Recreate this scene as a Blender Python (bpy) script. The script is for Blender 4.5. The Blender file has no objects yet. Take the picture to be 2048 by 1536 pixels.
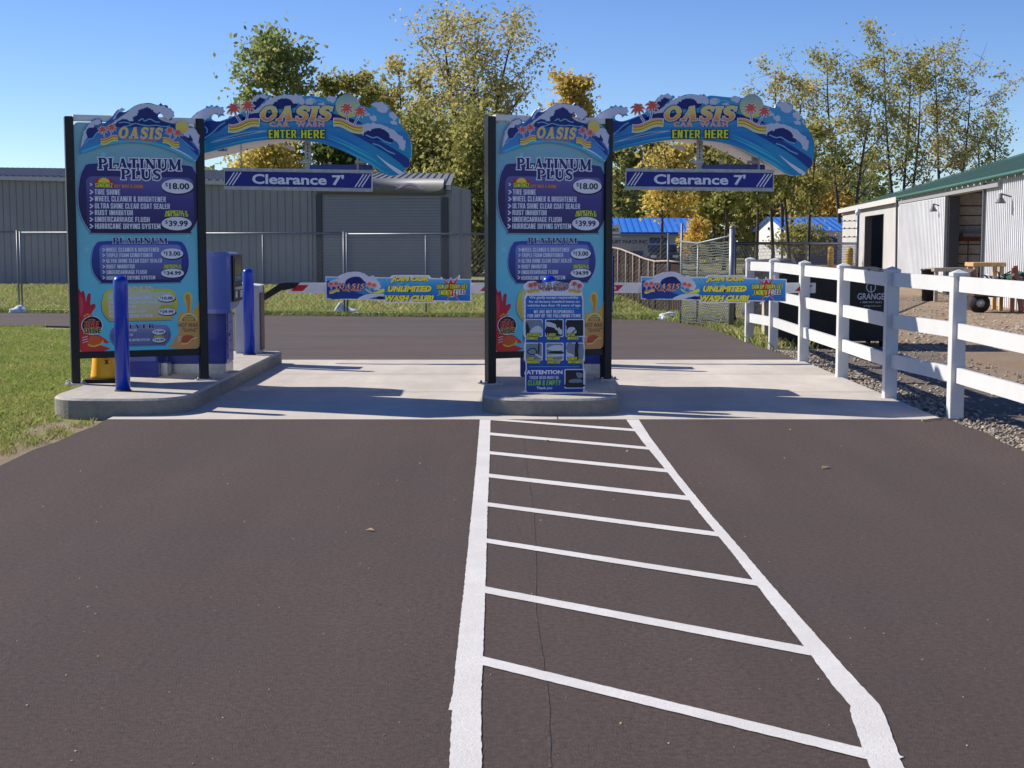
import bpy, bmesh, math, random
import numpy as np
from mathutils import Vector, Matrix

# ------------------------------------------------------------------ camera, sky, sun, exposure
scn = bpy.context.scene
COL = scn.collection
CAM_H, F, HOR, CX, CY = 1.64, 2950.0, 481.0, 1024.0, 768.0
PITCH = math.atan((CY - HOR) / F)
cam_d = bpy.data.cameras.new("camera")
cam_d.sensor_width = 36.0
cam_d.lens = F * 36.0 / 2048.0
cam_d.clip_start = 0.1
cam_d.clip_end = 2000
cam = bpy.data.objects.new("camera", cam_d)
COL.objects.link(cam)
cam.location = (0, 0, CAM_H)
cam.rotation_euler = (math.pi / 2 - PITCH, 0, 0)
scn.camera = cam

SUN_DIR = Vector((-1.30, 0.54, 1.0)).normalized()      # towards the sun
sun_el = math.asin(SUN_DIR.z)
sun_az = math.atan2(SUN_DIR.x, SUN_DIR.y)               # clockwise from +Y
world = bpy.data.worlds.new("World")
scn.world = world
world.use_nodes = True
nt = world.node_tree
sky = nt.nodes.new("ShaderNodeTexSky")
sky.sky_type = 'NISHITA'
sky.sun_disc = False
sky.sun_elevation = sun_el
sky.sun_rotation = sun_az
sky.air_density = 0.8
sky.dust_density = 0.0
sky.ozone_density = 4.5
hsv = nt.nodes.new("ShaderNodeHueSaturation")          # the deep clear blue of this day
hsv.inputs["Saturation"].default_value = 1.15
hsv.inputs["Hue"].default_value = 0.515
nt.links.new(sky.outputs[0], hsv.inputs["Color"])
nt.links.new(hsv.outputs[0], nt.nodes["Background"].inputs[0])
nt.nodes["Background"].inputs[1].default_value = 0.10
sun_d = bpy.data.lights.new("sun", 'SUN')
sun_d.energy = 5.0
sun_d.angle = math.radians(0.5)
sun_d.color = (1.0, 0.93, 0.83)
sun = bpy.data.objects.new("sun", sun_d)
COL.objects.link(sun)
sun.rotation_euler = (-SUN_DIR).to_track_quat('-Z', 'Y').to_euler()
scn.view_settings.view_transform = 'Standard'
scn.view_settings.look = 'None'
scn.view_settings.gamma = 1
scn.view_settings.use_curve_mapping = False
scn.view_settings.exposure = 0.5
scn.cycles.max_bounces = 6
scn.cycles.transparent_max_bounces = 4

# ------------------------------------------------------------------ helpers
rnd = random.Random(7)
ORI = {}


def ray(px, py):
    u, v = (px - CX) / F, (CY - py) / F
    return Vector((u, math.cos(PITCH) + v * math.sin(PITCH), v * math.cos(PITCH) - math.sin(PITCH)))


def gr(px, py, z=0.0):
    "ground point seen at a place of the photograph"
    d = ray(px, py)
    t = (z - CAM_H) / d.z
    return (d.x * t, d.y * t)


def at(px, py, Y):
    d = ray(px, py)
    t = Y / d.y
    return Vector((d.x * t, Y, CAM_H + d.z * t))


class Plane:
    def __init__(s, o, ang):
        s.o = Vector(o)
        s.U = Vector((math.cos(ang), math.sin(ang), 0))
        s.V = Vector((0, 0, 1))
        s.N = s.U.cross(s.V)

    def uv(s, px, py, n=0.0):
        d = ray(px, py)
        o = s.o + s.N * n
        t = (o - Vector((0, 0, CAM_H))).dot(s.N) / d.dot(s.N)
        p = Vector((0, 0, CAM_H)) + d * t - s.o
        return (p.dot(s.U), p.z)

    def pt(s, u, v, n=0.0):
        return s.o + s.U * u + s.V * v + s.N * n


def crop(x0, y0, sc):
    return lambda x, y: (x0 + x / sc, y0 + y / sc)


def smooth(pts, k=3, closed=True):
    n = len(pts)
    out = []
    rng = range(n) if closed else range(n - 1)
    for i in rng:
        if closed:
            p0, p1, p2, p3 = pts[(i - 1) % n], pts[i], pts[(i + 1) % n], pts[(i + 2) % n]
        else:
            p0, p1, p2, p3 = pts[max(i - 1, 0)], pts[i], pts[i + 1], pts[min(i + 2, n - 1)]
        for j in range(k):
            t = j / k
            out.append(tuple(0.5 * ((2 * b) + (c - a) * t + (2 * a - 5 * b + 4 * c - d) * t * t + (3 * b - a - 3 * c + d) * t ** 3)
                             for a, b, c, d in zip(p0, p1, p2, p3)))
    if not closed:
        out.append(pts[-1])
    return out


def area(p):
    return 0.5 * sum(p[i][0] * p[(i + 1) % len(p)][1] - p[(i + 1) % len(p)][0] * p[i][1] for i in range(len(p)))


class MB:
    def __init__(s):
        s.v, s.f, s.m, s.mats, s.sm = [], [], [], [], []

    def mi(s, mat):
        if mat not in s.mats:
            s.mats.append(mat)
        return s.mats.index(mat)

    def add(s, verts, faces, mat, sm=False):
        b = len(s.v)
        s.v += [tuple(x) for x in verts]
        k = s.mi(mat)
        for f in faces:
            s.f.append([b + i for i in f])
            s.m.append(k)
            s.sm.append(sm)

    def box(s, c, d, mat, rz=0.0, bev=0.0):
        x, y, z = d[0] / 2, d[1] / 2, d[2] / 2
        if bev > 0:
            b = min(bev, x * .9, y * .9, z * .9)
            bm = bmesh.new()
            bmesh.ops.create_cube(bm, size=1)
            for v in bm.verts:
                v.co = Vector((v.co.x * 2 * x, v.co.y * 2 * y, v.co.z * 2 * z))
            bmesh.ops.bevel(bm, geom=bm.edges[:], offset=b, segments=2, affect='EDGES')
            bm.verts.ensure_lookup_table()
            vs = [v.co.copy() for v in bm.verts]
            for i, v in enumerate(bm.verts):
                v.index = i
            fs = [[v.index for v in f.verts] for f in bm.faces]
            bm.free()
        else:
            vs = [Vector((a * x, b_ * y, c_ * z)) for a in (-1, 1) for b_ in (-1, 1) for c_ in (-1, 1)]
            fs = [(0, 1, 3, 2), (4, 6, 7, 5), (0, 4, 5, 1), (2, 3, 7, 6), (0, 2, 6, 4), (1, 5, 7, 3)]
        r = Matrix.Rotation(rz, 3, 'Z')
        c = Vector(c)
        s.add([r @ v + c for v in vs], fs, mat)

    def bar(s, a, b, w, h, mat):
        "box beam from a to b"
        a, b = Vector(a), Vector(b)
        d = (b - a).normalized()
        up = Vector((0, 0, 1)) if abs(d.z) < .95 else Vector((0, 1, 0))
        x = d.cross(up).normalized() * (w / 2)
        y = x.cross(d).normalized() * (h / 2)
        vs = [p + i * x + j * y for p in (a, b) for i, j in ((-1, -1), (1, -1), (1, 1), (-1, 1))]
        s.add(vs, [(3, 2, 1, 0), (4, 5, 6, 7), (0, 1, 5, 4), (1, 2, 6, 5), (2, 3, 7, 6), (3, 0, 4, 7)], mat)

    def tube(s, pts, r, mat, n=8, cap=True):
        pts = [Vector(p) for p in pts]
        rs = r if isinstance(r, (list, tuple)) else [r] * len(pts)
        vs, fs = [], []
        ref = None
        for i, p in enumerate(pts):
            d = (pts[min(i + 1, len(pts) - 1)] - pts[max(i - 1, 0)])
            d = d.normalized() if d.length > 1e-9 else Vector((0, 0, 1))
            if ref is None:
                ref = d.orthogonal().normalized()
            x = (ref - d * ref.dot(d))
            x = x.normalized() if x.length > 1e-6 else d.orthogonal().normalized()
            ref = x
            y = d.cross(x)
            for k in range(n):
                a = 2 * math.pi * k / n
                vs.append(p + (x * math.cos(a) + y * math.sin(a)) * rs[i])
        for i in range(len(pts) - 1):
            for k in range(n):
                fs.append((i * n + k, i * n + (k + 1) % n, (i + 1) * n + (k + 1) % n, (i + 1) * n + k))
        if cap:
            fs.append(tuple(range(n))[::-1])
            fs.append(tuple((len(pts) - 1) * n + k for k in range(n)))
        s.add(vs, fs, mat, sm=n > 5)

    def lathe(s, c, prof, mat, n=24):
        vs, fs = [], []
        for r, z in prof:
            for k in range(n):
                a = 2 * math.pi * k / n
                vs.append((c[0] + r * math.cos(a), c[1] + r * math.sin(a), c[2] + z))
        for i in range(len(prof) - 1):
            for k in range(n):
                fs.append((i * n + k, i * n + (k + 1) % n, (i + 1) * n + (k + 1) % n, (i + 1) * n + k))
        fs.append(tuple(range(n))[::-1])
        fs.append(tuple((len(prof) - 1) * n + k for k in range(n)))
        s.add(vs, fs, mat, sm=True)

    def poly(s, pts, z, mat):
        p = list(pts)
        if area(p) < 0:
            p.reverse()
        s.add([(a, b, z) for a, b in p], [tuple(range(len(p)))], mat)

    def slab(s, pts, z0, z1, mat, side=None):
        p = list(pts)
        if area(p) < 0:
            p.reverse()
        n = len(p)
        s.add([(a, b, z1) for a, b in p], [tuple(range(n))], mat)
        vs = [(a, b, z0) for a, b in p] + [(a, b, z1) for a, b in p]
        s.add(vs, [(i, (i + 1) % n, n + (i + 1) % n, n + i) for i in range(n)], side or mat)

    def sheet(s, pl, uv, mat, n=0.0):
        p = list(uv)
        if area(p) < 0:
            p.reverse()
        s.add([pl.pt(u, v, n) for u, v in p], [tuple(range(len(p)))], mat)

    def plate(s, pl, uv, mat, n0, n1, side=None, back=None):
        p = list(uv)
        if area(p) < 0:
            p.reverse()
        k = len(p)
        s.add([pl.pt(u, v, n1) for u, v in p], [tuple(range(k))], mat)
        s.add([pl.pt(u, v, n0) for u, v in p], [tuple(range(k))[::-1]], back or side or mat)
        s.add([pl.pt(u, v, n0) for u, v in p] + [pl.pt(u, v, n1) for u, v in p],
              [(i, (i + 1) % k, k + (i + 1) % k, k + i) for i in range(k)], side or mat)

    def strip(s, pl, uv, w, mat, n, ext=0.0):
        "painted stroke of width w along uv (w a number or one per point)"
        ws = list(w) if isinstance(w, (list, tuple)) else [w] * len(uv)
        pts = [Vector(p) for p in uv]
        if ext:
            d = (pts[1] - pts[0]).normalized()
            pts[0] = pts[0] - d * ext
            d = (pts[-1] - pts[-2]).normalized()
            pts[-1] = pts[-1] + d * ext
        L, R = [], []
        for i, p in enumerate(pts):
            d = pts[min(i + 1, len(pts) - 1)] - pts[max(i - 1, 0)]
            d = d.normalized() if d.length > 1e-9 else Vector((1, 0))
            q = Vector((-d.y, d.x)) * (ws[i] / 2)
            L.append(p + q)
            R.append(p - q)
        k = len(pts)
        s.add([pl.pt(p[0], p[1], n) for p in L + R],
              [(k + i, k + i + 1, i + 1, i) for i in range(k - 1)], mat)

    def build(s, name, parent=None, smooth_angle=None):
        o3 = ORI.get(parent.name, Vector((0, 0, 0))) if parent else Vector((0, 0, 0))
        me = bpy.data.meshes.new(name)
        me.from_pydata([(x - o3[0], y - o3[1], z - o3[2]) for x, y, z in s.v], [], s.f)
        for m in s.mats:
            me.materials.append(m)
        me.polygons.foreach_set("material_index", s.m)
        me.polygons.foreach_set("use_smooth", s.sm)
        me.update()
        ob = bpy.data.objects.new(name, me)
        COL.objects.link(ob)
        if parent:
            ob.parent = parent
            ORI[ob.name] = o3
        return ob


def tag(o, label=None, cat=None, group=None, kind=None):
    if label: o["label"] = label
    if cat: o["category"] = cat
    if group: o["group"] = group
    if kind: o["kind"] = kind
    return o


def thing(name, loc, label, cat, group=None):
    o = bpy.data.objects.new(name, None)
    COL.objects.link(o)
    o.location = loc
    o.empty_display_size = .2
    ORI[o.name] = Vector(loc)
    return tag(o, label, cat, group)


def copy_tree(o, parent=None):
    c = o.copy()
    COL.objects.link(c)
    c.parent = parent
    ORI[c.name] = ORI.get(o.name, Vector((0, 0, 0)))
    for ch in [x for x in bpy.data.objects if x.parent == o]:
        copy_tree(ch, c)
    return c


def dup(o, dx=0, dy=0, label=None, group=None):
    c = copy_tree(o)
    c.location = Vector(o.location) + Vector((dx, dy, 0))
    if label: c["label"] = label
    if group: c["group"] = group
    return c


def lin(r, g, b):
    f = lambda c: c / 12.92 if c <= .04045 else ((c + .055) / 1.055) ** 2.4
    return (f(r / 255), f(g / 255), f(b / 255))


MATS = {}


def mat(name, col, rough=.5, metal=0.0, var=0.0, scale=8.0, bump=0.0, bscale=60.0, spec=.4, col2=None, ramp=(.4, .62), coat=0, stretch=None):
    if name in MATS: return MATS[name]
    m = bpy.data.materials.new(name)
    m.use_nodes = True
    t = m.node_tree
    b = t.nodes["Principled BSDF"]
    b.inputs["Base Color"].default_value = (*col, 1)
    b.inputs["Roughness"].default_value = rough
    b.inputs["Metallic"].default_value = metal
    b.inputs["Specular IOR Level"].default_value = spec
    b.inputs["Coat Weight"].default_value = coat
    if var or bump or col2:
        tc = t.nodes.new("ShaderNodeTexCoord")
        src = tc.outputs["Object"]
        if stretch:
            mp = t.nodes.new("ShaderNodeMapping")
            mp.inputs["Scale"].default_value = stretch
            t.links.new(src, mp.inputs[0])
            src = mp.outputs[0]
    if var or col2:
        n = t.nodes.new("ShaderNodeTexNoise")
        n.inputs["Scale"].default_value = scale
        n.inputs["Detail"].default_value = 6
        n.inputs["Roughness"].default_value = .65
        t.links.new(src, n.inputs["Vector"])
        r = t.nodes.new("ShaderNodeValToRGB")
        r.color_ramp.elements[0].position = ramp[0]
        r.color_ramp.elements[1].position = ramp[1]
        if col2:
            r.color_ramp.elements[0].color = (*col, 1)
            r.color_ramp.elements[1].color = (*col2, 1)
        else:
            r.color_ramp.elements[0].color = (*[c * (1 - var) for c in col], 1)
            r.color_ramp.elements[1].color = (*[min(1, c * (1 + var)) for c in col], 1)
        t.links.new(n.outputs["Fac"], r.inputs[0])
        t.links.new(r.outputs[0], b.inputs["Base Color"])
    if bump:
        n2 = t.nodes.new("ShaderNodeTexNoise")
        n2.inputs["Scale"].default_value = bscale
        n2.inputs["Detail"].default_value = 4
        t.links.new(src, n2.inputs["Vector"])
        bp = t.nodes.new("ShaderNodeBump")
        bp.inputs["Strength"].default_value = bump
        bp.inputs["Distance"].default_value = .02
        t.links.new(n2.outputs["Fac"], bp.inputs["Height"])
        t.links.new(bp.outputs[0], b.inputs["Normal"])
    MATS[name] = m
    return m


def pmat(name, r, g, b, rough=.35):
    "printed vinyl colour"
    return mat(name, lin(r, g, b), rough, spec=.3)


def gradmat(name, stops, rough=.35, noise=0.0, nscale=(1, 1, 1), axis=2):
    "vertical printed gradient over the object's own height"
    if name in MATS: return MATS[name]
    m = bpy.data.materials.new(name)
    m.use_nodes = True
    t = m.node_tree
    b = t.nodes["Principled BSDF"]
    b.inputs["Roughness"].default_value = rough
    b.inputs["Specular IOR Level"].default_value = .3
    tc = t.nodes.new("ShaderNodeTexCoord")
    sx = t.nodes.new("ShaderNodeSeparateXYZ")
    t.links.new(tc.outputs["Object"], sx.inputs[0])
    z0, z1 = stops[0][0], stops[-1][0]
    mr = t.nodes.new("ShaderNodeMapRange")
    mr.inputs[1].default_value = z0
    mr.inputs[2].default_value = z1
    t.links.new(sx.outputs[axis], mr.inputs[0])
    val = mr.outputs[0]
    if noise:
        mp = t.nodes.new("ShaderNodeMapping")
        mp.inputs["Scale"].default_value = nscale
        t.links.new(tc.outputs["Object"], mp.inputs[0])
        n = t.nodes.new("ShaderNodeTexNoise")
        n.inputs["Scale"].default_value = 1
        n.inputs["Detail"].default_value = 4
        t.links.new(mp.outputs[0], n.inputs["Vector"])
        ma = t.nodes.new("ShaderNodeMath")
        ma.operation = 'MULTIPLY_ADD'
        ma.inputs[1].default_value = noise
        ad = t.nodes.new("ShaderNodeMath")
        ad.operation = 'SUBTRACT'
        ad.inputs[1].default_value = .5
        t.links.new(n.outputs["Fac"], ad.inputs[0])
        t.links.new(ad.outputs[0], ma.inputs[0])
        t.links.new(val, ma.inputs[2])
        val = ma.outputs[0]
    r = t.nodes.new("ShaderNodeValToRGB")
    e = r.color_ramp.elements
    while len(e) < len(stops): e.new(.5)
    for i, (z, c) in enumerate(stops):
        e[i].position = (z - z0) / (z1 - z0)
        e[i].color = (*lin(*c), 1)
    t.links.new(val, r.inputs[0])
    t.links.new(r.outputs[0], b.inputs["Base Color"])
    MATS[name] = m
    return m


# ---- text: outlines from the built-in font, fitted into a rectangle
TXT = {}


def text_raw(body, off, spacing=1.0):
    key = (body, off, spacing)
    if key in TXT: return TXT[key]
    c = bpy.data.curves.new("text", 'FONT')
    c.body = body
    c.offset = off
    c.resolution_u = 3
    c.space_character = spacing
    o = bpy.data.objects.new("text", c)
    COL.objects.link(o)
    bpy.context.view_layer.update()
    me = bpy.data.meshes.new_from_object(o.evaluated_get(bpy.context.evaluated_depsgraph_get()))
    vs = [(v.co.x, v.co.y) for v in me.vertices]
    fs = [tuple(p.vertices) for p in me.polygons]
    bpy.data.objects.remove(o)
    bpy.data.curves.remove(c)
    bpy.data.meshes.remove(me)
    par = list(range(len(vs)))

    def fd(a):
        while par[a] != a:
            par[a] = par[par[a]]
            a = par[a]
        return a
    for f in fs:
        for i in f[1:]:
            par[fd(i)] = fd(f[0])
    roots = sorted({fd(i) for i in range(len(vs))}, key=lambda r: min(vs[k][0] for k in range(len(vs)) if fd(k) == r)) if len(vs) < 4000 else []
    idx = {r: i for i, r in enumerate(roots)}
    lev = [idx.get(fd(i), 0) % 3 for i in range(len(vs))]
    TXT[key] = (vs, fs, lev)
    return TXT[key]


def text(mb, pl, body, box, m, n, bold=.02, shear=0.0, out=None, out_m=None, arc=0.0, spacing=1.0, plain=None):
    "box = (u0,v0,u1,v1) on plane pl; out = outline growth in font units; arc lifts the middle"
    u0, v0, u1, v1 = box
    if plain is None and body == body.upper():
        slab_text(mb, pl, body, box, m, n, out=out or 0, out_m=out_m, shear=shear, gap=.09 if spacing == 1 else .22, font=bglyph, arc=arc, space=.32)
        return
    base = text_raw(body, bold, spacing)
    sh = lambda p: (p[0] + shear * p[1], p[1])
    pb = [sh(p) for p in base[0]]
    x0, x1 = min(p[0] for p in pb), max(p[0] for p in pb)
    y0, y1 = min(p[1] for p in pb), max(p[1] for p in pb)

    def put(raw, mm, nn):
        vs = []
        for p, l in zip(raw[0], raw[2]):
            q = sh(p)
            a = (q[0] - x0) / (x1 - x0)
            b = (q[1] - y0) / (y1 - y0)
            u = u0 + (u1 - u0) * a
            v = v0 + (v1 - v0) * b + arc * (1 - (2 * a - 1) ** 2)
            vs.append(pl.pt(u, v, nn + l * .00025))
        mb.add(vs, raw[1], mm)
    if out_m:
        put(text_raw(body, bold + out, spacing), out_m, n)
        n += .0012
    put(base, m, n)


def ttext(mb, pl, body, a, b, m, n, **k):
    "box from two photograph pixels: lower-left, upper-right"
    (u0, v0), (u1, v1) = pl.uv(*a), pl.uv(*b)
    text(mb, pl, body, (u0, min(v0, v1), u1, max(v0, v1)), m, n, **k)


# ---- slab serif letters made of strokes (x 0..w, y 0..1)
def _ell(cx, cy, rx, ry, a0, a1, k=14):
    return [(cx + rx * math.cos(math.radians(a0 + (a1 - a0) * i / k)), cy + ry * math.sin(math.radians(a0 + (a1 - a0) * i / k))) for i in range(k + 1)]


TK, TN, SF = .27, .12, .11


def glyph(ch):
    s = []
    H = lambda x0, x1, y: s.append(([(x0, y), (x1, y)], SF))
    V = lambda x, w=TK, y0=0, y1=1: s.append(([(x, y0), (x, y1)], w))
    lo, hi = SF / 2, 1 - SF / 2
    w = .8
    if ch == 'I':
        V(.2); H(0, .4, lo); H(0, .4, hi); w = .4
    elif ch == 'L':
        V(.2); H(0, .4, hi); H(0, .72, lo); s.append(([(.68, 0), (.68, .32)], .09)); w = .72
    elif ch == 'A':
        s.append(([(.17, .04), (.46, .98)], TN)); s.append(([(.76, .04), (.46, .98)], TK)); s.append(([(.24, .32), (.66, .32)], .1)); H(0, .34, lo); H(.56, .98, lo); w = .98
    elif ch == 'T':
        V(.42); H(0, .84, hi); H(.2, .64, lo); s.append(([(.05, .68), (.05, 1)], .09)); s.append(([(.79, .68), (.79, 1)], .09)); w = .84
    elif ch == 'N':
        V(.18, TN); V(.84, TN); s.append(([(.16, .96), (.84, .04)], TK)); H(0, .3, hi); H(.66, 1.0, hi); H(0, .36, lo); w = 1.0
    elif ch == 'U':
        s.append(([(.2, 1), (.2, .38)] + _ell(.5, .36, .3, .31, 180, 360, 10)[1:] + [(.8, 1)], [TK, TK] + [TK - .012 * i for i in range(10)] + [TN])); H(0, .4, hi); H(.64, .96, hi); w = .96
    elif ch == 'M':
        V(.16, TN); V(1.0, TK); s.append(([(.16, .97), (.56, .1)], TK)); s.append(([(.98, .97), (.56, .1)], TN)); H(0, .34, lo); H(.78, 1.2, lo); H(0, .26, hi); H(.92, 1.2, hi); w = 1.2
    elif ch in 'PR':
        V(.2); H(0, .42, lo); H(0, .4, hi)
        s.append(([(.28, 1 - SF / 2)] + _ell(.42, .73, .28, .22, 88, -88, 12) + [(.28, .51)], [SF] + [.13 + .1 * math.sin(math.pi * i / 12) for i in range(13)] + [SF])); w = .82
        if ch == 'R': s.append(([(.44, .5), (.78, .04)], TK)); H(.66, .96, lo); w = .96
    elif ch == 'D':
        V(.2); s.append(([(0, lo), (.4, lo)] + _ell(.4, .5, .42, .445, -88, 88, 14) + [(.4, hi), (0, hi)], [SF, SF] + [.11 + .12 * math.sin(math.pi * i / 14) for i in range(15)] + [SF, SF])); w = .95
    elif ch == 'E':
        V(.2); H(0, .7, lo); H(0, .7, hi); s.append(([(.2, .52), (.56, .52)], .1)); s.append(([(.68, 0), (.68, .3)], .08)); s.append(([(.68, .7), (.68, 1)], .08)); w = .74
    elif ch == 'V':
        s.append(([(.2, .97), (.48, .02)], TK)); s.append(([(.78, .97), (.48, .02)], TN)); H(0, .4, hi); H(.62, .94, hi); w = .94
    elif ch in 'OQ':
        s.append((_ell(.46, .5, .35, .445, 0, 360, 28), [TK - .1 * abs(math.sin(math.radians(360 * i / 28))) for i in range(29)])); w = .92
    elif ch in 'GC':
        s.append((_ell(.46, .5, .35, .445, 48, 325, 22), [.12 + .12 * abs(math.cos(math.radians(48 + 277 * i / 22))) for i in range(23)])); s.append(([(.76, .66), (.76, .98)], .08)); w = .88
        if ch == 'G': s.append(([(.76, .06), (.76, .45)], .16)); H(.56, .92, .44)
    elif ch == 'S':
        p = smooth([(.68, .76), (.58, .91), (.36, .945), (.17, .84), (.16, .66), (.36, .53), (.56, .42), (.62, .24), (.5, .08), (.28, .055), (.1, .2)], 3, False)
        k = len(p) - 1
        s.append((p, [.1 + .15 * math.sin(math.pi * i / k) for i in range(k + 1)])); s.append(([(.69, .7), (.69, .98)], .07)); s.append(([(.09, .02), (.09, .3)], .07)); w = .76
    elif ch == 'W':
        for a, b, q in ((.16, .4, TK), (.66, .4, TN), (.66, .9, TK), (1.14, .9, TN)): s.append(([(a, .97), (b, .03)], q))
        H(0, .34, hi); H(1.0, 1.3, hi); w = 1.3
    elif ch == 'H':
        V(.2); V(.75); H(0, .4, lo); H(0, .4, hi); H(.55, .95, lo); H(.55, .95, hi); H(.2, .75, .52); w = .95
    return s, w


def bglyph(ch):
    "heavy condensed block letters"
    s = []
    a, b, c = .13, .53, .33
    lo, md, hi = .07, .5, .93
    VW, HW = .215, .135
    V = lambda x, y0=0, y1=1: s.append(([(x, y0), (x, y1)], VW))
    H = lambda y, x0=.02, x1=.64: s.append(([(x0, y), (x1, y)], HW))
    D = lambda x0, y0, x1, y1, w_=.22: s.append(([(x0, y0), (x1, y1)], w_))
    w = .66
    if ch == 'A': D(.09, 0, .29, 1, .2); D(.57, 0, .37, 1, .2); H(.26, .16, .5)
    elif ch == 'B': V(a); H(lo, .02, .58); H(md, .02, .58); H(hi, .02, .58); V(b, .06, .45); V(b, .55, .94)
    elif ch == 'C': V(a, .04, .96); H(lo, .06, .6); H(hi, .06, .6); V(b, .04, .36); V(b, .64, .96)
    elif ch == 'D': V(a); H(lo, .02, .56); H(hi, .02, .56); V(b, .07, .93)
    elif ch == 'E': V(a); H(lo, .02, .56); H(md, .02, .5); H(hi, .02, .56); w = .56
    elif ch == 'F': V(a); H(md, .02, .5); H(hi, .02, .56); w = .56
    elif ch == 'G': V(a, .04, .96); H(lo, .06, .6); H(hi, .06, .6); V(b, 0, .5); V(b, .66, .96); H(.44, .36, .64)
    elif ch == 'H': V(a); V(b); H(md)
    elif ch == 'I' or ch == '1': V(a); w = .26
    elif ch == 'J': V(b, .04); H(lo, .06, .6); V(a, .04, .34)
    elif ch == 'K': V(a); D(.2, .45, .56, 1); D(.22, .55, .58, 0)
    elif ch == 'L': V(a); H(lo, .02, .54); w = .54
    elif ch == 'M': V(a); V(.73); D(.16, 1, .43, .15, .2); D(.70, 1, .43, .15, .2); w = .86
    elif ch == 'N': V(a); V(b); D(.14, 1, .52, 0)
    elif ch in 'OQ0': V(a, .05, .95); V(b, .05, .95); H(lo, .06, .6); H(hi, .06, .6)
    elif ch == 'P': V(a); H(hi, .02, .58); H(.42, .02, .58); V(b, .4, .95)
    elif ch == 'R': V(a); H(hi, .02, .56); H(.46, .02, .5); V(b - .02, .48, .95); D(.36, .44, .58, 0, .2)
    elif ch in 'S$':
        H(lo, .06, .6); H(md, .06, .6); H(hi, .06, .6); V(a, .5, .95); V(b, .05, .5); V(a, .05, .32); V(b, .68, .95)
        if ch == '$': D(c, -.1, c, 1.1, .08)
    elif ch == 'T': V(.31); H(hi, 0, .62); w = .62
    elif ch == 'U': V(a, .05); V(b, .05); H(lo, .06, .6)
    elif ch == 'V': D(.11, 1, .30, 0); D(.53, 1, .34, 0); w = .64
    elif ch == 'W': D(.11, 1, .25, 0, .2); D(.45, 1, .29, 0, .18); D(.45, 1, .61, 0, .18); D(.79, 1, .65, 0, .2); w = .9
    elif ch == 'X': D(.1, 0, .56, 1); D(.1, 1, .56, 0)
    elif ch == 'Y': D(.1, 1, .32, .42); D(.56, 1, .34, .42); V(.33, 0, .5)
    elif ch == 'Z': H(lo); H(hi); D(.12, .08, .54, .92)
    elif ch == '&': V(a, .05, .45); H(lo, .06, .5); D(.14, .92, .62, .0, .18); V(.42, .6, .95); H(hi, .1, .5); V(.15, .6, .95); H(.5, .1, .45)
    elif ch == '2': H(lo); H(md, .06, .6); H(hi, .06, .6); V(b, .5, .95); V(a, .0, .5); V(a, .7, .95)
    elif ch == '3': H(lo, .06, .6); H(md, .2, .6); H(hi, .06, .6); V(b, .05, .95); V(a, .05, .3); V(a, .7, .95)
    elif ch == '4': V(.46); D(.4, 1, .1, .3, .2); H(.27)
    elif ch == '7': H(hi, 0, .6); D(.46, .95, .2, 0, .26); w = .6
    elif ch == '8': V(a, .05, .45); V(a, .55, .95); V(b, .05, .45); V(b, .55, .95); H(lo, .06, .6); H(md, .06, .6); H(hi, .06, .6)
    elif ch == '9': V(b, .05, .95); V(a, .45, .95); H(hi, .06, .6); H(md - .06, .06, .6); H(lo, .06, .6); V(a, .05, .28)
    elif ch == '.': V(.1, 0, .2); w = .2
    elif ch == ',': V(.1, -.12, .26); w = .2
    elif ch == '!': V(a, .32, 1); V(a, 0, .2); w = .26
    elif ch in '"*': D(.07, .65, .07, 1, .1); D(.24, .65, .24, 1, .1); w = .3
    return s, w


def slab_text(mb, pl, body, box, m, n, out=0.0, out_m=None, shear=0.0, gap=.12, rise=0.0, font=None, arc=0.0, space=.5):
    u0, v0, u1, v1 = box
    lay, x = [], 0.0
    for ch in body:
        if ch == ' ':
            x += space
            continue
        g, w = (font or glyph)(ch)
        lay.append((x, g))
        x += w + gap
    tot = x - gap + abs(shear)
    sx, sy = (u1 - u0) / tot, v1 - v0

    def put(mm, grow, nn):
        k = 0
        for gx, g in lay:
            for pts, w in g:
                ws = w if isinstance(w, list) else [w] * len(pts)
                # build the stroke in glyph space and then map it, so letters keep their weight
                P = [Vector(p) for p in pts]
                if grow:
                    d = (P[1] - P[0]).normalized(); P[0] = P[0] - d * grow
                    d = (P[-1] - P[-2]).normalized(); P[-1] = P[-1] + d * grow
                L, R = [], []
                for i, p in enumerate(P):
                    d = P[min(i + 1, len(P) - 1)] - P[max(i - 1, 0)]
                    d = d.normalized() if d.length > 1e-9 else Vector((1, 0))
                    q = Vector((-d.y, d.x)) * (ws[i] / 2 + grow)
                    L.append(p + q); R.append(p - q)
                kk = len(P)
                off = nn + (k % 7) * .00012
                k += 1
                vs = []
                for p in L + R:
                    X = gx + p.x + shear * p.y
                    a = X / tot
                    vs.append(pl.pt(u0 + X * sx, v0 + p.y * sy + rise * a + arc * (1 - (2 * a - 1) ** 2), off))
                mb.add(vs, [(kk + i, kk + i + 1, i + 1, i) for i in range(kk - 1)], mm)
    if out_m:
        put(out_m, out, n)
        n += .0012
    put(m, 0.0, n)


def tslab(mb, pl, body, a, b, m, n, **k):
    (u0, v0), (u1, v1) = pl.uv(*a), pl.uv(*b)
    slab_text(mb, pl, body, (u0, min(v0, v1), u1, max(v0, v1)), m, n, **k)


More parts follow.
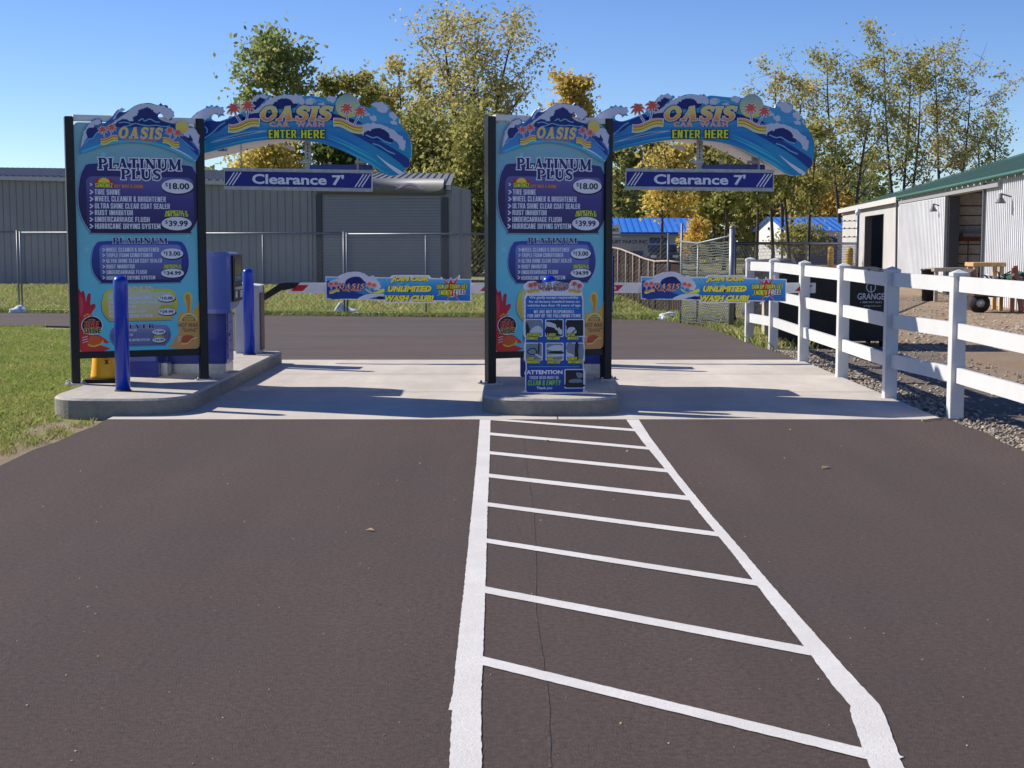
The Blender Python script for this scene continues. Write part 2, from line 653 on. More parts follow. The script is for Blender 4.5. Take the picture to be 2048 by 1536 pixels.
def rrect(u0, v0, u1, v1, rx, ry=None, k=6, bulge=0.0):
    ry = ry or rx
    out = []
    for cx, cy, a0 in ((u1 - rx, v1 - ry, 0), (u0 + rx, v1 - ry, 90), (u0 + rx, v0 + ry, 180), (u1 - rx, v0 + ry, 270)):
        for i in range(k + 1):
            a = math.radians(a0 + 90 * i / k)
            out.append((cx + rx * math.cos(a), cy + ry * math.sin(a)))
    return out


def oval(cu, cv, ru, rv, k=28):
    return [(cu + ru * math.cos(2 * math.pi * i / k), cv + rv * math.sin(2 * math.pi * i / k)) for i in range(k)]


# ------------------------------------------------------------------ materials
def ground_mat(name, cols, s1, s2, bump=.5, bscale=40, rough=.95, streak=0.0, sscale=(1.5, .13, 1)):
    "two noises mix three colours"
    m = bpy.data.materials.new(name)
    m.use_nodes = True
    t = m.node_tree
    b = t.nodes["Principled BSDF"]
    b.inputs["Roughness"].default_value = rough
    b.inputs["Specular IOR Level"].default_value = .2
    tc = t.nodes.new("ShaderNodeTexCoord")

    def noise(sc, det=8):
        n = t.nodes.new("ShaderNodeTexNoise")
        n.inputs["Scale"].default_value = sc
        n.inputs["Detail"].default_value = det
        n.inputs["Roughness"].default_value = .7
        t.links.new(tc.outputs["Object"], n.inputs["Vector"])
        return n.outputs["Fac"]

    def ramp(src, p0, p1):
        r = t.nodes.new("ShaderNodeMapRange")
        r.inputs[1].default_value = p0
        r.inputs[2].default_value = p1
        t.links.new(src, r.inputs[0])
        return r.outputs[0]

    def mix(f, a, bb):
        x = t.nodes.new("ShaderNodeMix")
        x.data_type = 'RGBA'
        t.links.new(f, x.inputs[0])
        for k, c in ((6, a), (7, bb)):
            if isinstance(c, tuple): x.inputs[k].default_value = (*c, 1)
            else: t.links.new(c, x.inputs[k])
        return x.outputs[2]
    a = mix(ramp(noise(s1), .42, .6), cols[0], cols[1])
    c = mix(ramp(noise(s2), .35, .68), a, cols[2])
    if len(cols) > 3:
        c = mix(ramp(noise(s2 * 3.1), .58, .75), c, cols[3])
    if streak:      # long worn wheel paths along the lane
        mp = t.nodes.new("ShaderNodeMapping")
        mp.inputs["Scale"].default_value = sscale
        t.links.new(tc.outputs["Object"], mp.inputs[0])
        sn = t.nodes.new("ShaderNodeTexNoise")
        sn.inputs["Scale"].default_value = 1
        sn.inputs["Detail"].default_value = 7
        sn.inputs["Roughness"].default_value = .6
        t.links.new(mp.outputs[0], sn.inputs["Vector"])
        mr = t.nodes.new("ShaderNodeMapRange")
        mr.inputs[1].default_value, mr.inputs[2].default_value = .3, .7
        mr.inputs[3].default_value, mr.inputs[4].default_value = 1 - streak, 1 + streak
        t.links.new(sn.outputs["Fac"], mr.inputs[0])
        vm = t.nodes.new("ShaderNodeVectorMath")
        vm.operation = 'SCALE'
        t.links.new(c, vm.inputs[0])
        t.links.new(mr.outputs[0], vm.inputs["Scale"])
        c = vm.outputs[0]
    t.links.new(c, b.inputs["Base Color"])
    n = noise(bscale, 5)
    bp = t.nodes.new("ShaderNodeBump")
    bp.inputs["Strength"].default_value = bump
    bp.inputs["Distance"].default_value = .03
    t.links.new(n, bp.inputs["Height"])
    t.links.new(bp.outputs[0], b.inputs["Normal"])
    MATS[name] = m
    return m


ASPH = ground_mat("asphalt", [(.116, .090, .080), (.142, .095, .081), (.066, .053, .048), (.26, .205, .18)], .28, 38, .7, 160, .9, .08)
ASPH2 = ground_mat("asphalt_back", [(.112, .094, .087), (.136, .094, .083), (.080, .070, .065), (.20, .165, .15)], .3, 22, .5, 110, .9, .14, (.25, 1.2, 1))
SEAM = mat("asphalt_seam", (.060, .048, .043), .9, var=.5, scale=30)
CONC = ground_mat("concrete", [(.45, .41, .355), (.56, .51, .44), (.50, .455, .395), (.60, .55, .48)], .7, 4, .12, 60, .85, .14, (1.3, .25, 1))
CONC_I = ground_mat("concrete_island", [(.44, .40, .35), (.52, .475, .41), (.40, .365, .32), (.55, .50, .44)], 1.6, 9, .3, 45, .9, .10, (2.5, 1.2, 1))
JOINT = mat("joint", (.06, .055, .05), .9)
PAINT = ground_mat("road_paint", [(.62, .60, .57), (.72, .70, .67), (.60, .58, .55), (.40, .37, .35)], 2.2, 55, .35, 120, .8)
LAWN = ground_mat("lawn_soil", [(.19, .24, .05), (.25, .28, .08), (.30, .26, .12)], .6, 12, .6, 60)
FIELD = ground_mat("field", [(.16, .20, .05), (.21, .23, .07), (.33, .26, .16), (.17, .20, .055)], .22, 2.2, .8, 30)
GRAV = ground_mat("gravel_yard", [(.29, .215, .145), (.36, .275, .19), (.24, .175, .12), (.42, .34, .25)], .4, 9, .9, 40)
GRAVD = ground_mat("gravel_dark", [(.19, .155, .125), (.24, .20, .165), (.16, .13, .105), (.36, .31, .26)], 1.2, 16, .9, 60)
DIRT = ground_mat("dirt_edge", [(.34, .26, .18), (.40, .31, .22), (.25, .2, .12)], 1.5, 14, .9, 60)
BLACK = mat("black_metal", (.006, .006, .008), .45, var=.25, scale=20)
BLUE = mat("blue_bollard", lin(10, 55, 175), .28, var=.06, scale=3, coat=.2)
KBLUE = mat("kiosk_blue", lin(70, 92, 168), .3, var=.05, scale=2, bump=.03, bscale=9, coat=.3)
KDARK = mat("kiosk_navy", lin(32, 52, 138), .32, var=.05, scale=2, coat=.2)
STEEL = mat("stainless", (.56, .56, .56), .35, .85, var=.12, scale=14)
GALV = mat("galvanised", (.42, .43, .44), .45, .55, var=.15, scale=18)
CABG = mat("cabinet_grey", (.50, .51, .52), .45, var=.05, scale=3)
WHITEM = mat("white_metal", (.70, .70, .70), .4, var=.04, scale=5)
VINYL = mat("white_vinyl", (.60, .60, .59), .38, var=.03, scale=3)
SOFF = mat("white_soffit", (.70, .66, .64), .5, var=.06, scale=4)
YEL = mat("yellow_plastic", lin(250, 178, 8), .4, var=.05, scale=5)
RUBB = mat("black_rubber", (.02, .02, .02), .8)
GLASS = mat("screen_glass", (.02, .028, .035), .08, spec=.6)
REDP = mat("red_tape", lin(190, 22, 25), .45)

# ------------------------------------------------------------------ setting: ground, drives, apron
def struct(name, mb):
    o = mb.build(name)
    o["kind"] = "structure"
    return o


g = MB(); g.poly([(-500, -60), (500, -60), (500, 900), (-500, 900)], -.06, FIELD); struct("ground", g)
XL, XR, YF, YB = -3.74, 4.02, 13.45, 20.25
wob = lambda y: .03 * math.sin(y * 2.1) + .02 * math.sin(y * 5.3 + 1)
# front drive with slightly wavering verges
ys = [(-25 + i * .5) for i in range(int((YF + 25) / .5) + 1)] + [YF]
g = MB()
g.slab([(XL + wob(y) * .8, y) for y in ys] + [(XR + wob(y + 9), y) for y in reversed(ys)], -.07, 0.0, ASPH)
sm_pts = [gr(x, y) for x, y in ((1046, 860), (1052, 930), (1066, 1020), (1072, 1130), (1070, 1220), (1084, 1310), (1096, 1400), (1100, 1536))]
pl0 = None
for k in range(len(sm_pts) - 1):
    (x0, y0), (x1, y1) = sm_pts[k], sm_pts[k + 1]
    for j in range(14):
        a, b = j / 14, (j + 1) / 14
        w0, w1 = .002 + .004 * rnd.random(), .002 + .004 * rnd.random()
        p = [(x0 + (x1 - x0) * a - w0, y0 + (y1 - y0) * a), (x0 + (x1 - x0) * a + w0, y0 + (y1 - y0) * a),
             (x0 + (x1 - x0) * b + w1, y0 + (y1 - y0) * b), (x0 + (x1 - x0) * b - w1, y0 + (y1 - y0) * b)]
        g.poly(p, .002, SEAM)
struct("front_drive", g)
# back drive and the road that runs off to the left
back = [(-4.25, YB), (-5.07, 24), (-5.8, 27.2), (-9, 28.5), (-14, 28.7), (-60, 29.5), (-60, 35.6), (-14, 34.0), (-6, 33.2), (0, 32.6), (2.4, 32.0),
        gr(1240, 634), gr(1330, 641), gr(1400, 652), gr(1450, 667), gr(1500, 686), gr(1540, 700), (3.97, YB)]
g = MB(); g.slab(back, -.07, 0.0, ASPH2); struct("back_drive", g)
# concrete apron in three bays with saw joints
g = MB()
g.slab([(XL + .02, YF), (XR - .06, YF), (XR - .05, YB), (-3.4, YB), (-3.4, 14.6), (XL + .02, 13.95)], -.08, .006, CONC)
for a, b in (((-3, 18.05), (-.31, 18.05)), ((1.1, 18.05), (3.95, 18.05)), ((.42, YF), (.42, 14.1)), ((-3.0, 15.9), (-.31, 15.9)), ((1.1, 15.9), (3.95, 15.9))):
    w = .006
    if abs(a[0] - b[0]) < .01: p = [(a[0] - w, a[1]), (a[0] + w, a[1]), (b[0] + w, b[1]), (b[0] - w, b[1])]
    else: p = [(a[0], a[1] - w), (b[0], b[1] - w), (b[0], b[1] + w), (a[0], a[1] + w)]
    g.poly(p, .008, JOINT)
struct("concrete_apron", g)
# painted hatching
T = crop(860, 830, 2.048)
G2 = lambda x, y: gr(*T(x, y))


def rough_band(mb, L, R, z, mat_, amp=.012, step=.03):
    "strip between two edge polylines with a slightly ragged edge"
    def dens(P):
        out = []
        for (x0, y0), (x1, y1) in zip(P[:-1], P[1:]):
            n = max(1, int(math.hypot(x1 - x0, y1 - y0) / step))
            for i in range(n):
                t = i / n
                out.append((x0 + (x1 - x0) * t + rnd.uniform(-amp, amp), y0 + (y1 - y0) * t + rnd.uniform(-amp, amp)))
        out.append(P[-1])
        return out
    mb.poly(dens(L) + dens(R)[::-1], z, mat_)


g = MB()
L = [G2(*p) for p in ((205, 13), (190, 200), (160, 500), (140, 700), (118, 900), (95, 1130), (77, 1212), (90, 1213), (78, 1446))]
R = [G2(*p) for p in ((248, 13), (244, 200), (235, 400), (230, 620), (222, 850), (215, 1040), (208, 1180), (213, 1446))]
L.append((L[-1][0] - .05, L[-1][1] - 3)); R.append((R[-1][0] + .01, R[-1][1] - 3))
rough_band(g, L, R, .004, PAINT, .0018)
L = [G2(*p) for p in ((795, 9), (870, 110), (980, 245), (1100, 400), (1240, 570), (1400, 780), (1540, 960), (1650, 1110), (1722, 1195), (1720, 1215), (1740, 1280), (1770, 1370), (1800, 1446))]
R = [G2(*p) for p in ((848, 9), (900, 90), (1020, 250), (1150, 410), (1290, 570), (1400, 700), (1560, 880), (1700, 1040), (1840, 1190), (1862, 1230), (1890, 1310), (1922, 1398), (1942, 1405), (1924, 1412), (1940, 1446))]
L.append((L[-1][0] + .1, L[-1][1] - 1)); R.append((R[-1][0] + .1, R[-1][1] - 1))
rough_band(g, L, R, .004, PAINT, .0018)
for (a, b, c, d, e) in ((15, 22, 830, 58, 68), (73, 84, 885, 132, 143), (150, 162, 955, 222, 236), (242, 257, 1040, 332, 350), (360, 376, 1160, 480, 498),
                        (508, 526, 1322, 678, 700), (705, 732, 1535, 952, 985), (992, 1028, 1768, 1368, 1410)):
    xl = 246 - a * .027 - 4
    c2, k = c + 22, (d - a) / (c - xl)
    rough_band(g, [G2(xl, a), G2(c2, d + 22 * k)], [G2(xl, b), G2(c2, e + 22 * k)], .0044, PAINT, .0016)
struct("road_marking", g)
# lawn soil, dirt verge, gravel yard, dark gravel along the fence
g = MB(); g.poly([(-60, -20), (XL + .05, -20), (XL + .05, 13.9), (-3.0, 14.4), (-3.1, 20.2), (-4.4, 20.8), (-5.1, 24), (-6.0, 27.4), (-9, 28.6), (-14, 28.7), (-60, 29.5)], -.035, LAWN); struct("lawn", g)
g = MB()
p = [(XL + .06, y) for y in ys if y > 8]
q = [(XL - .30 - .16 * abs(math.sin(y * 1.7)) - .1 * rnd.random() - (.45 if y > 12.6 else 0) * (y - 12.6), y) for y in reversed([y for y in ys if y > 8])]
g.poly(p + q, -.026, DIRT); struct("dirt_verge", g)
g = MB(); g.poly([(4.0, -25), (60, -25), (60, 140), (24, 140), (9, 52), (5.4, 33), (4.6, 27), (3.9, 22)], -.05, GRAV); struct("gravel_yard", g)
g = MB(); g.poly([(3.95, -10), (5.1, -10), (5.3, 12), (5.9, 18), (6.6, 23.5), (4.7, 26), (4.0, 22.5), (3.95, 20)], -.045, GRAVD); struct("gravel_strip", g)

# ------------------------------------------------------------------ scattered stones and grass
def rock(mb, c, r, m, rr):
    t = (1 + 5 ** .5) / 2
    base = [(-1, t, 0), (1, t, 0), (-1, -t, 0), (1, -t, 0), (0, -1, t), (0, 1, t), (0, -1, -t), (0, 1, -t), (t, 0, -1), (t, 0, 1), (-t, 0, -1), (-t, 0, 1)]
    fs = [(0, 11, 5), (0, 5, 1), (0, 1, 7), (0, 7, 10), (0, 10, 11), (1, 5, 9), (5, 11, 4), (11, 10, 2), (10, 7, 6), (7, 1, 8), (3, 9, 4), (3, 4, 2), (3, 2, 6), (3, 6, 8), (3, 8, 9), (4, 9, 5), (2, 4, 11), (6, 2, 10), (8, 6, 7), (9, 8, 1)]
    sx, sy, sz = r * rr.uniform(.7, 1.2), r * rr.uniform(.7, 1.2), r * rr.uniform(.45, .8)
    a = rr.uniform(0, 6.3)
    vs = []
    for x, y, z in base:
        k = rr.uniform(.75, 1.15) / 1.9
        x, y, z = x * k * sx, y * k * sy, z * k * sz
        vs.append((c[0] + x * math.cos(a) - y * math.sin(a), c[1] + x * math.sin(a) + y * math.cos(a), c[2] + z))
    mb.add(vs, fs, m)


STONE = [mat("stone_tan", (.42, .36, .28), .9, var=.2, scale=30), mat("stone_grey", (.27, .225, .18), .9, var=.2, scale=30), mat("stone_pale", (.42, .35, .26), .9, var=.2, scale=30), mat("stone_brown", (.24, .19, .14), .9, var=.2, scale=30)]
g = MB()
for i in range(3600):
    y = 8 + 15 * rnd.random() ** 1.0
    x = XR + .03 + abs(rnd.gauss(0, .24)) + wob(y + 9) - (.05 if y > YF else 0)
    rock(g, (x, y, -.035 + .02 * rnd.random()), rnd.uniform(.008, .027), rnd.choice(STONE), rnd)
for i in range(1500):
    rock(g, (rnd.uniform(4.1, 6.5), rnd.uniform(9, 25), -.04), rnd.uniform(.01, .03), rnd.choice(STONE), rnd)
tag(g.build("loose_stones"), "loose tan and grey stones along the foot of the white fence", "stones", kind="stuff")


def blades(name, n, place, hmin, hmax, mats, lab, cat, wid=.006):
    "many single grass blades as one mesh"
    rr = np.random.RandomState(len(name) + n)
    P = np.array([place(rr) for _ in range(n)])
    h = rr.uniform(hmin, hmax, n)
    a = rr.uniform(0, 6.283, n)
    w = wid * rr.uniform(.6, 1.5, n)
    lean = rr.normal(0, .5, (n, 2)) * h[:, None]
    dx, dy = np.cos(a) * w, np.sin(a) * w
    V = np.zeros((n, 4, 3))
    V[:, 0] = P + np.stack([dx, dy, 0 * dx], 1)
    V[:, 1] = P - np.stack([dx, dy, 0 * dx], 1)
    mid = P + np.stack([lean[:, 0] * .35, lean[:, 1] * .35, h * .6], 1)
    V[:, 2] = mid - np.stack([dx, dy, 0 * dx], 1) * .7
    V[:, 3] = P + np.stack([lean[:, 0], lean[:, 1], h], 1)
    me = bpy.data.meshes.new(name)
    me.vertices.add(n * 4)
    me.vertices.foreach_set("co", V.reshape(-1))
    me.loops.add(n * 4)
    me.loops.foreach_set("vertex_index", np.arange(n * 4))
    me.polygons.add(n)
    me.polygons.foreach_set("loop_start", np.arange(n) * 4)
    me.polygons.foreach_set("loop_total", np.full(n, 4))
    for m in mats: me.materials.append(m)
    me.polygons.foreach_set("material_index", rr.randint(0, len(mats), n))
    me.update(); me.validate()
    o = bpy.data.objects.new(name, me)
    COL.objects.link(o)
    return tag(o, lab, cat, kind="stuff")


def leafmat(name, c1, c2, c3, scale=.35, trans=.5, p=(.42, .58)):
    "leaf colours differ from leaf to leaf and from clump to clump"
    if name in MATS: return MATS[name]
    m = bpy.data.materials.new(name)
    m.use_nodes = True
    t = m.node_tree
    for n in list(t.nodes): t.nodes.remove(n)
    out = t.nodes.new("ShaderNodeOutputMaterial")
    geo = t.nodes.new("ShaderNodeNewGeometry")
    tc = t.nodes.new("ShaderNodeTexCoord")
    no = t.nodes.new("ShaderNodeTexNoise")
    no.inputs["Scale"].default_value = scale
    no.inputs["Detail"].default_value = 3
    t.links.new(tc.outputs["Object"], no.inputs["Vector"])
    mr = t.nodes.new("ShaderNodeMapRange")
    mr.inputs[1].default_value = p[0]; mr.inputs[2].default_value = p[1]
    t.links.new(no.outputs["Fac"], mr.inputs[0])
    x1 = t.nodes.new("ShaderNodeMix"); x1.data_type = 'RGBA'
    x1.inputs[6].default_value = (*c1, 1); x1.inputs[7].default_value = (*c2, 1)
    t.links.new(mr.outputs[0], x1.inputs[0])
    pw = t.nodes.new("ShaderNodeMath"); pw.operation = 'POWER'; pw.inputs[1].default_value = 2.0
    t.links.new(geo.outputs["Random Per Island"], pw.inputs[0])
    x2 = t.nodes.new("ShaderNodeMix"); x2.data_type = 'RGBA'
    t.links.new(pw.outputs[0], x2.inputs[0])
    t.links.new(x1.outputs[2], x2.inputs[6]); x2.inputs[7].default_value = (*c3, 1)
    d = t.nodes.new("ShaderNodeBsdfDiffuse"); tr = t.nodes.new("ShaderNodeBsdfTranslucent")
    t.links.new(x2.outputs[2], d.inputs[0]); t.links.new(x2.outputs[2], tr.inputs[0])
    ms = t.nodes.new("ShaderNodeMixShader"); ms.inputs[0].default_value = trans
    t.links.new(d.outputs[0], ms.inputs[1]); t.links.new(tr.outputs[0], ms.inputs[2])
    t.links.new(ms.outputs[0], out.inputs[0])
    MATS[name] = m
    return m


GB1 = leafmat("blade_green", (.24, .37, .07), (.36, .43, .11), (.44, .42, .16), .8, .3)
GB2 = leafmat("blade_dry", (.46, .41, .17), (.52, .44, .21), (.34, .36, .11), .8, .3)


def lawn_spot(rr):
    while True:
        y = 9.5 + 19.3 * rr.rand() ** 1.25
        x = rr.uniform(-.40 * y - .3, -3.0)
        edge = XL - .05 if y < 13.8 else (-4.36 if y < 20 else -.2115 * y - .05)
        if 13.6 < y < 20 and x > -4.36: continue
        if y < 14 and x > edge - .34 - .6 * rr.rand() ** 2 - (.35 if y > 12.4 else 0) * rr.rand(): continue
        if x > edge - .06 * rr.rand(): continue
        if y > 27.5 and x > -9: continue
        return (x, y, -.03)


blades("lawn_grass", 120000, lawn_spot, .018, .055, [GB1, GB1, GB1, GB2], "short green lawn grass left of the drive", "grass", .0055)


def verge_spot(rr):
    y = rr.uniform(10.2, 13.9)
    k = int(rr.rand() * 46)
    return (XL - .10 - .75 * ((k * .618) % 1) + rr.normal(0, .05), 10.3 + 3.5 * ((k * .371) % 1) + rr.normal(0, .09), -.025)


blades("dry_grass_tufts", 2600, verge_spot, .015, .06, [GB2, GB2, GB2, GB1], "yellowed grass tufts at the corner of the drive", "grass", .005)


def fence_line(px):
    "far chain-link line: depth at a picture column"
    return 34.2 - (px / 930.0) * 2.1


def far_spot(rr):
    px = rr.uniform(-20, 1330)
    y = fence_line(px) + rr.normal(0, .22) + (1.6 * rr.rand() if rr.rand() < .45 else 0)
    return ((px - CX) / F * y, y, -.05)


blades("fence_foot_grass", 30000, far_spot, .04, .16, [GB1, GB1, GB2], "longer grass along the foot of the chain-link fence", "grass", .008)


def weed_spot(rr):
    t = rr.rand()
    x0, y0 = gr(1250 + 260 * t, 634 + 60 * t * t)
    return (x0 + .1 + abs(rr.normal(0, .5)), y0 + rr.normal(0.4, .5), -.05)


blades("weeds", 7000, weed_spot, .05, .2, [GB1, GB2], "weeds and dry stalks at the bend of the back drive", "weeds", .008)


def yard_spot(rr):
    px = rr.uniform(0, 1330); y = rr.uniform(35.5, 56)
    return ((px - CX) / F * y, y, -.06)


blades("field_grass", 40000, yard_spot, .05, .14, [GB1, GB1, GB2, GB2], "rough grass between the chain-link fence and the grey metal building", "grass", .014)

# ------------------------------------------------------------------ traffic islands
IZ, PITCH_X = .165, 4.27


def island_outline(xl, xr, y0, y1, inset=0.0):
    xl += inset; xr -= inset; y1 -= inset; y0 += inset
    c, w = (xl + xr) / 2, (xr - xl) / 2
    p = []
    for i in range(25):
        a = math.pi + math.pi * i / 24
        ca, sa = math.cos(a), math.sin(a)
        e = .62
        p.append((c + w * math.copysign(abs(ca) ** e, ca), y0 + .55 + .55 * math.copysign(abs(sa) ** .75, sa)))
    p += [(xr, y1 - .05), (xr - .05, y1), (xl + .05, y1), (xl, y1 - .05)]
    return p


def make_island():
    t = thing("concrete_island", (-3.7, 16.6, 0), "pale concrete island carrying the menu board beside the lawn", "traffic island", "concrete islands of the entrance lanes")
    g = MB()
    SIDE = ground_mat("concrete_side_shaded", [(.27, .25, .215), (.32, .295, .255), (.22, .205, .18), (.36, .33, .28)], 2.2, 14, .4, 50, .9)  # shade on the kerb's upright faces is put into this darker concrete colour
    o0, o1 = island_outline(-4.40, -3.08, 13.72, 19.72), island_outline(-4.40, -3.08, 13.72, 19.72, .02)
    n = len(o0)
    lv = [(o0, -.06), (o0, IZ - .02), (o1, IZ)]
    vs = [(x, y, z) for o, z in lv for x, y in o]
    fs = []
    for k in range(2):
        fs += [(k * n + i, k * n + (i + 1) % n, (k + 1) * n + (i + 1) % n, (k + 1) * n + i) for i in range(n)]
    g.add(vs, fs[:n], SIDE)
    g.add(vs, fs[n:] + [tuple(2 * n + i for i in range(n))], CONC_I)
    for y in (15.55, 17.6):
        g.add([(-3.077, y - .006, 0), (-3.077, y + .006, 0), (-3.077, y + .006, IZ - .02), (-3.077, y - .006, IZ - .02)], [(0, 1, 2, 3)], JOINT)
    g.build("kerb_block", t)
    return t


isl = make_island()
isl2 = dup(isl, PITCH_X - .16, 0, "pale concrete island with the blue notice board on its rounded nose")

# ------------------------------------------------------------------ art shared by the printed signs
WHT, PALE = pmat("print_white", 232, 232, 240), pmat("print_pale", 205, 208, 225)
NAVY, DEEP = pmat("print_navy", 22, 32, 110), pmat("print_deep_blue", 24, 60, 140)
MIDB, SKYB, AQUA = pmat("print_mid_blue", 40, 120, 190), pmat("print_sky_blue", 110, 185, 225), pmat("print_aqua", 60, 190, 215)
INK, LIME, CRIM = pmat("print_black", 14, 16, 24), pmat("print_lime", 225, 232, 70), pmat("print_crimson", 205, 35, 50)
YELP, ORNG, CORAL = pmat("print_yellow", 245, 215, 60), pmat("print_orange", 240, 140, 50), pmat("print_coral", 225, 95, 75)
SANDP, PEACH, LAV = pmat("print_sand", 235, 220, 140), pmat("print_peach", 240, 170, 130), pmat("print_lavender", 170, 175, 225)


def palm(mb, pl, cu, cv, r, n, base, white=True):
    "palm tree print: drooping fronds, bent trunk from the crown down to base (u,v)"
    bu, bv = base
    tr = smooth([(cu, cv), (cu * .7 + bu * .3 + r * .02, cv * .6 + bv * .4), (bu, bv)], 5, False)
    if white: mb.strip(pl, tr, r * .34, WHT, n)
    mb.strip(pl, tr, r * .12, DEEP, n + .0006)
    for lay, grow, m in ((n + .0008, .10, WHT), (n + .0016, 0.0, CORAL)):
        if lay < n + .001 and not white: continue
        for k, (ang, ln) in enumerate(((12, 1), (48, .95), (84, .8), (118, .9), (160, 1), (-22, .95), (204, .95), (-62, .7), (240, .7))):
            a = math.radians(ang)
            tip = (cu + r * ln * math.cos(a), cv + r * ln * math.sin(a) - r * .16)
            mid = (cu + r * ln * .55 * math.cos(a), cv + r * ln * .62 * math.sin(a) + r * .12)
            pts = smooth([(cu, cv), mid, tip], 4, False)
            ws = [r * (.30 * math.sin(math.pi * (.18 + .8 * i / (len(pts) - 1))) + 2 * grow * .7) for i in range(len(pts))]
            mb.strip(pl, pts, ws, m, lay + k * .00008, grow * r)


def sand(mb, pl, u0, u1, v, h, n, flip=1, rise=0.0, white=True):
    "striped wavy beach print"
    def line(o, k=12):
        return [(u0 + (u1 - u0) * i / k, v + o + flip * h * .22 * math.sin(2 * math.pi * i / k * .95 + .3) + rise * (i / k - .5)) for i in range(k + 1)]
    if white: mb.strip(pl, line(0), h * 1.25, WHT, n, h * .12)
    for i, (o, m) in enumerate(((.40, PEACH), (.0, YELP), (-.40, SANDP))):
        mb.strip(pl, line(o * h), h * .32, m, n + .0008 + i * .0001)
    for i, o in enumerate((.2, -.2)):
        mb.strip(pl, line(o * h), h * .07, INK, n + .0012)


def foam(pts, amp, rr, k=2):
    "add curling bumps to an outline"
    out = []
    p = smooth(pts, k)
    for i, (x, y) in enumerate(p):
        j = (i + 1) % len(p)
        out.append((x, y))
        mx, my = (x + p[j][0]) / 2, (y + p[j][1]) / 2
        dx, dy = p[j][0] - x, p[j][1] - y
        d = math.hypot(dx, dy) or 1
        s = amp * 2.0 * rr.uniform(-.5, 1.1)
        out.append((mx + dy / d * s, my - dx / d * s))
    return out


# ------------------------------------------------------------------ menu board
TH = math.radians(22)
bx, by = gr(152, 768, IZ)
MP = Plane((bx, by, 0), TH)
SW = MP.uv(403, 500)[0]                       # centre to centre of the posts
ORIGIN_S = (bx + SW / 2 * math.cos(TH), by + SW / 2 * math.sin(TH), IZ)


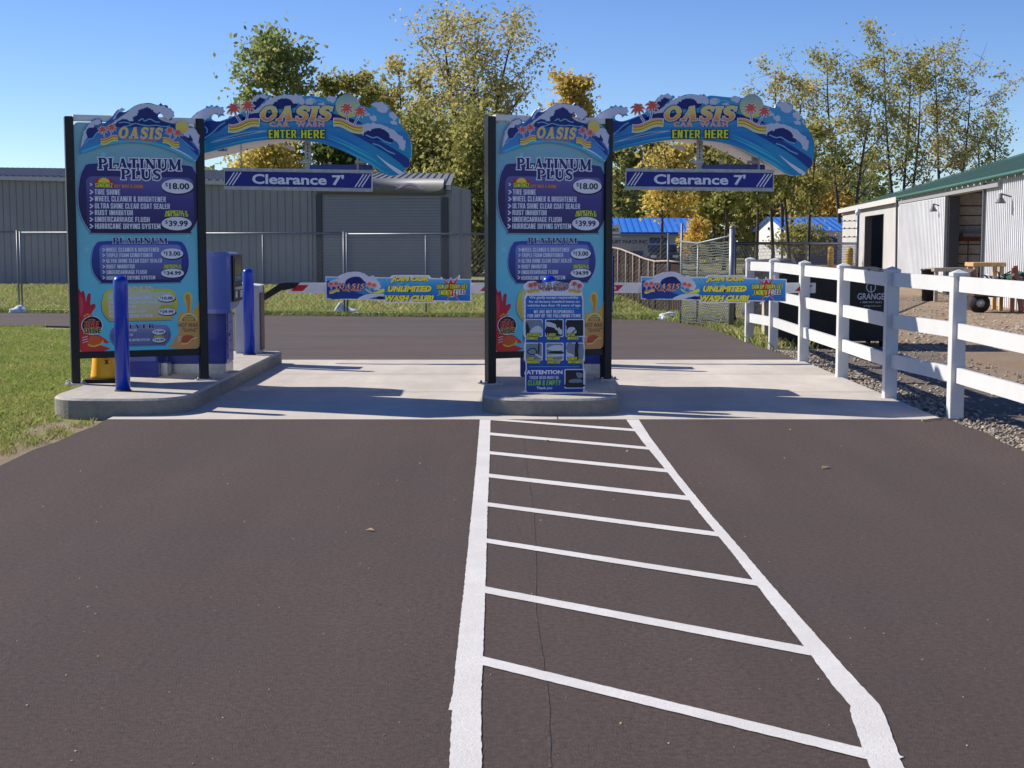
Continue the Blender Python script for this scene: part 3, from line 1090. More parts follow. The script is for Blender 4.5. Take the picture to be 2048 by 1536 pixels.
def make_menu():
    t = thing("menu_board", ORIGIN_S, "tall turquoise wash price board in a black frame beside the lawn", "sign", "wash price boards")
    pw = .085
    for k, u in enumerate((0, SW)):
        g = MB()
        c = MP.pt(u, 0)
        top = MP.uv(142, 233)[1] if k == 0 else MP.uv(404, 238)[1]
        g.box((c.x, c.y, (IZ + .012 + top) / 2), (pw, .12, top - IZ - .012), BLACK, TH, .006)
        po = g.build("post", t)
        g = MB()
        g.box((c.x, c.y, IZ + .006), (.2, .2, .012), GALV, TH)
        for a in (-.075, .075):
            for b in (-.075, .075):
                q = MP.pt(u + a, 0, b)
                g.lathe((q.x, q.y, IZ + .012), [(.012, 0), (.012, .018), (.006, .024)], GALV, 6)
        g.build("base_plate", po)
    vb = MP.uv(280, 700)[1]
    vt = MP.uv(200, 246)[1]
    g = MB()
    c = MP.pt(SW / 2, 0)
    g.box((c.x, c.y, vb - .035), (SW - pw - .002, .07, .07), BLACK, TH)
    g.build("bottom_rail", t)
    g = MB()
    g.box((c.x, c.y, vt + .045), (SW - pw - .002, .09, .06), WHITEM, TH)
    for i in range(20):
        q = MP.pt(pw + (SW - 2 * pw) * i / 19, 0, .046)
        g.box((q.x, q.y, vt + .045), (.012, .004, .058), WHITEM, TH)
    g.build("top_cap", t)
    # panel
    u0, u1 = pw / 2 + .003, SW - pw / 2 - .003
    NP = .030
    SGR = gradmat("menu_panel_print", [(.25, (95, 205, 222)), (1.0, (110, 205, 220)), (1.7, (120, 190, 205)), (2.3, (125, 180, 195)), (2.75, (150, 195, 205))], .3, .12, (3, 3, 3))
    g = MB()
    g.plate(MP, rrect(u0, vb, u1, vt, .05), SGR, -.03, NP, WHITEM)
    rr = random.Random(5)
    for i in range(26):     # printed droplets
        cu, cv, r = rr.uniform(u0 + .06, u1 - .06), rr.uniform(vb + .1, vt - .2), rr.uniform(.008, .028)
        g.sheet(MP, oval(cu, cv, r, r, 12), pmat("print_bubble", 130, 205, 218), NP + .001)
    pan = g.build("printed_panel", t)
    C1, C2 = crop(100, 180, 4.267), crop(100, 480, 4.042)
    uv = lambda f, x, y: MP.uv(*f(x, y), NP)
    box = lambda f, x0, y0, x1, y1: (uv(f, x0, y1)[0], uv(f, (x0 + x1) / 2, y1)[1], uv(f, x1, y0)[0], uv(f, (x0 + x1) / 2, y0)[1])
    n = NP + .002

    def badge(outer, inner, c_out, c_in, title, tb, lines, fx, prices, t2=None, t2b=None, tcol=NAVY, price_col=INK, name="package_panel", sz=1.0, tk=0.09):
        g = MB()
        b = box(*outer)
        W, H = b[2] - b[0], b[3] - b[1]
        o = [(b[0] + W * .16, b[3]), (b[2] - W * .16, b[3]), (b[2] - W * .05, b[3] - H * .08), (b[2] - W * .01, b[3] - H * .3), (b[2], b[3] - H * .55), (b[2] - W * .025, b[1] + H * .22), (b[2] - W * .09, b[1] + H * .03), (b[2] - W * .14, b[1]),
             (b[0] + W * .14, b[1]), (b[0] + W * .09, b[1] + H * .03), (b[0] + W * .025, b[1] + H * .22), (b[0], b[3] - H * .55), (b[0] + W * .01, b[3] - H * .3), (b[0] + W * .05, b[3] - H * .08)]
        so = smooth(o, 4)
        cu, cv = (b[0] + b[2]) / 2, (b[1] + b[3]) / 2
        g.sheet(MP, [(cu + (x - cu) * 1.015 - .006, cv + (y - cv) * 1.015 - .008) for x, y in so], pmat("print_teal_edge", 60, 140, 165), n - .0006)
        g.sheet(MP, [(cu + (x - cu) * 1.012, cv + (y - cv) * 1.012) for x, y in so], LAV, n)
        g.sheet(MP, so, c_out, n + .001)
        bi = box(*inner)
        g.sheet(MP, rrect(*bi, (bi[2] - bi[0]) * .06), c_in, n + .002)
        slab_text(g, MP, title, box(*tb), tcol, n + .003, out=tk, out_m=WHT)
        if t2: slab_text(g, MP, t2, box(*t2b), tcol, n + .0055, out=tk, out_m=WHT)
        for f, x, y0, y1, w, s in lines:
            bb = box(f, x, y0, w, y1)
            text(g, MP, s, bb, WHT, n + .004, bold=.062)
            h = bb[3] - bb[1]
            a = uv(f, fx, (y0 + y1) / 2)
            g.strip(MP, [(a[0], a[1] + h * .36), (a[0] + h * .55, a[1]), (a[0], a[1] - h * .36)], h * .28, WHT, n + .004)
        for (f, x, y, rx, ry, s, ml) in prices:
            c = uv(f, x, y)
            ru = abs(uv(f, x + rx, y)[0] - c[0]); rv = abs(uv(f, x, y + ry)[1] - c[1])
            g.sheet(MP, oval(c[0] + .004, c[1] - .008, ru * 1.06, rv * 1.08), INK, n + .0045)
            g.sheet(MP, oval(c[0], c[1], ru, rv), WHT, n + .0055)
            text(g, MP, s, (c[0] - ru * .52, c[1] - rv * .42, c[0] + ru * .74, c[1] + rv * .45), price_col, n + .0065, bold=.03, plain=1)
            text(g, MP, "$", (c[0] - ru * .78, c[1] - rv * .1, c[0] - ru * .58, c[1] + rv * .48), price_col, n + .0065, bold=.0, plain=1)
            if ml:
                hh = rv * .42
                for i, (w_, wd) in enumerate((("MONTHLY", .86), ("UNLIMITED", .92))):
                    v0 = c[1] + rv * 1.02 + hh * 1.02 * (1 - i)
                    text(g, MP, w_, (c[0] - ru * wd * .86, v0, c[0] + ru * wd * .86, v0 + hh), LIME, n + .007 + i * .0002, bold=.05, out=.035, out_m=INK, arc=hh * .25, shear=.1)
        return g.build(name, pan)

    PP = gradmat("badge_purple", [(1.5, (30, 22, 62)), (2.05, (42, 36, 100)), (2.3, (45, 45, 125))])
    PI = gradmat("badge_purple_inner", [(1.5, (38, 30, 78)), (1.9, (70, 60, 135)), (2.2, (110, 105, 165))])
    L1 = [(C1, 380, 848, 893, 598, "TIRE SHINE"), (C1, 380, 908, 953, 988, "WHEEL CLEANER & BRIGHTENER"), (C1, 382, 968, 1013, 1022, "ULTRA SHINE CLEAR COAT SEALER"), (C1, 382, 1025, 1068, 708, "RUST INHIBITOR"), (C1, 383, 1083, 1126, 850, "UNDERCARRIAGE FLUSH"), (C1, 384, 1140, 1185, 942, "HURRICANE DRYING SYSTEM")]
    ob = badge((C1, 250, 632, 1280, 1222), (C1, 318, 742, 1222, 1190), PP, PI, "PLATINUM", (C1, 412, 585, 1118, 682), L1, 340,
               [(C1, 1087, 822, 135, 62, "18.00", 0), (C1, 1080, 1140, 128, 57, "39.99", 1)], "PLUS", (C1, 606, 676, 945, 765))
    g = MB()
    b = box(C1, 385, 795, 535, 832)
    g.sheet(MP, [(b[0] - .01, b[3]), (b[2] + .01, b[3]), (b[2] - .01, b[3] + .045), (b[0] + .01, b[3] + .045)], CRIM, n + .004)
    cu = (b[0] + b[2]) / 2
    g.sheet(MP, [(cu + .06 * math.cos(math.pi * i / 10), b[3] + .055 * math.sin(math.pi * i / 10)) for i in range(11)], YELP, n + .005)
    text(g, MP, "SIMONIZ", b, LIME, n + .006, bold=.06, out=.08, out_m=INK)
    text(g, MP, "HOT WAX & SHINE", box(C1, 545, 808, 795, 836), ORNG, n + .006, bold=.04, shear=.1)
    g.strip(MP, [(uv(C1, 340, 806)[0], uv(C1, 340, 806)[1] + .012), (uv(C1, 358, 806)[0], uv(C1, 358, 806)[1]), (uv(C1, 340, 806)[0], uv(C1, 340, 806)[1] - .012)], .012, WHT, n + .004)
    g.build("wax_logo", pan)
    PB = gradmat("badge_blue", [(1.0, (25, 28, 85)), (1.4, (45, 70, 160))])
    PBI = gradmat("badge_blue_inner", [(1.0, (50, 52, 115)), (1.4, (120, 130, 195))])
    L2 = [(C2, 452, 62, 95, 880, "WHEEL CLEANER & BRIGHTENER"), (C2, 455, 107, 138, 828, "TRIPLE FOAM CONDITIONER"), (C2, 455, 152, 183, 905, "ULTRA SHINE CLEAR COAT SEALER"), (C2, 456, 198, 230, 684, "RUST INHIBITOR"), (C2, 457, 243, 275, 783, "UNDERCARRIAGE FLUSH"), (C2, 457, 289, 320, 850, "HURRICANE DRYING SYSTEM")]
    badge((C2, 340, 8, 1118, 345), (C2, 405, 38, 1060, 320), PB, PBI, "PLATINUM", (C2, 508, -18, 948, 28), L2, 425,
          [(C2, 986, 110, 90, 42, "13.00", 0), (C2, 990, 268, 92, 36, "34.99", 1)], tk=.06)
    PG = gradmat("badge_gold", [(.6, (215, 170, 55)), (.9, (215, 215, 75))])
    PGI = gradmat("badge_gold_inner", [(.6, (225, 190, 95)), (.9, (205, 215, 180))])
    L3 = [(C2, 506, 455, 478, 820, "TRIPLE FOAM CONDITIONER"), (C2, 506, 491, 514, 868, "ULTRA SHINE CLEAR COAT SEALER"), (C2, 507, 529, 552, 692, "RUST INHIBITOR"), (C2, 508, 565, 588, 776, "UNDERCARRIAGE FLUSH"), (C2, 508, 602, 625, 828, "HURRICANE DRYING SYSTEM")]
    badge((C2, 425, 396, 1028, 650), (C2, 470, 420, 985, 632), PG, PGI, "GOLD", (C2, 600, 376, 828, 418), L3, 482,
          [(C2, 942, 470, 68, 28, "10.00", 0), (C2, 944, 580, 70, 27, "29.99", 1)], tcol=YELP, tk=.06)
    PS = gradmat("badge_silver", [(.5, (95, 105, 150)), (.72, (170, 180, 215))])
    PSI = gradmat("badge_silver_inner", [(.5, (110, 118, 160)), (.72, (185, 192, 225))])
    L4 = [(C2, 560, 720, 738, 700, "UNDERCARRIAGE FLUSH"), (C2, 560, 758, 776, 670, "RUST INHIBITOR"), (C2, 560, 798, 817, 805, "HURRICANE DRYING SYSTEM")]
    badge((C2, 490, 690, 975, 852), (C2, 530, 706, 950, 840), PS, PSI, "SILVER", (C2, 560, 683, 848, 716), L4, 545,
          [(C2, 880, 742, 54, 23, "7.00", 0), (C2, 880, 808, 54, 20, "24.99", 1)], tk=.05)
    # splashes and their round emblems in the lower corners
    g = MB()
    S = lambda pts: [uv(C2, x, y) for x, y in pts]
    RS = gradmat("splash_red", [(.4, (215, 60, 55)), (1.0, (190, 25, 55))])
    g.sheet(MP, S(smooth([(226, 420), (250, 425), (268, 410), (282, 440), (290, 500), (300, 450), (318, 430), (330, 450), (325, 520), (340, 520), (362, 515), (368, 545), (345, 575), (330, 620), (345, 700), (350, 760), (400, 770), (470, 820), (468, 835), (420, 830), (380, 840), (440, 860), (480, 884), (236, 890)], 3)), RS, n)
    g.sheet(MP, S(smooth([(238, 440), (262, 480), (270, 550), (250, 620), (240, 540)], 3)), pmat("print_pink", 225, 70, 90), n + .001)
    c = uv(C2, 340, 690)
    g.sheet(MP, oval(c[0], c[1], .108, .098), WHT, n + .0015)
    g.sheet(MP, oval(c[0], c[1], .100, .090), INK, n + .002)
    g.sheet(MP, oval(c[0] - .005, c[1], .078, .07), pmat("print_tyre_face", 160, 90, 75), n + .0026)
    for k in range(10):
        a = k * .628
        g.strip(MP, [(c[0] + .02 * math.cos(a), c[1] + .02 * math.sin(a)), (c[0] + .07 * math.cos(a), c[1] + .062 * math.sin(a))], .007, PALE, n + .003)
    text(g, MP, "TIRE", box(C2, 278, 655, 400, 708), CORAL, n + .004, bold=.03, plain=1, out=.07, out_m=INK, shear=.15)
    text(g, MP, "SHINE", box(C2, 272, 712, 412, 755), INK, n + .0055, bold=.03, plain=1, out=.06, out_m=SANDP, shear=.15)
    g.strip(MP, S([(270, 620), (300, 600), (345, 615)]), .02, ORNG, n + .003)
    g.sheet(MP, S(smooth([(300, 830), (330, 775), (400, 780), (440, 810), (420, 830), (370, 860), (310, 860)], 3)), pmat("print_splash_orange", 225, 100, 50), n + .0028)
    g.strip(MP, S(smooth([(310, 845), (350, 860), (410, 840), (430, 815)], 3, False)), .012, YELP, n + .0035)
    for i in range(3): g.strip(MP, S([(262, 790 + i * 20), (305, 778 + i * 20)]), .006, WHT, n + .0035)
    g.build("tire_shine_emblem", pan)
    g = MB()
    OS = gradmat("splash_amber", [(.4, (225, 160, 90)), (.75, (240, 185, 80)), (1.0, (245, 220, 100))])
    g.sheet(MP, S(smooth([(1090, 430), (1115, 420), (1145, 440), (1148, 500), (1140, 560), (1145, 590), (1175, 550), (1200, 510), (1206, 520), (1206, 864), (960, 866), (990, 840), (1010, 790), (1040, 760), (1040, 690), (1030, 640), (1060, 580), (1095, 590), (1105, 540), (1080, 480)], 3)), OS, n)
    g.sheet(MP, S(smooth([(1100, 440), (1130, 450), (1128, 540), (1112, 600), (1110, 520), (1095, 470)], 3)), pmat("print_honey", 215, 150, 60), n + .001)
    c = uv(C2, 1122, 655)
    g.sheet(MP, [(c[0] + .094 * math.cos(math.pi * i / 14), c[1] + .085 * math.sin(math.pi * i / 14)) for i in range(15)], SANDP, n + .0016)
    g.sheet(MP, [(c[0] + .075 * math.cos(math.pi * i / 14), c[1] + .068 * math.sin(math.pi * i / 14)) for i in range(15)], pmat("print_wax_lid", 190, 120, 50), n + .0022)
    for i, w in enumerate((.05, .058, .05)):
        g.strip(MP, [(c[0] - w, c[1] + .012 + i * .018), (c[0] + w, c[1] + .012 + i * .018)], .006, SANDP, n + .003)
    MARO = pmat("print_maroon", 150, 50, 30)
    text(g, MP, "HOT WAX", box(C2, 1038, 668, 1196, 706), MARO, n + .004, bold=.025, plain=1, out=.05, out_m=SANDP)
    text(g, MP, '"SHINE"', box(C2, 1068, 712, 1192, 745), MARO, n + .0055, bold=.025, plain=1, out=.05, out_m=SANDP)
    g.sheet(MP, S(smooth([(1060, 820), (1080, 775), (1140, 770), (1165, 795), (1130, 825), (1080, 830)], 3)), pmat("print_splash_red", 205, 85, 45), n + .003)
    g.strip(MP, S(smooth([(1060, 840), (1110, 835), (1150, 800), (1190, 790)], 3, False)), .012, SANDP, n + .0036)
    for i in range(3): g.strip(MP, S([(1028, 790 + i * 16), (1060, 776 + i * 16)]), .005, WHT, n + .0036)
    g.build("hot_wax_emblem", pan)
    # wave topper: a cut-out board in front of the panel
    C6 = crop(150, 200, 7.877)
    n6 = NP + .035
    Q = lambda pts: [MP.uv(*C6(x, y), n6) for x, y in pts]
    outl = [(75, 835), (85, 740), (105, 640), (130, 520), (165, 430), (225, 370), (262, 335), (268, 310), (300, 312), (318, 288), (345, 300), (372, 286), (400, 300), (425, 325), (428, 360), (408, 388), (370, 392), (350, 405), (372, 428), (430, 400), (500, 340), (570, 285), (620, 210), (672, 152), (705, 150), (735, 118), (755, 135), (792, 150), (760, 170), (742, 188), (800, 186), (880, 130), (980, 75), (1100, 48), (1200, 50), (1310, 80), (1350, 42), (1382, 82), (1430, 78), (1462, 95), (1475, 135), (1510, 130), (1528, 165), (1568, 190), (1545, 225), (1572, 255), (1535, 268), (1530, 300), (1500, 325), (1468, 292), (1420, 302), (1412, 275), (1380, 262), (1395, 238), (1350, 212), (1312, 235), (1315, 285), (1390, 330), (1500, 362), (1580, 378), (1605, 345), (1690, 325), (1765, 350), (1795, 400), (1800, 425), (1850, 435), (1905, 465), (1930, 505), (1945, 540), (1968, 590), (1948, 640), (1968, 690), (1962, 740), (1972, 800), (1955, 870), (1930, 920), (1890, 985), (1800, 960), (1650, 870), (1500, 800), (1300, 730), (1100, 690), (950, 675), (700, 690), (450, 740), (250, 800), (95, 850)]
    WG = gradmat("topper_sea", [(2.15, (70, 160, 215)), (2.45, (62, 135, 200)), (2.8, (30, 70, 150))], .3, .25, (4, 4, 9))
    g = MB()
    g.plate(MP, Q(smooth(outl, 2)), WG, NP + .004, n6, PALE)
    a = n6 + .0012
    rr = random.Random(11)
    g.sheet(MP, Q(foam([(92, 740), (132, 540), (200, 405), (290, 325), (345, 308), (400, 315), (410, 370), (340, 385), (300, 395), (285, 430), (225, 430), (180, 480), (175, 520), (195, 590), (150, 640), (130, 690)], 8, rr)), PALE, a)
    g.sheet(MP, Q(smooth([(180, 490), (230, 440), (290, 440), (310, 410), (330, 440), (360, 480), (300, 560), (270, 600), (200, 590)], 3)), NAVY, a + .0008)
    g.sheet(MP, Q(smooth([(520, 400), (640, 350), (760, 305), (850, 330), (915, 345), (930, 270), (985, 240), (1000, 175), (1080, 150), (1150, 125), (1230, 165), (1300, 215), (1310, 290), (1400, 345), (1580, 392), (1560, 440), (1400, 450), (1150, 420), (950, 425), (750, 440), (620, 410)], 3)), NAVY, a)
    g.sheet(MP, Q(foam([(560, 390), (680, 300), (840, 180), (980, 85), (1120, 58), (1260, 72), (1380, 92), (1460, 130), (1540, 180), (1550, 250), (1490, 300), (1420, 285), (1340, 195), (1300, 205), (1235, 190), (1225, 150), (1150, 112), (1060, 140), (990, 175), (980, 235), (915, 265), (905, 335), (840, 318), (760, 295), (660, 345)], 10, rr)), PALE, a + .0008)
    g.sheet(MP, Q(smooth([(600, 290), (680, 165), (750, 130), (770, 155), (730, 190), (690, 230), (620, 300)], 3)), PALE, a)
    g.sheet(MP, Q(smooth([(640, 270), (690, 195), (740, 190), (780, 195), (700, 250)], 3)), DEEP, a + .0006)
    for pts in ([(760, 420), (850, 405), (950, 370), (1060, 395), (1180, 405), (1280, 400), (1400, 420), (1500, 410)], [(1000, 330), (1060, 295), (1100, 330), (1180, 300), (1260, 340), (1330, 350)], [(690, 360), (800, 350), (900, 385)], [(160, 690), (220, 620), (280, 600), (340, 520), (380, 500)]):
        g.strip(MP, Q(smooth(pts, 4, False)), .010, SKYB, a + .0016)
    g.sheet(MP, Q(foam([(1690, 510), (1760, 450), (1850, 445), (1910, 480), (1955, 590), (1940, 680), (1958, 780), (1900, 720), (1850, 640), (1790, 600), (1740, 560)], 9, rr)), PALE, a)
    g.sheet(MP, Q(smooth([(1640, 560), (1740, 590), (1800, 640), (1880, 720), (1940, 800), (1935, 880), (1850, 800), (1760, 700), (1680, 640)], 3)), DEEP, a + .0005)
    g.strip(MP, Q(smooth([(1660, 600), (1760, 690), (1880, 790)], 4, False)), .008, SKYB, a + .0014)
    g.sheet(MP, Q(smooth([(1690, 560), (1790, 600), (1800, 540), (1830, 580), (1860, 640), (1790, 640)], 2)), NAVY, a + .001)
    for pts, w, m_ in (([(110, 820), (300, 745), (500, 690), (800, 650), (1050, 655), (1300, 700), (1550, 790), (1750, 890), (1890, 960)], .026, AQUA), ([(1500, 740), (1700, 830), (1900, 960)], .012, WHT)):
        g.strip(MP, Q(smooth(pts, 4, False)), w, m_, a + .0004)
    tp = g.build("wave_topper", t)
    g = MB()
    SUNG = gradmat("topper_sun", [(2.55, (235, 150, 60)), (2.62, (235, 205, 85)), (2.75, (215, 210, 125))])
    cu, cv = Q([(1687, 420)])[0]
    ru = Q([(1790, 420)])[0][0] - cu
    g.sheet(MP, oval(cu, cv, ru, ru * .98), SUNG, a + .002)
    for (x, y, bx_, by_) in ((435, 475, 470, 600), (575, 440, 560, 590), (1490, 490, 1500, 620), (1620, 525, 1530, 640)):
        c_, b_ = Q([(x, y), (bx_, by_)])
        palm(g, MP, c_[0], c_[1], .048, a + .003, b_)
    for x0, x1, y, fl, rise in ((400, 680, 625, -1, .03), (1380, 1640, 668, 1, -.035)):
        p0, p1 = Q([(x0, y), (x1, y)])
        sand(g, MP, p0[0], p1[0], p0[1], .058, a + .006, fl, rise, False)
    OG = gradmat("topper_letters", [(2.42, (225, 110, 75)), (2.54, (240, 205, 90))])
    q0, q1 = Q([(680, 600), (1385, 446)])
    slab_text(g, MP, "OASIS", (q0[0], q0[1], q1[0], q1[1]), OG, a + .004, out=.05, out_m=LAV, shear=.2, gap=.16)
    q0, q1 = Q([(780, 662), (1275, 618)])
    text(g, MP, "CAR  WASH", (q0[0], q0[1], q1[0], q1[1]), ORNG, a + .004, bold=.02, plain=1, spacing=1.25)
    g.build("logo", tp)
    return t


menu = make_menu()
menu2 = dup(menu, PITCH_X + .01, 0, "tall turquoise wash price board in a black frame behind the blue notice board")

# ------------------------------------------------------------------ arched canopy sign with hanging clearance bar
YA = 15.8
AP = Plane((0, YA, 0), 0)
C3 = crop(380, 170, 4.267)
A3 = lambda pts: [AP.uv(*C3(x, y)) for x, y in pts]


def make_arch():
    ox = AP.uv(395, 300)[0]
    t = thing("arch_sign", (ox, YA + .7, IZ), "blue wave arch sign over the left lane", "sign", "wave arch signs over the lanes")
    low = [(-150, 640), (0, 606), (120, 582), (300, 535), (500, 490), (660, 468), (800, 462), (1000, 478), (1150, 503), (1300, 560), (1420, 620), (1550, 690), (1640, 752), (1720, 775)]
    up = [(1790, 765), (1840, 720), (1875, 650), (1890, 580), (1885, 500), (1862, 420), (1805, 345), (1782, 318), (1788, 290), (1770, 262), (1748, 255), (1738, 228), (1700, 212), (1690, 170), (1650, 145), (1612, 148), (1580, 138), (1548, 165), (1545, 195), (1500, 185), (1446, 168)]
    up += [(1345 + 102 * math.cos(a), 180 - 102 * math.sin(a)) for a in (math.radians(x) for x in (12, 35, 60, 85, 110, 135))]
    up += [(1240, 108), (1205, 92), (1170, 105), (1100, 100), (1030, 92), (985, 90), (960, 98), (935, 75), (910, 92), (870, 82), (800, 78), (740, 95), (700, 118), (660, 128), (690, 105), (670, 88), (640, 96), (628, 68), (600, 88), (570, 80), (548, 108), (524, 128), (530, 160), (480, 190), (430, 240), (380, 262), (330, 282), (255, 308), (205, 305), (180, 285), (190, 255), (215, 248), (240, 262), (240, 282), (262, 262), (296, 262), (278, 240), (300, 222), (275, 208), (280, 185), (252, 192), (230, 172), (205, 188), (185, 168), (165, 185), (140, 176), (130, 198), (60, 232), (0, 290), (-60, 350), (-150, 420)]
    SEA = gradmat("arch_sea", [(2.2 - IZ, (28, 140, 185)), (2.55 - IZ, (30, 150, 195)), (2.75 - IZ, (38, 130, 195)), (2.95 - IZ, (70, 165, 210)), (3.1 - IZ, (60, 160, 205))], .3, .5, (2.2, 1, 14))
    g = MB()
    outline = A3(smooth(low, 2, False)[:-1] + smooth([low[-1]] + up, 2, False))
    g.plate(AP, outline, SEA, -.05, 0, WHITEM)
    rr = random.Random(3)
    a = .0012
    # streaks that follow the arch
    def arc(dy, x0, x1, k=16):
        L = smooth(low, 6, False)
        pts = [(x, y - dy) for x, y in L if x0 <= x <= x1]
        return A3(pts)
    for dy, x0, x1, w, m_ in ((40, 130, 1500, .03, MIDB), (82, 150, 660, .022, SKYB), (74, 150, 660, .012, WHT), (22, 180, 1200, .012, AQUA), (60, 1160, 1640, .02, AQUA), (86, 1160, 1560, .012, AQUA), (16, 1300, 1690, .02, AQUA), (110, 160, 600, .02, MIDB), (112, 1180, 1500, .025, MIDB)):
        P = arc(dy, x0, x1)
        if len(P) > 2:
            k = len(P) - 1
            g.strip(AP, P, [w * (.15 + math.sin(math.pi * i / k)) for i in range(k + 1)], m_, a)
    a += .001
    g.sheet(AP, A3(smooth([(1590, 595), (1680, 660), (1815, 745), (1790, 765), (1700, 700)], 3)), WHT, a)
    # deep water
    g.sheet(AP, A3(smooth([(115, 330), (180, 305), (255, 315), (340, 290), (430, 245), (470, 300), (420, 340), (320, 340), (250, 390), (180, 420), (118, 470)], 3)), DEEP, a)
    g.sheet(AP, A3(smooth([(440, 290), (520, 245), (620, 230), (740, 250), (900, 235), (1000, 250), (1100, 245), (1200, 240), (1300, 265), (1420, 300), (1460, 330), (1300, 310), (1180, 300), (900, 310), (640, 300), (560, 300)], 3)), NAVY, a)
    g.sheet(AP, A3(smooth([(1380, 410), (1470, 430), (1560, 460), (1660, 500), (1780, 570), (1872, 640), (1850, 710), (1760, 640), (1640, 560), (1500, 480)], 3)), DEEP, a)
    g.sheet(AP, A3(smooth([(1480, 430), (1510, 395), (1570, 375), (1620, 368), (1680, 395), (1700, 430), (1740, 460), (1720, 490), (1660, 480), (1580, 470)], 3)), NAVY, a + .0008)
    g.sheet(AP, A3(smooth([(690, 180), (730, 140), (790, 118), (850, 125), (890, 150), (920, 165), (900, 190), (860, 200), (760, 205)], 3)), NAVY, a + .0008)
    g.sheet(AP, A3(smooth([(515, 190), (545, 140), (590, 110), (640, 125), (620, 150), (560, 210), (520, 220)], 3)), NAVY, a + .0006)
    # foam
    b = a + .0014
    g.sheet(AP, A3(foam([(-120, 400), (0, 300), (60, 245), (140, 195), (205, 190), (270, 195), (290, 222), (255, 250), (215, 240), (180, 255), (150, 285), (60, 320), (-60, 410)], 7, rr)), PALE, b)
    g.sheet(AP, A3(foam([(520, 250), (600, 185), (680, 130), (740, 100), (830, 86), (930, 96), (980, 120), (970, 170), (920, 150), (890, 160), (850, 118), (780, 110), (720, 140), (690, 180), (620, 215)], 8, rr)), PALE, b)
    g.sheet(AP, A3(foam([(520, 150), (560, 100), (620, 82), (665, 95), (640, 118), (590, 105), (550, 140)], 6, rr)), PALE, b + .0004)
    for pts in ([(985, 130), (1030, 108), (1070, 135), (1050, 160), (1000, 170)], [(1165, 120), (1200, 98), (1245, 115), (1230, 150), (1180, 140)], [(1545, 170), (1590, 145), (1650, 155), (1685, 190), (1680, 230), (1640, 235), (1600, 215), (1590, 185)], [(1700, 240), (1740, 235), (1765, 270), (1750, 300), (1710, 280)],
                [(1540, 265), (1580, 262), (1595, 295), (1570, 310), (1540, 290)], [(1090, 160), (1130, 150), (1150, 175), (1110, 190)], [(940, 200), (990, 185), (1040, 205), (1000, 225)], [(1710, 315), (1750, 305), (1770, 330), (1730, 340)], [(1480, 240), (1520, 235), (1540, 255), (1500, 262)]):
        g.sheet(AP, A3(foam(pts, 6, rr)), PALE, b + .0002)
    g.sheet(AP, A3(foam([(1460, 345), (1540, 332), (1640, 340), (1720, 375), (1790, 430), (1840, 500), (1830, 550), (1800, 545), (1775, 500), (1720, 455), (1690, 405), (1620, 365), (1550, 375), (1500, 400), (1470, 420)], 8, rr)), PALE, b)
    for pts in ([(125, 455), (180, 415), (215, 385), (250, 350), (300, 320)], [(130, 355), (150, 385), (140, 410)], [(1500, 425), (1560, 450), (1600, 445), (1660, 480), (1720, 500)], [(1560, 500), (1620, 520), (1680, 560), (1750, 590)], [(700, 240), (760, 225), (820, 245)], [(1040, 140), (1100, 130), (1160, 150)]):
        g.strip(AP, A3(smooth(pts, 4, False)), .013, SKYB, b + .0006)
    fp = g.build("wave_panel", t)
    # logo pieces on the panel
    g = MB()
    n = b + .002
    SG = gradmat("arch_sun", [(2.86 - IZ, (225, 120, 60)), (2.96 - IZ, (225, 215, 90)), (3.1 - IZ, (175, 195, 175)), (3.2 - IZ, (140, 170, 180))])
    (cu, cv), (c1, _) = A3([(1345, 180), (1446, 180)])
    g.plate(AP, oval(cu, cv, c1 - cu, c1 - cu, 36), SG, n - .006, n, PALE)
    for (x, y, bx_, by_, r) in ((372, 208, 445, 335, 62), (494, 185, 480, 325, 60), (1335, 205, 1350, 345, 58), (1452, 232, 1395, 345, 56)):
        (u, v), (bu, bv), (ru, _) = A3([(x, y), (bx_, by_), (x + r, y)])
        palm(g, AP, u, v, ru - u, n + .002, (bu, bv))
    for x0, x1, y, fl, rise in ((335, 590, 345, -1, .055), (1232, 1475, 350, 1, -.07)):
        (p0, v0), (p1, _), (_, hv) = A3([(x0, y), (x1, y), (x0, y - 62)])
        sand(g, AP, p0, p1, v0, (hv - v0) * .95, n + .006, fl, rise)
    LG = gradmat("arch_letters", [(2.875 - IZ, (230, 105, 85)), (2.94 - IZ, (240, 165, 75)), (3.0 - IZ, (240, 215, 100))])
    (q0, v0), (q1, v1) = A3([(592, 305), (1225, 185)])
    slab_text(g, AP, "OASIS", (q0, v0, q1, v1), INK, n + .0028, out_m=INK, out=.11, shear=.22, gap=.1)
    slab_text(g, AP, "OASIS", (q0, v0, q1, v1), LG, n + .0052, out=.06, out_m=PALE, shear=.22, gap=.1)
    (q0, v0), (q1, v1) = A3([(682, 356), (1143, 316)])
    text(g, AP, "CAR  WASH", (q0, v0, q1, v1), PEACH, n + .004, bold=.03, out=.06, out_m=LAV, plain=1, spacing=1.3)
    (q0, v0), (q1, v1) = A3([(672, 455), (910, 383)])
    text(g, AP, "ENTER", (q0, v0, q1, v1), LIME, n + .004, bold=.05, out=.09, out_m=INK)
    (q0, v0), (q1, v1) = A3([(948, 455), (1153, 383)])
    text(g, AP, "HERE", (q0, v0, q1, v1), LIME, n + .0043, bold=.05, out=.09, out_m=INK)
    g.build("logo", fp)
    # white sheet-metal soffit behind the panel and its rear board
    D = 1.5
    RS_ = .055
    Ls = [p for p in A3(smooth(low, 3, False))]
    g = MB()
    k = len(Ls)
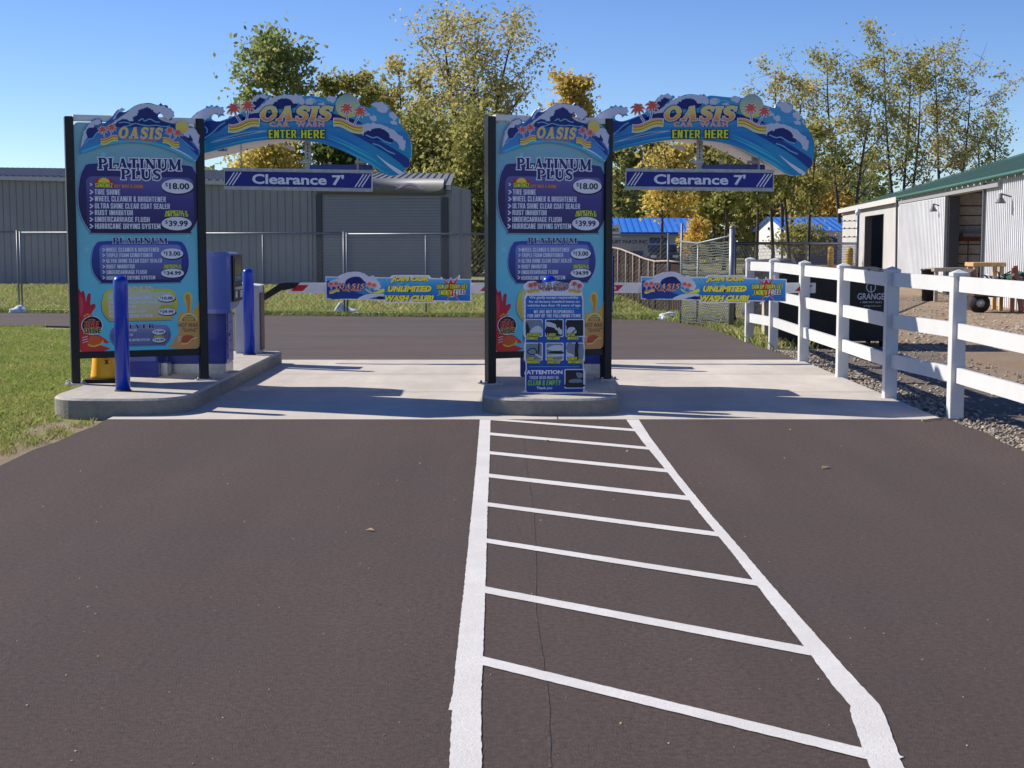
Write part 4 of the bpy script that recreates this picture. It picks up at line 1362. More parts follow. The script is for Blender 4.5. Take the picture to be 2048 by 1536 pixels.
    vs = [(u, YA + .052, v + .02) for u, v in Ls] + [(u, YA + D, v + .02 + RS_) for u, v in Ls] + [(u, YA + D, v + .05 + RS_) for u, v in Ls] + [(u, YA + .052, v + .05) for u, v in Ls]
    fs = []
    for i in range(k - 1):
        for r in range(4):
            q = (r + 1) % 4
            fs.append((r * k + i, r * k + i + 1, q * k + i + 1, q * k + i))
    fs += [(0, k, 2 * k, 3 * k), (k - 1, 4 * k - 1, 3 * k - 1, 2 * k - 1)]
    g.add(vs, fs, SOFF)
    for i in range(9):
        u, v = Ls[6 + i * 3] if 6 + i * 3 < k else Ls[-1]
        g.box((u, YA + D - .18, v + .014 + RS_ * .87), (.016, .016, .012), INK)
    g.build("soffit", t)
    g = MB()
    back = [(u, v + .02 + RS_) for u, v in Ls] + [(u, v + .02 + RS_ + .28 * math.sin(math.pi * min(1, max(0.0, i / (k - 1))) ** .8) + .02) for i, (u, v) in reversed(list(enumerate(Ls)))]
    RP = Plane((0, YA + D + .04, 0), 0)
    g.plate(RP, back, SOFF, 0, .035, SOFF)
    g.build("rear_board", t)
    # gusset under the soffit
    g = MB()
    (u0, v0), (u1, v1), (u2, v2), (u3, v3) = A3([(650, 466), (830, 478), (832, 540), (700, 492)])
    g.plate(Plane((0, YA + .55, 0), 0), [(u0, v0 - .02), (u1, v1 - .02), (u2, v2), (u3, v3)], SOFF, -.02, .02)
    g.build("gusset", t)
    # carrying post and arm, tucked behind the price board
    xc0, xc1, yc = -4.18, -3.84, 15.95
    g = MB()
    g.box(((xc0 + xc1) / 2, yc + .24, (2.72 + IZ) / 2), (xc1 - xc0, .48, 2.72 - IZ), KDARK, 0, .008)
    col_ = g.build("column", t)
    g = MB(); g.box(((xc0 + xc1) / 2, yc - .003, IZ + .62), (xc1 - xc0 - .04, .01, .9), KBLUE, 0, .003); g.build("access_door", col_)
    g = MB(); g.box((xc1 + .036, yc + .22, IZ + .07), (.07, .2, .14), STEEL, 0, .003); g.build("foot_bracket", col_)
    g = MB()
    u1 = AP.uv(*C3(1500, 540))[0]
    g.box(((xc0 + u1) / 2 + .1, YA + .62, 2.86), (u1 - xc0 - .2, .07, .07), SOFF)
    g.box(((xc0 + xc1) / 2 + .4, yc + .24, 2.66), (1.0, .2, .1), KDARK)
    g.build("carrying_arm", t)
    # two perforated hangers
    for x in (955, 1440):
        g = MB()
        (u, v0), (_, v1) = A3([(x, 470), (x, 655)])
        yb = YA + .45
        g.box((u, yb, (v0 + v1) / 2 + .05), (.066, .03, v0 - v1 + .22), GALV)
        for i in range(6):
            g.box((u, yb - .016, v1 + .03 + i * .035), (.014, .004, .016), INK)
        g.box((u - .02, yb - .03, v1 + .02), (.13, .03, .03), GALV)
        g.build("hanger", t)
    # sensor housing carried between the hangers
    g = MB()
    (u0, v0), (u1, v1) = A3([(978, 662), (1528, 745)])
    g.box(((u0 + u1) / 2, YA + .45, (v0 + v1) / 2), (u1 - u0, .12, v0 - v1), KDARK, 0, .01)
    for x in (1150, 1385):
        u = A3([(x, 655)])[0][0]
        g.box((u, YA + .45, v0 + .012), (.03, .05, .03), GALV)
    h = g.build("sensor_housing", t)
    for o in (h,):
        o.rotation_euler = (0, 0, 0)
    g = MB()
    P = [(A3([(650, 478)])[0][0], YA + .5, 2.62), (A3([(690, 590)])[0][0], YA + .5, 2.44), (A3([(800, 620)])[0][0], YA + .48, 2.40), (A3([(960, 640)])[0][0], YA + .46, 2.37)]
    g.tube(smooth(P, 4, False), .006, BLACK, 5)
    g.build("cable", t)
    return t


arch = make_arch()
arch2 = dup(arch, PITCH_X, 0, "blue wave arch sign over the right lane")


def make_bar():
    C = crop(380, 170, 4.267)
    (u0, v0), (u1, v1) = A3([(292, 722), (1556, 900)])
    cu, cv = (u0 + u1) / 2, (v0 + v1) / 2 + .003
    yb = YA - .02
    t = thing("clearance_bar", (cu, yb, cv), "hanging blue Clearance 7' bar over the left lane, in front of the grey building", "height bar", "hanging clearance bars")
    B = Plane((cu, yb, cv), 0)
    w, h = (u1 - u0) / 2, (v0 - v1) / 2
    g = MB(); g.box((cu, yb + .03, cv), (2 * w, .05, 2 * h * .9), WHITEM); g.build("core", t)
    NV = pmat("bar_navy", 30, 35, 130)
    g = MB()
    g.sheet(B, [(-w + .008, -h * .7), (w - .008, -h * .7), (w - .008, h * .7), (-w + .008, h * .7)], NV, 0)
    text(g, B, "Clearance 7'", (-w * .62, -h * .48, w * .62, h * .52), WHT, .0015, bold=.028)
    for s in (-1, 1):
        for i in range(3):
            x = s * (w - .10) + (i - 1) * .035
            g.strip(B, [(x - .045, -h * .62), (x + .045, h * .62)], .012, WHT, .0015)
    g.build("face", t)
    for s, nm in ((1, "upper_channel"), (-1, "lower_channel")):
        g = MB(); g.box((cu, yb + .024, cv + s * h * .88), (2 * w + .006, .072, h * .3), GALV, 0, .004); g.build("channel", t)
    for x, yt in ((430, 500), (1428, 640)):
        g = MB()
        (u, vt), (_, vb) = A3([(x, yt), (x, 740)])
        n = 11
        for i in range(n):
            z = vb + (vt + .05 - vb) * (i + .5) / n
            ring = [(u + .009 * math.cos(a) * (1 if i % 2 else 0), yb + .03 + .009 * math.cos(a) * (0 if i % 2 else 1), z + .024 * math.sin(a)) for a in [k * math.pi / 4 for k in range(9)]]
            g.tube(ring, .0035, GALV, 4, False)
        g.build("chain", t)
    t.rotation_euler = (0, math.radians(.9), 0)
    return t


bar = make_bar()
bar2 = dup(bar, PITCH_X - .01, 0, "hanging blue Clearance 7' bar over the right lane, in front of the trees")
bar2.rotation_euler = (0, math.radians(.6), 0)

# ------------------------------------------------------------------ pay kiosk, vault box, bollards, cone
def make_kiosk():
    x0, x1, y0 = -3.83, -3.17, 16.32
    t = thing("pay_kiosk", ((x0 + x1) / 2, y0 + .3, IZ), "blue pay kiosk with a screen facing the left lane", "pay station", "pay kiosks on the islands")
    g = MB(); g.box(((x0 + x1) / 2, y0 + .24, IZ + .055), (x1 - x0 - .02, .44, .11), STEEL, 0, .004); g.build("plinth", t)
    g = MB()
    g.box(((x0 + x1) / 2, y0 + .22, IZ + .11 + .29), (x1 - x0, .42, .58), KDARK, 0, .012)
    g.build("cabinet", t)
    g = MB()
    for i in range(5):
        g.box((x1 + .004, y0 + .24, IZ + .2 + i * .105), (.006, .3, .088), KBLUE, 0, .002)
    g.box((x1 + .01, y0 + .17, IZ + .43), (.01, .03, .03), INK)
    g.build("louvre_door", t)
    g = MB()   # rounded head, profile in the Y-Z plane, extruded along X
    zb, zt = IZ + .70, 1.515
    prof = [(0, zb + .02), (.02, zb), (.42, zb + .01), (.70, zb + .10), (.73, zb + .16), (.73, zt - .14), (.68, zt - .05), (.58, zt - .01), (.06, zt), (.02, zt - .02), (0, zt - .05)]
    hx0, hx1 = x0 - .02, x1 + .06
    P = smooth(prof, 2)
    k = len(P)
    ins = [(.375 + (y - .375) * .94, (zb + zt) / 2 + (z - (zb + zt) / 2) * .95) for y, z in P]
    vs = [(hx0, y0 - .06 + y, z) for y, z in ins] + [(hx0 + .03, y0 - .06 + y, z) for y, z in P] + [(hx1 - .03, y0 - .06 + y, z) for y, z in P] + [(hx1, y0 - .06 + y, z) for y, z in ins]
    fs = []
    for r in range(3):
        for i in range(k):
            fs.append((r * k + i, (r + 1) * k + i, (r + 1) * k + (i + 1) % k, r * k + (i + 1) % k))
    fs += [tuple(range(k)), tuple(range(3 * k, 4 * k))[::-1]]
    g.add(vs, fs, KBLUE)
    hd = g.build("head", t)
    g = MB()
    yc, zc = y0 + .34, (zb + zt) / 2 + .03
    g.box((hx1 + .012, yc, zc), (.02, .54, .52), BLACK, 0, .012)
    g.build("bezel", hd)
    g = MB()
    g.box((hx1 + .024, yc, zc + .1), (.006, .40, .26), GLASS)
    g.build("screen", hd)
    g = MB()
    g.box((hx1 + .03, yc, zc - .11), (.04, .42, .03), STEEL)
    for i in range(3): g.box((hx1 + .025, yc - .14 + i * .14, zc - .18), (.012, .10, .08), CABG if i != 1 else INK)
    g.build("keypad", hd)
    g = MB()
    g.box((hx0 + .33, y0 - .062, zb + .31), (.46, .006, .5), KBLUE, 0, .002)
    g.build("service_door", hd)
    g = MB(); g.box(((x0 + x1) / 2, y0 + .2, zb - .012), (x1 - x0 - .03, .40, .024), BLACK); g.build("gap_strip", t)
    return t


kiosk = make_kiosk()
kiosk2 = dup(kiosk, PITCH_X - .05, 0, "blue pay kiosk mostly hidden behind the price board and notice board")


def make_bollard(x, y, zt, label):
    t = thing("bollard", (x, y, IZ), label, "bollard", "blue bollards")
    r = .071
    h = zt - IZ
    g = MB()
    prof = [(r, 0), (r, h - r * .85)] + [(r * math.cos(a), h - r * .85 + r * .85 * math.sin(a)) for a in [k * math.pi / 18 for k in range(1, 9)]] + [(.003, h)]
    g.lathe((x, y, IZ), prof, BLUE, 28)
    g.build("sleeve", t)
    g = MB()
    g.lathe((x, y, IZ), [(r + .012, 0), (r + .010, .012), (r + .002, .016)], JOINT, 24)
    g.build("base_ring", t)
    return t


x, y = gr(243, 783, IZ)
b1 = make_bollard(x, y + .06, 1.30, "blue bollard at the front of the left price board")
b2 = dup(b1, PITCH_X - .07, .08, "blue bollard whose domed top shows above the notice board")
x, y = gr(497.5, 710, IZ)
b3 = make_bollard(x, y + .05, 1.285, "blue bollard beside the grey gate cabinet at the left lane")
b4 = dup(b3, PITCH_X - .1, 0, "blue bollard hidden behind the right price board")

t = thing("caution_cone", (-4.28, 15.42, IZ), "yellow cone with a black base behind the left price board", "cone")
g = MB(); g.box((-4.28, 15.42, IZ + .02), (.37, .37, .04), RUBB, .1, .01); g.build("base", t)
g = MB(); g.lathe((-4.28, 15.42, IZ + .04), [(.145, 0), (.138, .03), (.125, .12), (.10, .40), (.08, .62), (.05, .66)], YEL, 28)
cone = g.build("body", t)
g = MB()
for i, ch in enumerate("NIX"):
    zc = .30 - i * .062 + IZ + .04
    rr_ = .141 - (zc - IZ) * .105
    a = math.radians(-68 + i * 3)
    p = Plane((-4.28 + rr_ * math.cos(a), 15.42 + rr_ * math.sin(a), zc), a + math.pi / 2)
    g = MB()
    text(g, p, ch, (-.022, -.024, .022, .024), pmat("cone_letters", 60, 25, 20), .004, bold=.03)
    g.build("letter", cone)

# ------------------------------------------------------------------ notice board on the nose of the second island
NPX = crop(1040, 540, 5.907)
YN = gr(1108, 787, IZ)[1]
NB = Plane((at(1108, 787, YN).x, YN, IZ), math.radians(2))
nq = lambda pts: [NB.uv(*NPX(x, y)) for x, y in pts]
t = thing("notice_board", NB.o, "blue cut-out notice board with car pictures standing on the island nose", "sign")
NBLUE = gradmat("notice_blue", [(0, (30, 62, 150)), (.5, (34, 82, 172)), (1.1, (44, 120, 200))])
outl = [(75, 1450), (60, 1420), (62, 1240), (52, 1225), (70, 1180), (65, 1090), (48, 1060), (52, 960), (55, 870), (62, 800), (45, 770), (48, 600), (55, 570), (55, 340), (75, 300), (75, 260), (48, 220), (45, 180), (70, 160), (90, 140), (140, 130), (190, 135), (220, 165), (260, 150), (330, 150), (420, 135), (520, 150), (590, 160), (610, 130), (650, 120), (700, 125), (745, 160), (752, 190), (730, 235), (740, 280), (735, 300), (748, 345), (748, 570), (762, 590), (765, 780), (750, 810), (758, 860), (765, 900), (765, 1060), (752, 1090), (755, 1170), (770, 1200), (770, 1390), (758, 1420), (755, 1450)]
g = MB()
g.plate(NB, nq(smooth(outl, 2)), WHT, -.012, 0, WHITEM)
cs = [(408 + (x - 408) * .965, 790 + (y - 790) * .988) for x, y in outl]
low_part = [p for p in cs if p[1] > 290]
g.sheet(NB, nq(low_part), NBLUE, .0015)
nb_board = g.build("board", t)
g = MB()
bx4 = lambda x0, y0, x1, y1: (*nq([(x0, y1)])[0], *nq([(x1, y0)])[0])
for (cx_, cy_, by_) in ((125, 185, 265), (180, 170, 255), (640, 165, 255), (700, 190, 265)):
    (u, v), (bu, bv), (ru, _) = nq([(cx_, cy_), ((cx_ + (155 if cx_ < 400 else 665)) / 2, by_), (cx_ + 40, cy_)])
    palm(g, NB, u, v, ru - u, .003, (bu, bv), False)
for x0, x1, fl in ((85, 225, -1), (575, 720, 1)):
    (u0, v0), (u1, _), (_, hv) = nq([(x0, 252), (x1, 252), (x0, 205)])
    sand(g, NB, u0, u1, v0, (hv - v0) * .8, .007, fl, 0, False)
OL = gradmat("notice_letters", [(1.0, (190, 90, 90)), (1.06, (215, 190, 150))])
slab_text(g, NB, "OASIS", bx4(215, 155, 580, 225), OL, .003, out=.09, out_m=NAVY, shear=.2, gap=.2)
text(g, NB, "CAR  WASH", bx4(265, 228, 530, 252), INK, .004, bold=.02, spacing=1.2, plain=1)
for s, b in (("We gladly accept responsibility", (110, 308, 692, 348)), ("for all factory installed items on", (105, 358, 702, 396)), ("vehicles less than 10 years of age.", (85, 402, 722, 440))):
    text(g, NB, s, bx4(*b), WHT, .003, bold=.025)
text(g, NB, "WE ARE NOT RESPONSIBLE", bx4(162, 472, 640, 510), WHT, .003, bold=.04)
text(g, NB, "FOR ANY OF THE FOLLOWING ITEMS", bx4(88, 520, 716, 560), WHT, .003, bold=.04)
for y in (455, 1142):
    g.strip(NB, nq([(112, y), (700, y)]), .004, SKYB, .003)
text(g, NB, "ATTENTION", bx4(72, 1182, 502, 1232), WHT, .003, bold=.04, plain=1)
text(g, NB, "TRUCK BEDS MUST BE", bx4(110, 1252, 460, 1288), PALE, .003, bold=.03)
text(g, NB, "CLEAN & EMPTY", bx4(88, 1300, 485, 1362), pmat("print_green", 130, 200, 90), .003, bold=.04, shear=.2, out=.05, out_m=NAVY)
text(g, NB, "Thank you", bx4(196, 1376, 378, 1418), WHT, .003, bold=.02)
g.build("lettering", nb_board)
PG1, PG2, PG3 = pmat("photo_grey", 120, 135, 150), pmat("photo_dark", 30, 38, 48), pmat("photo_light", 195, 205, 212)
pics = [(70, 590, 258, 780, "PREVIOUS", "DAMAGE"), (308, 590, 505, 780, "LOOSE", "MOLDING"), (548, 590, 748, 780, "REAR", "WIPERS"), (70, 868, 258, 1060, "SIDE", "MIRRORS"), (312, 868, 505, 1060, "BUG", "SHIELDS"), (555, 868, 748, 1060, "POWER", "ANTENNAS"), (535, 1180, 748, 1390, None, None)]
shapes = [
    [([(0, .3), (.4, .75), (1, .9), (1, .35), (.5, .2)], PG1), ([(.25, .3), (.6, .62), (.95, .55), (.95, .1), (.4, .05)], PG3), ([(.0, .95), (.25, .4), (.1, .1), (0, .1)], PG2)],
    [([(0, .9), (.55, .75), (.9, .4), (.8, .3), (0, .65)], PG3), ([(.6, 1), (.75, 1), (.75, .5), (.6, .6)], PG2), ([(.7, .45), (.95, .4), (.95, .1), (.75, .15)], PG3), ([(0, .55), (.5, .5), (.6, .1), (0, .1)], PG2)],
    [([(0, .95), (.4, .95), (.9, .6), (.9, .45), (.3, .6), (0, .55)], PG2), ([(.1, .5), (.45, .55), (.6, .2), (.05, .15)], PG3), ([(.3, .2), (.62, .5), (.66, .47), (.36, .16)], PG2)],
    [([(.05, .5), (.3, .72), (.6, .7), (.7, .4), (.3, .28)], PG2), ([(.12, .5), (.32, .66), (.56, .64), (.62, .42), (.3, .34)], PG1), ([(.78, 1), (.86, 1), (.82, .3), (.74, .3)], PG2), ([(.6, .38), (1, .2), (1, .05), (.6, .3)], PG3)],
    [([(0, .7), (.5, .9), (1, .85), (1, .6), (.4, .55)], PG3), ([(.05, .45), (.5, .55), (1, .5), (1, .38), (.5, .38)], PG2), ([(0, .3), (1, .34), (1, .22), (.1, .18)], PG3)],
    [([(0, 1), (.35, 1), (.5, .4), (0, .5)], PG1), ([(0, .45), (.4, .3), (.4, .15), (0, .2)], PG3), ([(.5, 1), (.7, 1), (.7, .05), (.5, .05)], PG2), ([(.72, .9), (1, .9), (1, .1), (.72, .2)], PG1)],
    [([(.1, .8), (.5, .85), (.6, .5), (.2, .45)], PG2), ([(.25, .45), (.8, .5), (.95, .3), (.25, .28)], PG1), ([(.6, .85), (.95, .8), (.95, .6), (.7, .55)], PG1), ([(.0, .2), (1, .2), (1, .05), (0, .05)], PG2)]]
for (x0, y0, x1, y1, l1, l2), sh in zip(pics, shapes):
    g = MB()
    b = bx4(x0 - 10, y0 - 10, x1 + 10, y1 + 10)
    g.sheet(NB, rrect(*b, .012), WHT, .0025)
    b = bx4(x0, y0, x1, y1)
    g.sheet(NB, rrect(*b, .010), PG2 if l1 is None or l1 in ("LOOSE", "REAR") else PG1, .0035)
    for k, (pts, m_) in enumerate(sh):
        g.sheet(NB, [(b[0] + (b[2] - b[0]) * u, b[1] + (b[3] - b[1]) * v) for u, v in smooth(pts, 2)], m_ if m_ else PG1, .0045 + k * .0006)
    if l1:
        text(g, NB, l1, bx4(x0 + 10, y1 - 32, x0 + 30 + 18 * len(l1), y1 + 2), LIME, .0075, bold=.05, shear=.2, out=.09, out_m=INK)
        text(g, NB, l2, bx4(x0 + 8, y1 + 8, x0 + 20 + 21 * len(l2), y1 + 42), LIME, .0078, bold=.05, shear=.2, out=.09, out_m=INK)
    g.build("picture", nb_board)

# ------------------------------------------------------------------ gates with banners
YG = 20.06
GP = Plane((0, YG, 0), 0)


def make_gate():
    xa, xb = at(471, 700, 19.3).x, at(519, 700, 19.3).x
    t = thing("barrier_gate", ((xa + xb) / 2, 19.5, IZ), "barrier gate with grey cabinet and lowered boom across the left lane", "barrier gate", "barrier gates of the wash lanes")
    g = MB()
    zt = 1.075
    g.box(((xa + xb) / 2, 19.48, (IZ + zt - .03) / 2), (xb - xa, .36, zt - .03 - IZ), CABG, 0, .008)
    cb = g.build("cabinet", t)
    g = MB()
    vs = [(xa - .012, 19.28, zt - .028), (xb + .012, 19.28, zt - .028), (xb + .012, 19.68, zt - .028), (xa - .012, 19.68, zt - .028),
          (xa - .012, 19.28, zt + .012), (xb + .012, 19.28, zt - .022), (xb + .012, 19.68, zt - .015), (xa - .012, 19.68, zt + .02)]
    g.add(vs, [(3, 2, 1, 0), (4, 5, 6, 7), (0, 1, 5, 4), (1, 2, 6, 5), (2, 3, 7, 6), (3, 0, 4, 7)], WHITEM)
    g.build("lid", cb)
    g = MB()
    p = at(476, 589, 19.29)
    g.tube([(p.x, 19.299, p.z), (p.x, 19.285, p.z)], .018, GALV, 14)
    g.tube([(p.x, 19.286, p.z), (p.x, 19.281, p.z)], .009, INK, 10)
    g.build("lock", cb)
    g = MB(); g.box((xb + .012, 19.47, (IZ + zt) / 2 - .04), (.022, .26, zt - IZ - .16), mat("gate_brown_edge", (.16, .11, .10), .5), 0, .004); g.build("drive_cover", t)
    # bent arm then the boom
    S = crop(380, 480, 5.487)
    g = MB()
    arm = [GP.uv(*S(x, y)) for x, y in ((775, 600), (800, 600), (990, 475), (1060, 465), (1210, 467), (1150, 530), (1060, 545), (1000, 555), (790, 680), (768, 640))]
    g.plate(GP, arm, BLACK, -.05, .03)
    g.build("arm_bracket", t)
    g = MB()
    zb, zt2 = GP.uv(700, 586)[1], GP.uv(700, 565.5)[1]
    u0, u1 = GP.uv(578, 575)[0], GP.uv(1002, 575)[0]
    g.box(((u0 + u1) / 2, YG, (zb + zt2) / 2), (u1 - u0, .05, zt2 - zb), WHITEM, 0, .006)
    boom = g.build("boom", t)
    for x in (582, 960):
        g = MB()
        g.sheet(GP, [GP.uv(x + dx, y) for dx, y in ((0, 582), (24, 582), (36, 570), (12, 570))], REDP, .027)
        g.build("reflective_tape", boom)
    return t


gate = make_gate()
gate2 = dup(gate, PITCH_X, 0, "barrier gate with lowered boom across the right lane by the white fence")


def make_banner():
    B6 = crop(640, 530, 6.4)
    q = lambda pts: [BP.uv(*B6(x, y)) for x, y in pts]
    yb = YG - .045
    BP = Plane((0, yb, 0), 0)
    c = at(797, 576, yb)
    t = thing("boom_banner", (c.x, yb, c.z), "blue JOIN OUR UNLIMITED WASH CLUB banner on the boom before the roller door", "banner", "wash club banners on the booms")
    rr = random.Random(9)
    outl = [(70, 145), (225, 150), (270, 125), (340, 98), (420, 86), (500, 88), (570, 110), (610, 140), (640, 160), (660, 135), (690, 138), (700, 155), (890, 160), (925, 130), (1150, 128), (1400, 130), (1425, 165), (1545, 172), (1540, 150), (1600, 185), (1660, 180), (1672, 150), (1690, 180), (1740, 175), (1785, 125), (1795, 140), (1785, 176), (1936, 180), (1934, 470), (1815, 468), (1820, 490), (1780, 470), (1690, 440), (1610, 505), (1595, 490), (1620, 468), (1480, 462), (1470, 485), (830, 490), (815, 450), (75, 437)]
    g = MB()
    g.plate(BP, q(outl), WHT, -.004, 0, WHITEM)
    brd = g.build("board", t)
    g = MB()
    BG = gradmat("banner_blue", [(-.18, (25, 100, 175)), (.0, (40, 140, 210)), (.16, (95, 185, 230))], .3, .5, (5, 1, 3))
    g.sheet(BP, q([(80, 158), (1925, 190), (1923, 460), (85, 428)]), BG, .001)
    for i in range(9):   # sun rays
        a0 = math.radians(15 + i * 17)
        c0 = (900, 330)
        r0, r1 = 60, 250
        p = [(c0[0] + r0 * math.cos(a0), c0[1] - r0 * math.sin(a0)), (c0[0] + r1 * math.cos(a0), max(168, c0[1] - r1 * math.sin(a0))), (c0[0] + r1 * math.cos(a0 + .12), max(168, c0[1] - r1 * math.sin(a0 + .12)))]
        g.sheet(BP, q(p), SKYB, .002)
    g.sheet(BP, q(smooth([(100, 205), (180, 230), (260, 260), (420, 330), (560, 380), (640, 380), (560, 425), (330, 428), (110, 424)], 3)) + q([(88, 424), (88, 205)]), DEEP, .0025)
    g.sheet(BP, q(foam([(110, 215), (220, 175), (330, 110), (430, 95), (520, 97), (600, 140), (690, 150), (740, 210), (780, 260), (760, 320), (690, 300), (600, 230), (545, 180), (460, 150), (390, 160), (330, 200), (320, 260), (260, 230), (180, 220)], 8, rr)), PALE, .003)
    g.sheet(BP, q(smooth([(320, 240), (350, 185), (410, 155), (500, 150), (555, 195), (580, 250), (480, 262), (400, 262)], 3)), NAVY, .0038)
    g.sheet(BP, q(smooth([(580, 300), (680, 350), (810, 300), (815, 350), (700, 358), (620, 345)], 3)), LIME, .0035)
    g.sheet(BP, q(smooth([(480, 432), (600, 375), (740, 362), (815, 370), (812, 400), (700, 410), (620, 435)], 3)), PALE, .0036)
    g.sheet(BP, q(smooth([(725, 410), (770, 398), (815, 410), (815, 440), (740, 440)], 3)), NAVY, .0044)
    for cx_, cy_ in ((140, 250), (205, 245), (630, 250), (690, 265)):
        (u, v), (bu, bv), (ru, _) = q([(cx_, cy_), (cx_ + 8, cy_ + 70), (cx_ + 42, cy_)])
        palm(g, BP, u, v, ru - u, .0045, (bu, bv), True)
    for x0, x1, y in ((120, 250, 335),):
        (u0, v0), (u1, _), (_, hv) = q([(x0, y), (x1, y), (x0, y - 34)])
        sand(g, BP, u0, u1, v0, hv - v0, .0065, -1, .02, False)
    (u0, v0), (u1, v1) = q([(245, 302), (575, 240)])
    slab_text(g, BP, "OASIS", (u0, v0, u1, v1), PEACH, .005, out=.12, out_m=NAVY, shear=.2, gap=.25)
    (u0, v0), (u1, v1) = q([(285, 335), (520, 308)])
    text(g, BP, "CAR WASH", (u0, v0, u1, v1), PEACH, .005, bold=.03, plain=1, out=.05, out_m=NAVY)
    g.build("wave_picture", brd)
    g = MB()
    for s, x0, y0, x1, y1, k in (("JOIN OUR", 908, 148, 1388, 226, 0), ("UNLIMITED", 868, 266, 1428, 345, 1), ("WASH CLUB!", 832, 386, 1460, 466, 2)):
        (u0, v0), (u1, v1) = q([(x0, y1), (x1, y0)])
        for dx, dy, bo_, m_, q_ in ((.002, -.002, .15, WHT, .004), (.004, -.005, .10, INK, .0056), (0, 0, .055, pmat("banner_yellow", 240, 232, 70), .0072)):
            text(g, BP, s, (u0 + dx, v0 + dy, u1 + dx, v1 + dy), m_, q_ + k * .005, bold=bo_, shear=.22, plain=1)
    g.build("slogan", brd)
    g = MB()
    c0 = (1685, 320)
    tips = [(1555, 155), (1672, 165), (1782, 135), (1760, 250), (1860, 240), (1790, 330), (1870, 370), (1760, 390), (1808, 480), (1690, 410), (1605, 495), (1620, 390), (1500, 390), (1590, 320), (1490, 270), (1610, 260)]
    pts = []
    for i, p in enumerate(tips):
        nx = tips[(i + 1) % len(tips)]
        pts.append(p)
        pts.append((c0[0] + ((p[0] + nx[0]) / 2 - c0[0]) * .55, c0[1] + ((p[1] + nx[1]) / 2 - c0[1]) * .55))
    g.sheet(BP, q([(c0[0] + (x - c0[0]) * 1.06, c0[1] + (y - c0[1]) * 1.06) for x, y in pts]), WHT, .004)
    g.sheet(BP, q([(c0[0] + (x - c0[0]) * .96, c0[1] + (y - c0[1]) * .96) for x, y in pts]), CRIM, .005)
    for s, x0, y0, x1, y1, m_ in (("SIGN UP TODAY, GET", 1490, 250, 1890, 302, LIME), ("1 MONTH", 1520, 320, 1690, 385, LIME), ("FREE!", 1705, 312, 1865, 380, WHT)):
        (u0, v0), (u1, v1) = q([(x0, y1), (x1, y0)])
        text(g, BP, s, (u0, v0, u1, v1), m_, .0065, bold=.03, out=.08, out_m=INK, shear=.1)
    g.build("starburst", brd)
    g = MB()
    for x, y in ((375, 245), (1003, 250), (1630, 262), (375, 340)):
        (u, v), = q([(x, y)])
        g.sheet(BP, oval(u, v, .008, .008, 10), STEEL, .015)
    g.build("bolt_heads", brd)
    return t


ban = make_banner()
ban2 = dup(ban, PITCH_X, 0, "blue JOIN OUR UNLIMITED WASH CLUB banner on the boom before the white fence")

# ------------------------------------------------------------------ white post-and-rail fence
posts = [gr(px, py) for px, py in ((1907, 834), (1776, 797), (1681, 755), (1604, 723), (1544, 696), (1496, 684))]
posts = [(x + .02, y + .03) for x, y in posts]
d0 = (posts[0][0] - posts[2][0], posts[0][1] - posts[2][1])
posts = [(posts[0][0] + .02 * k, posts[0][1] - 2.44 * k) for k in (3, 2, 1)] + posts
wf = thing("white_fence", (*posts[3], 0), "white three-rail vinyl fence along the right side of the lanes", "fence")
PW, PH = .128, 1.33
for (x, y) in posts:
    g = MB()
    g.box((x, y, PH / 2 - .06), (PW, PW, PH + .12), VINYL, 0, .004)
    po = g.build("post", wf)
    g = MB()
    h, e = PW / 2 + .008, .03
    vs = [(x - h, y - h, PH - .02), (x + h, y - h, PH - .02), (x + h, y + h, PH - .02), (x - h, y + h, PH - .02), (x - h, y - h, PH + .012), (x + h, y - h, PH + .012), (x + h, y + h, PH + .012), (x - h, y + h, PH + .012), (x, y, PH + .045)]
    g.add(vs, [(0, 1, 5, 4), (1, 2, 6, 5), (2, 3, 7, 6), (3, 0, 4, 7), (4, 5, 8), (5, 6, 8), (6, 7, 8), (7, 4, 8), (3, 2, 1, 0)], VINYL)
    g.build("cap", po)
for i in range(len(posts) - 1):
    (xa, ya), (xb, yb) = posts[i], posts[i + 1]
    d = math.hypot(xb - xa, yb - ya)
    ux, uy = (xb - xa) / d, (yb - ya) / d
    for z in (.395, .805, 1.235):
        g = MB()
        s = PW / 2 + .002
        g.bar((xa + ux * s, ya + uy * s, z + rnd.uniform(-.006, .006)), (xb - ux * s, yb - uy * s, z + rnd.uniform(-.006, .006)), .04, .142, VINYL)
        g.build("rail", wf)

# ------------------------------------------------------------------ dumpster and neighbours behind the fence
DMAT = mat("dumpster_black", (.010, .011, .014), .45, var=.3, scale=4)
YD = 23.2
xd0, xd1 = at(1557, 690, YD).x, at(1789, 690, YD).x
t = thing("dumpster", ((xd0 + xd1) / 2, YD + .7, -.05), "black steel dumpster with a white ring logo behind the white fence", "dumpster")
g = MB()
zt_ = 1.10
vs = [(xd0, YD, .06), (xd1, YD, .06), (xd1, YD + 1.3, .06), (xd0, YD + 1.3, .06), (xd0 - .03, YD - .08, zt_), (xd1 + .03, YD - .08, zt_), (xd1 + .03, YD + 1.35, zt_ + .06), (xd0 - .03, YD + 1.35, zt_ + .06)]
g.add(vs, [(3, 2, 1, 0), (0, 1, 5, 4), (1, 2, 6, 5), (2, 3, 7, 6), (3, 0, 4, 7), (4, 5, 6, 7)], DMAT)
bod = g.build("body", t)
g = MB()
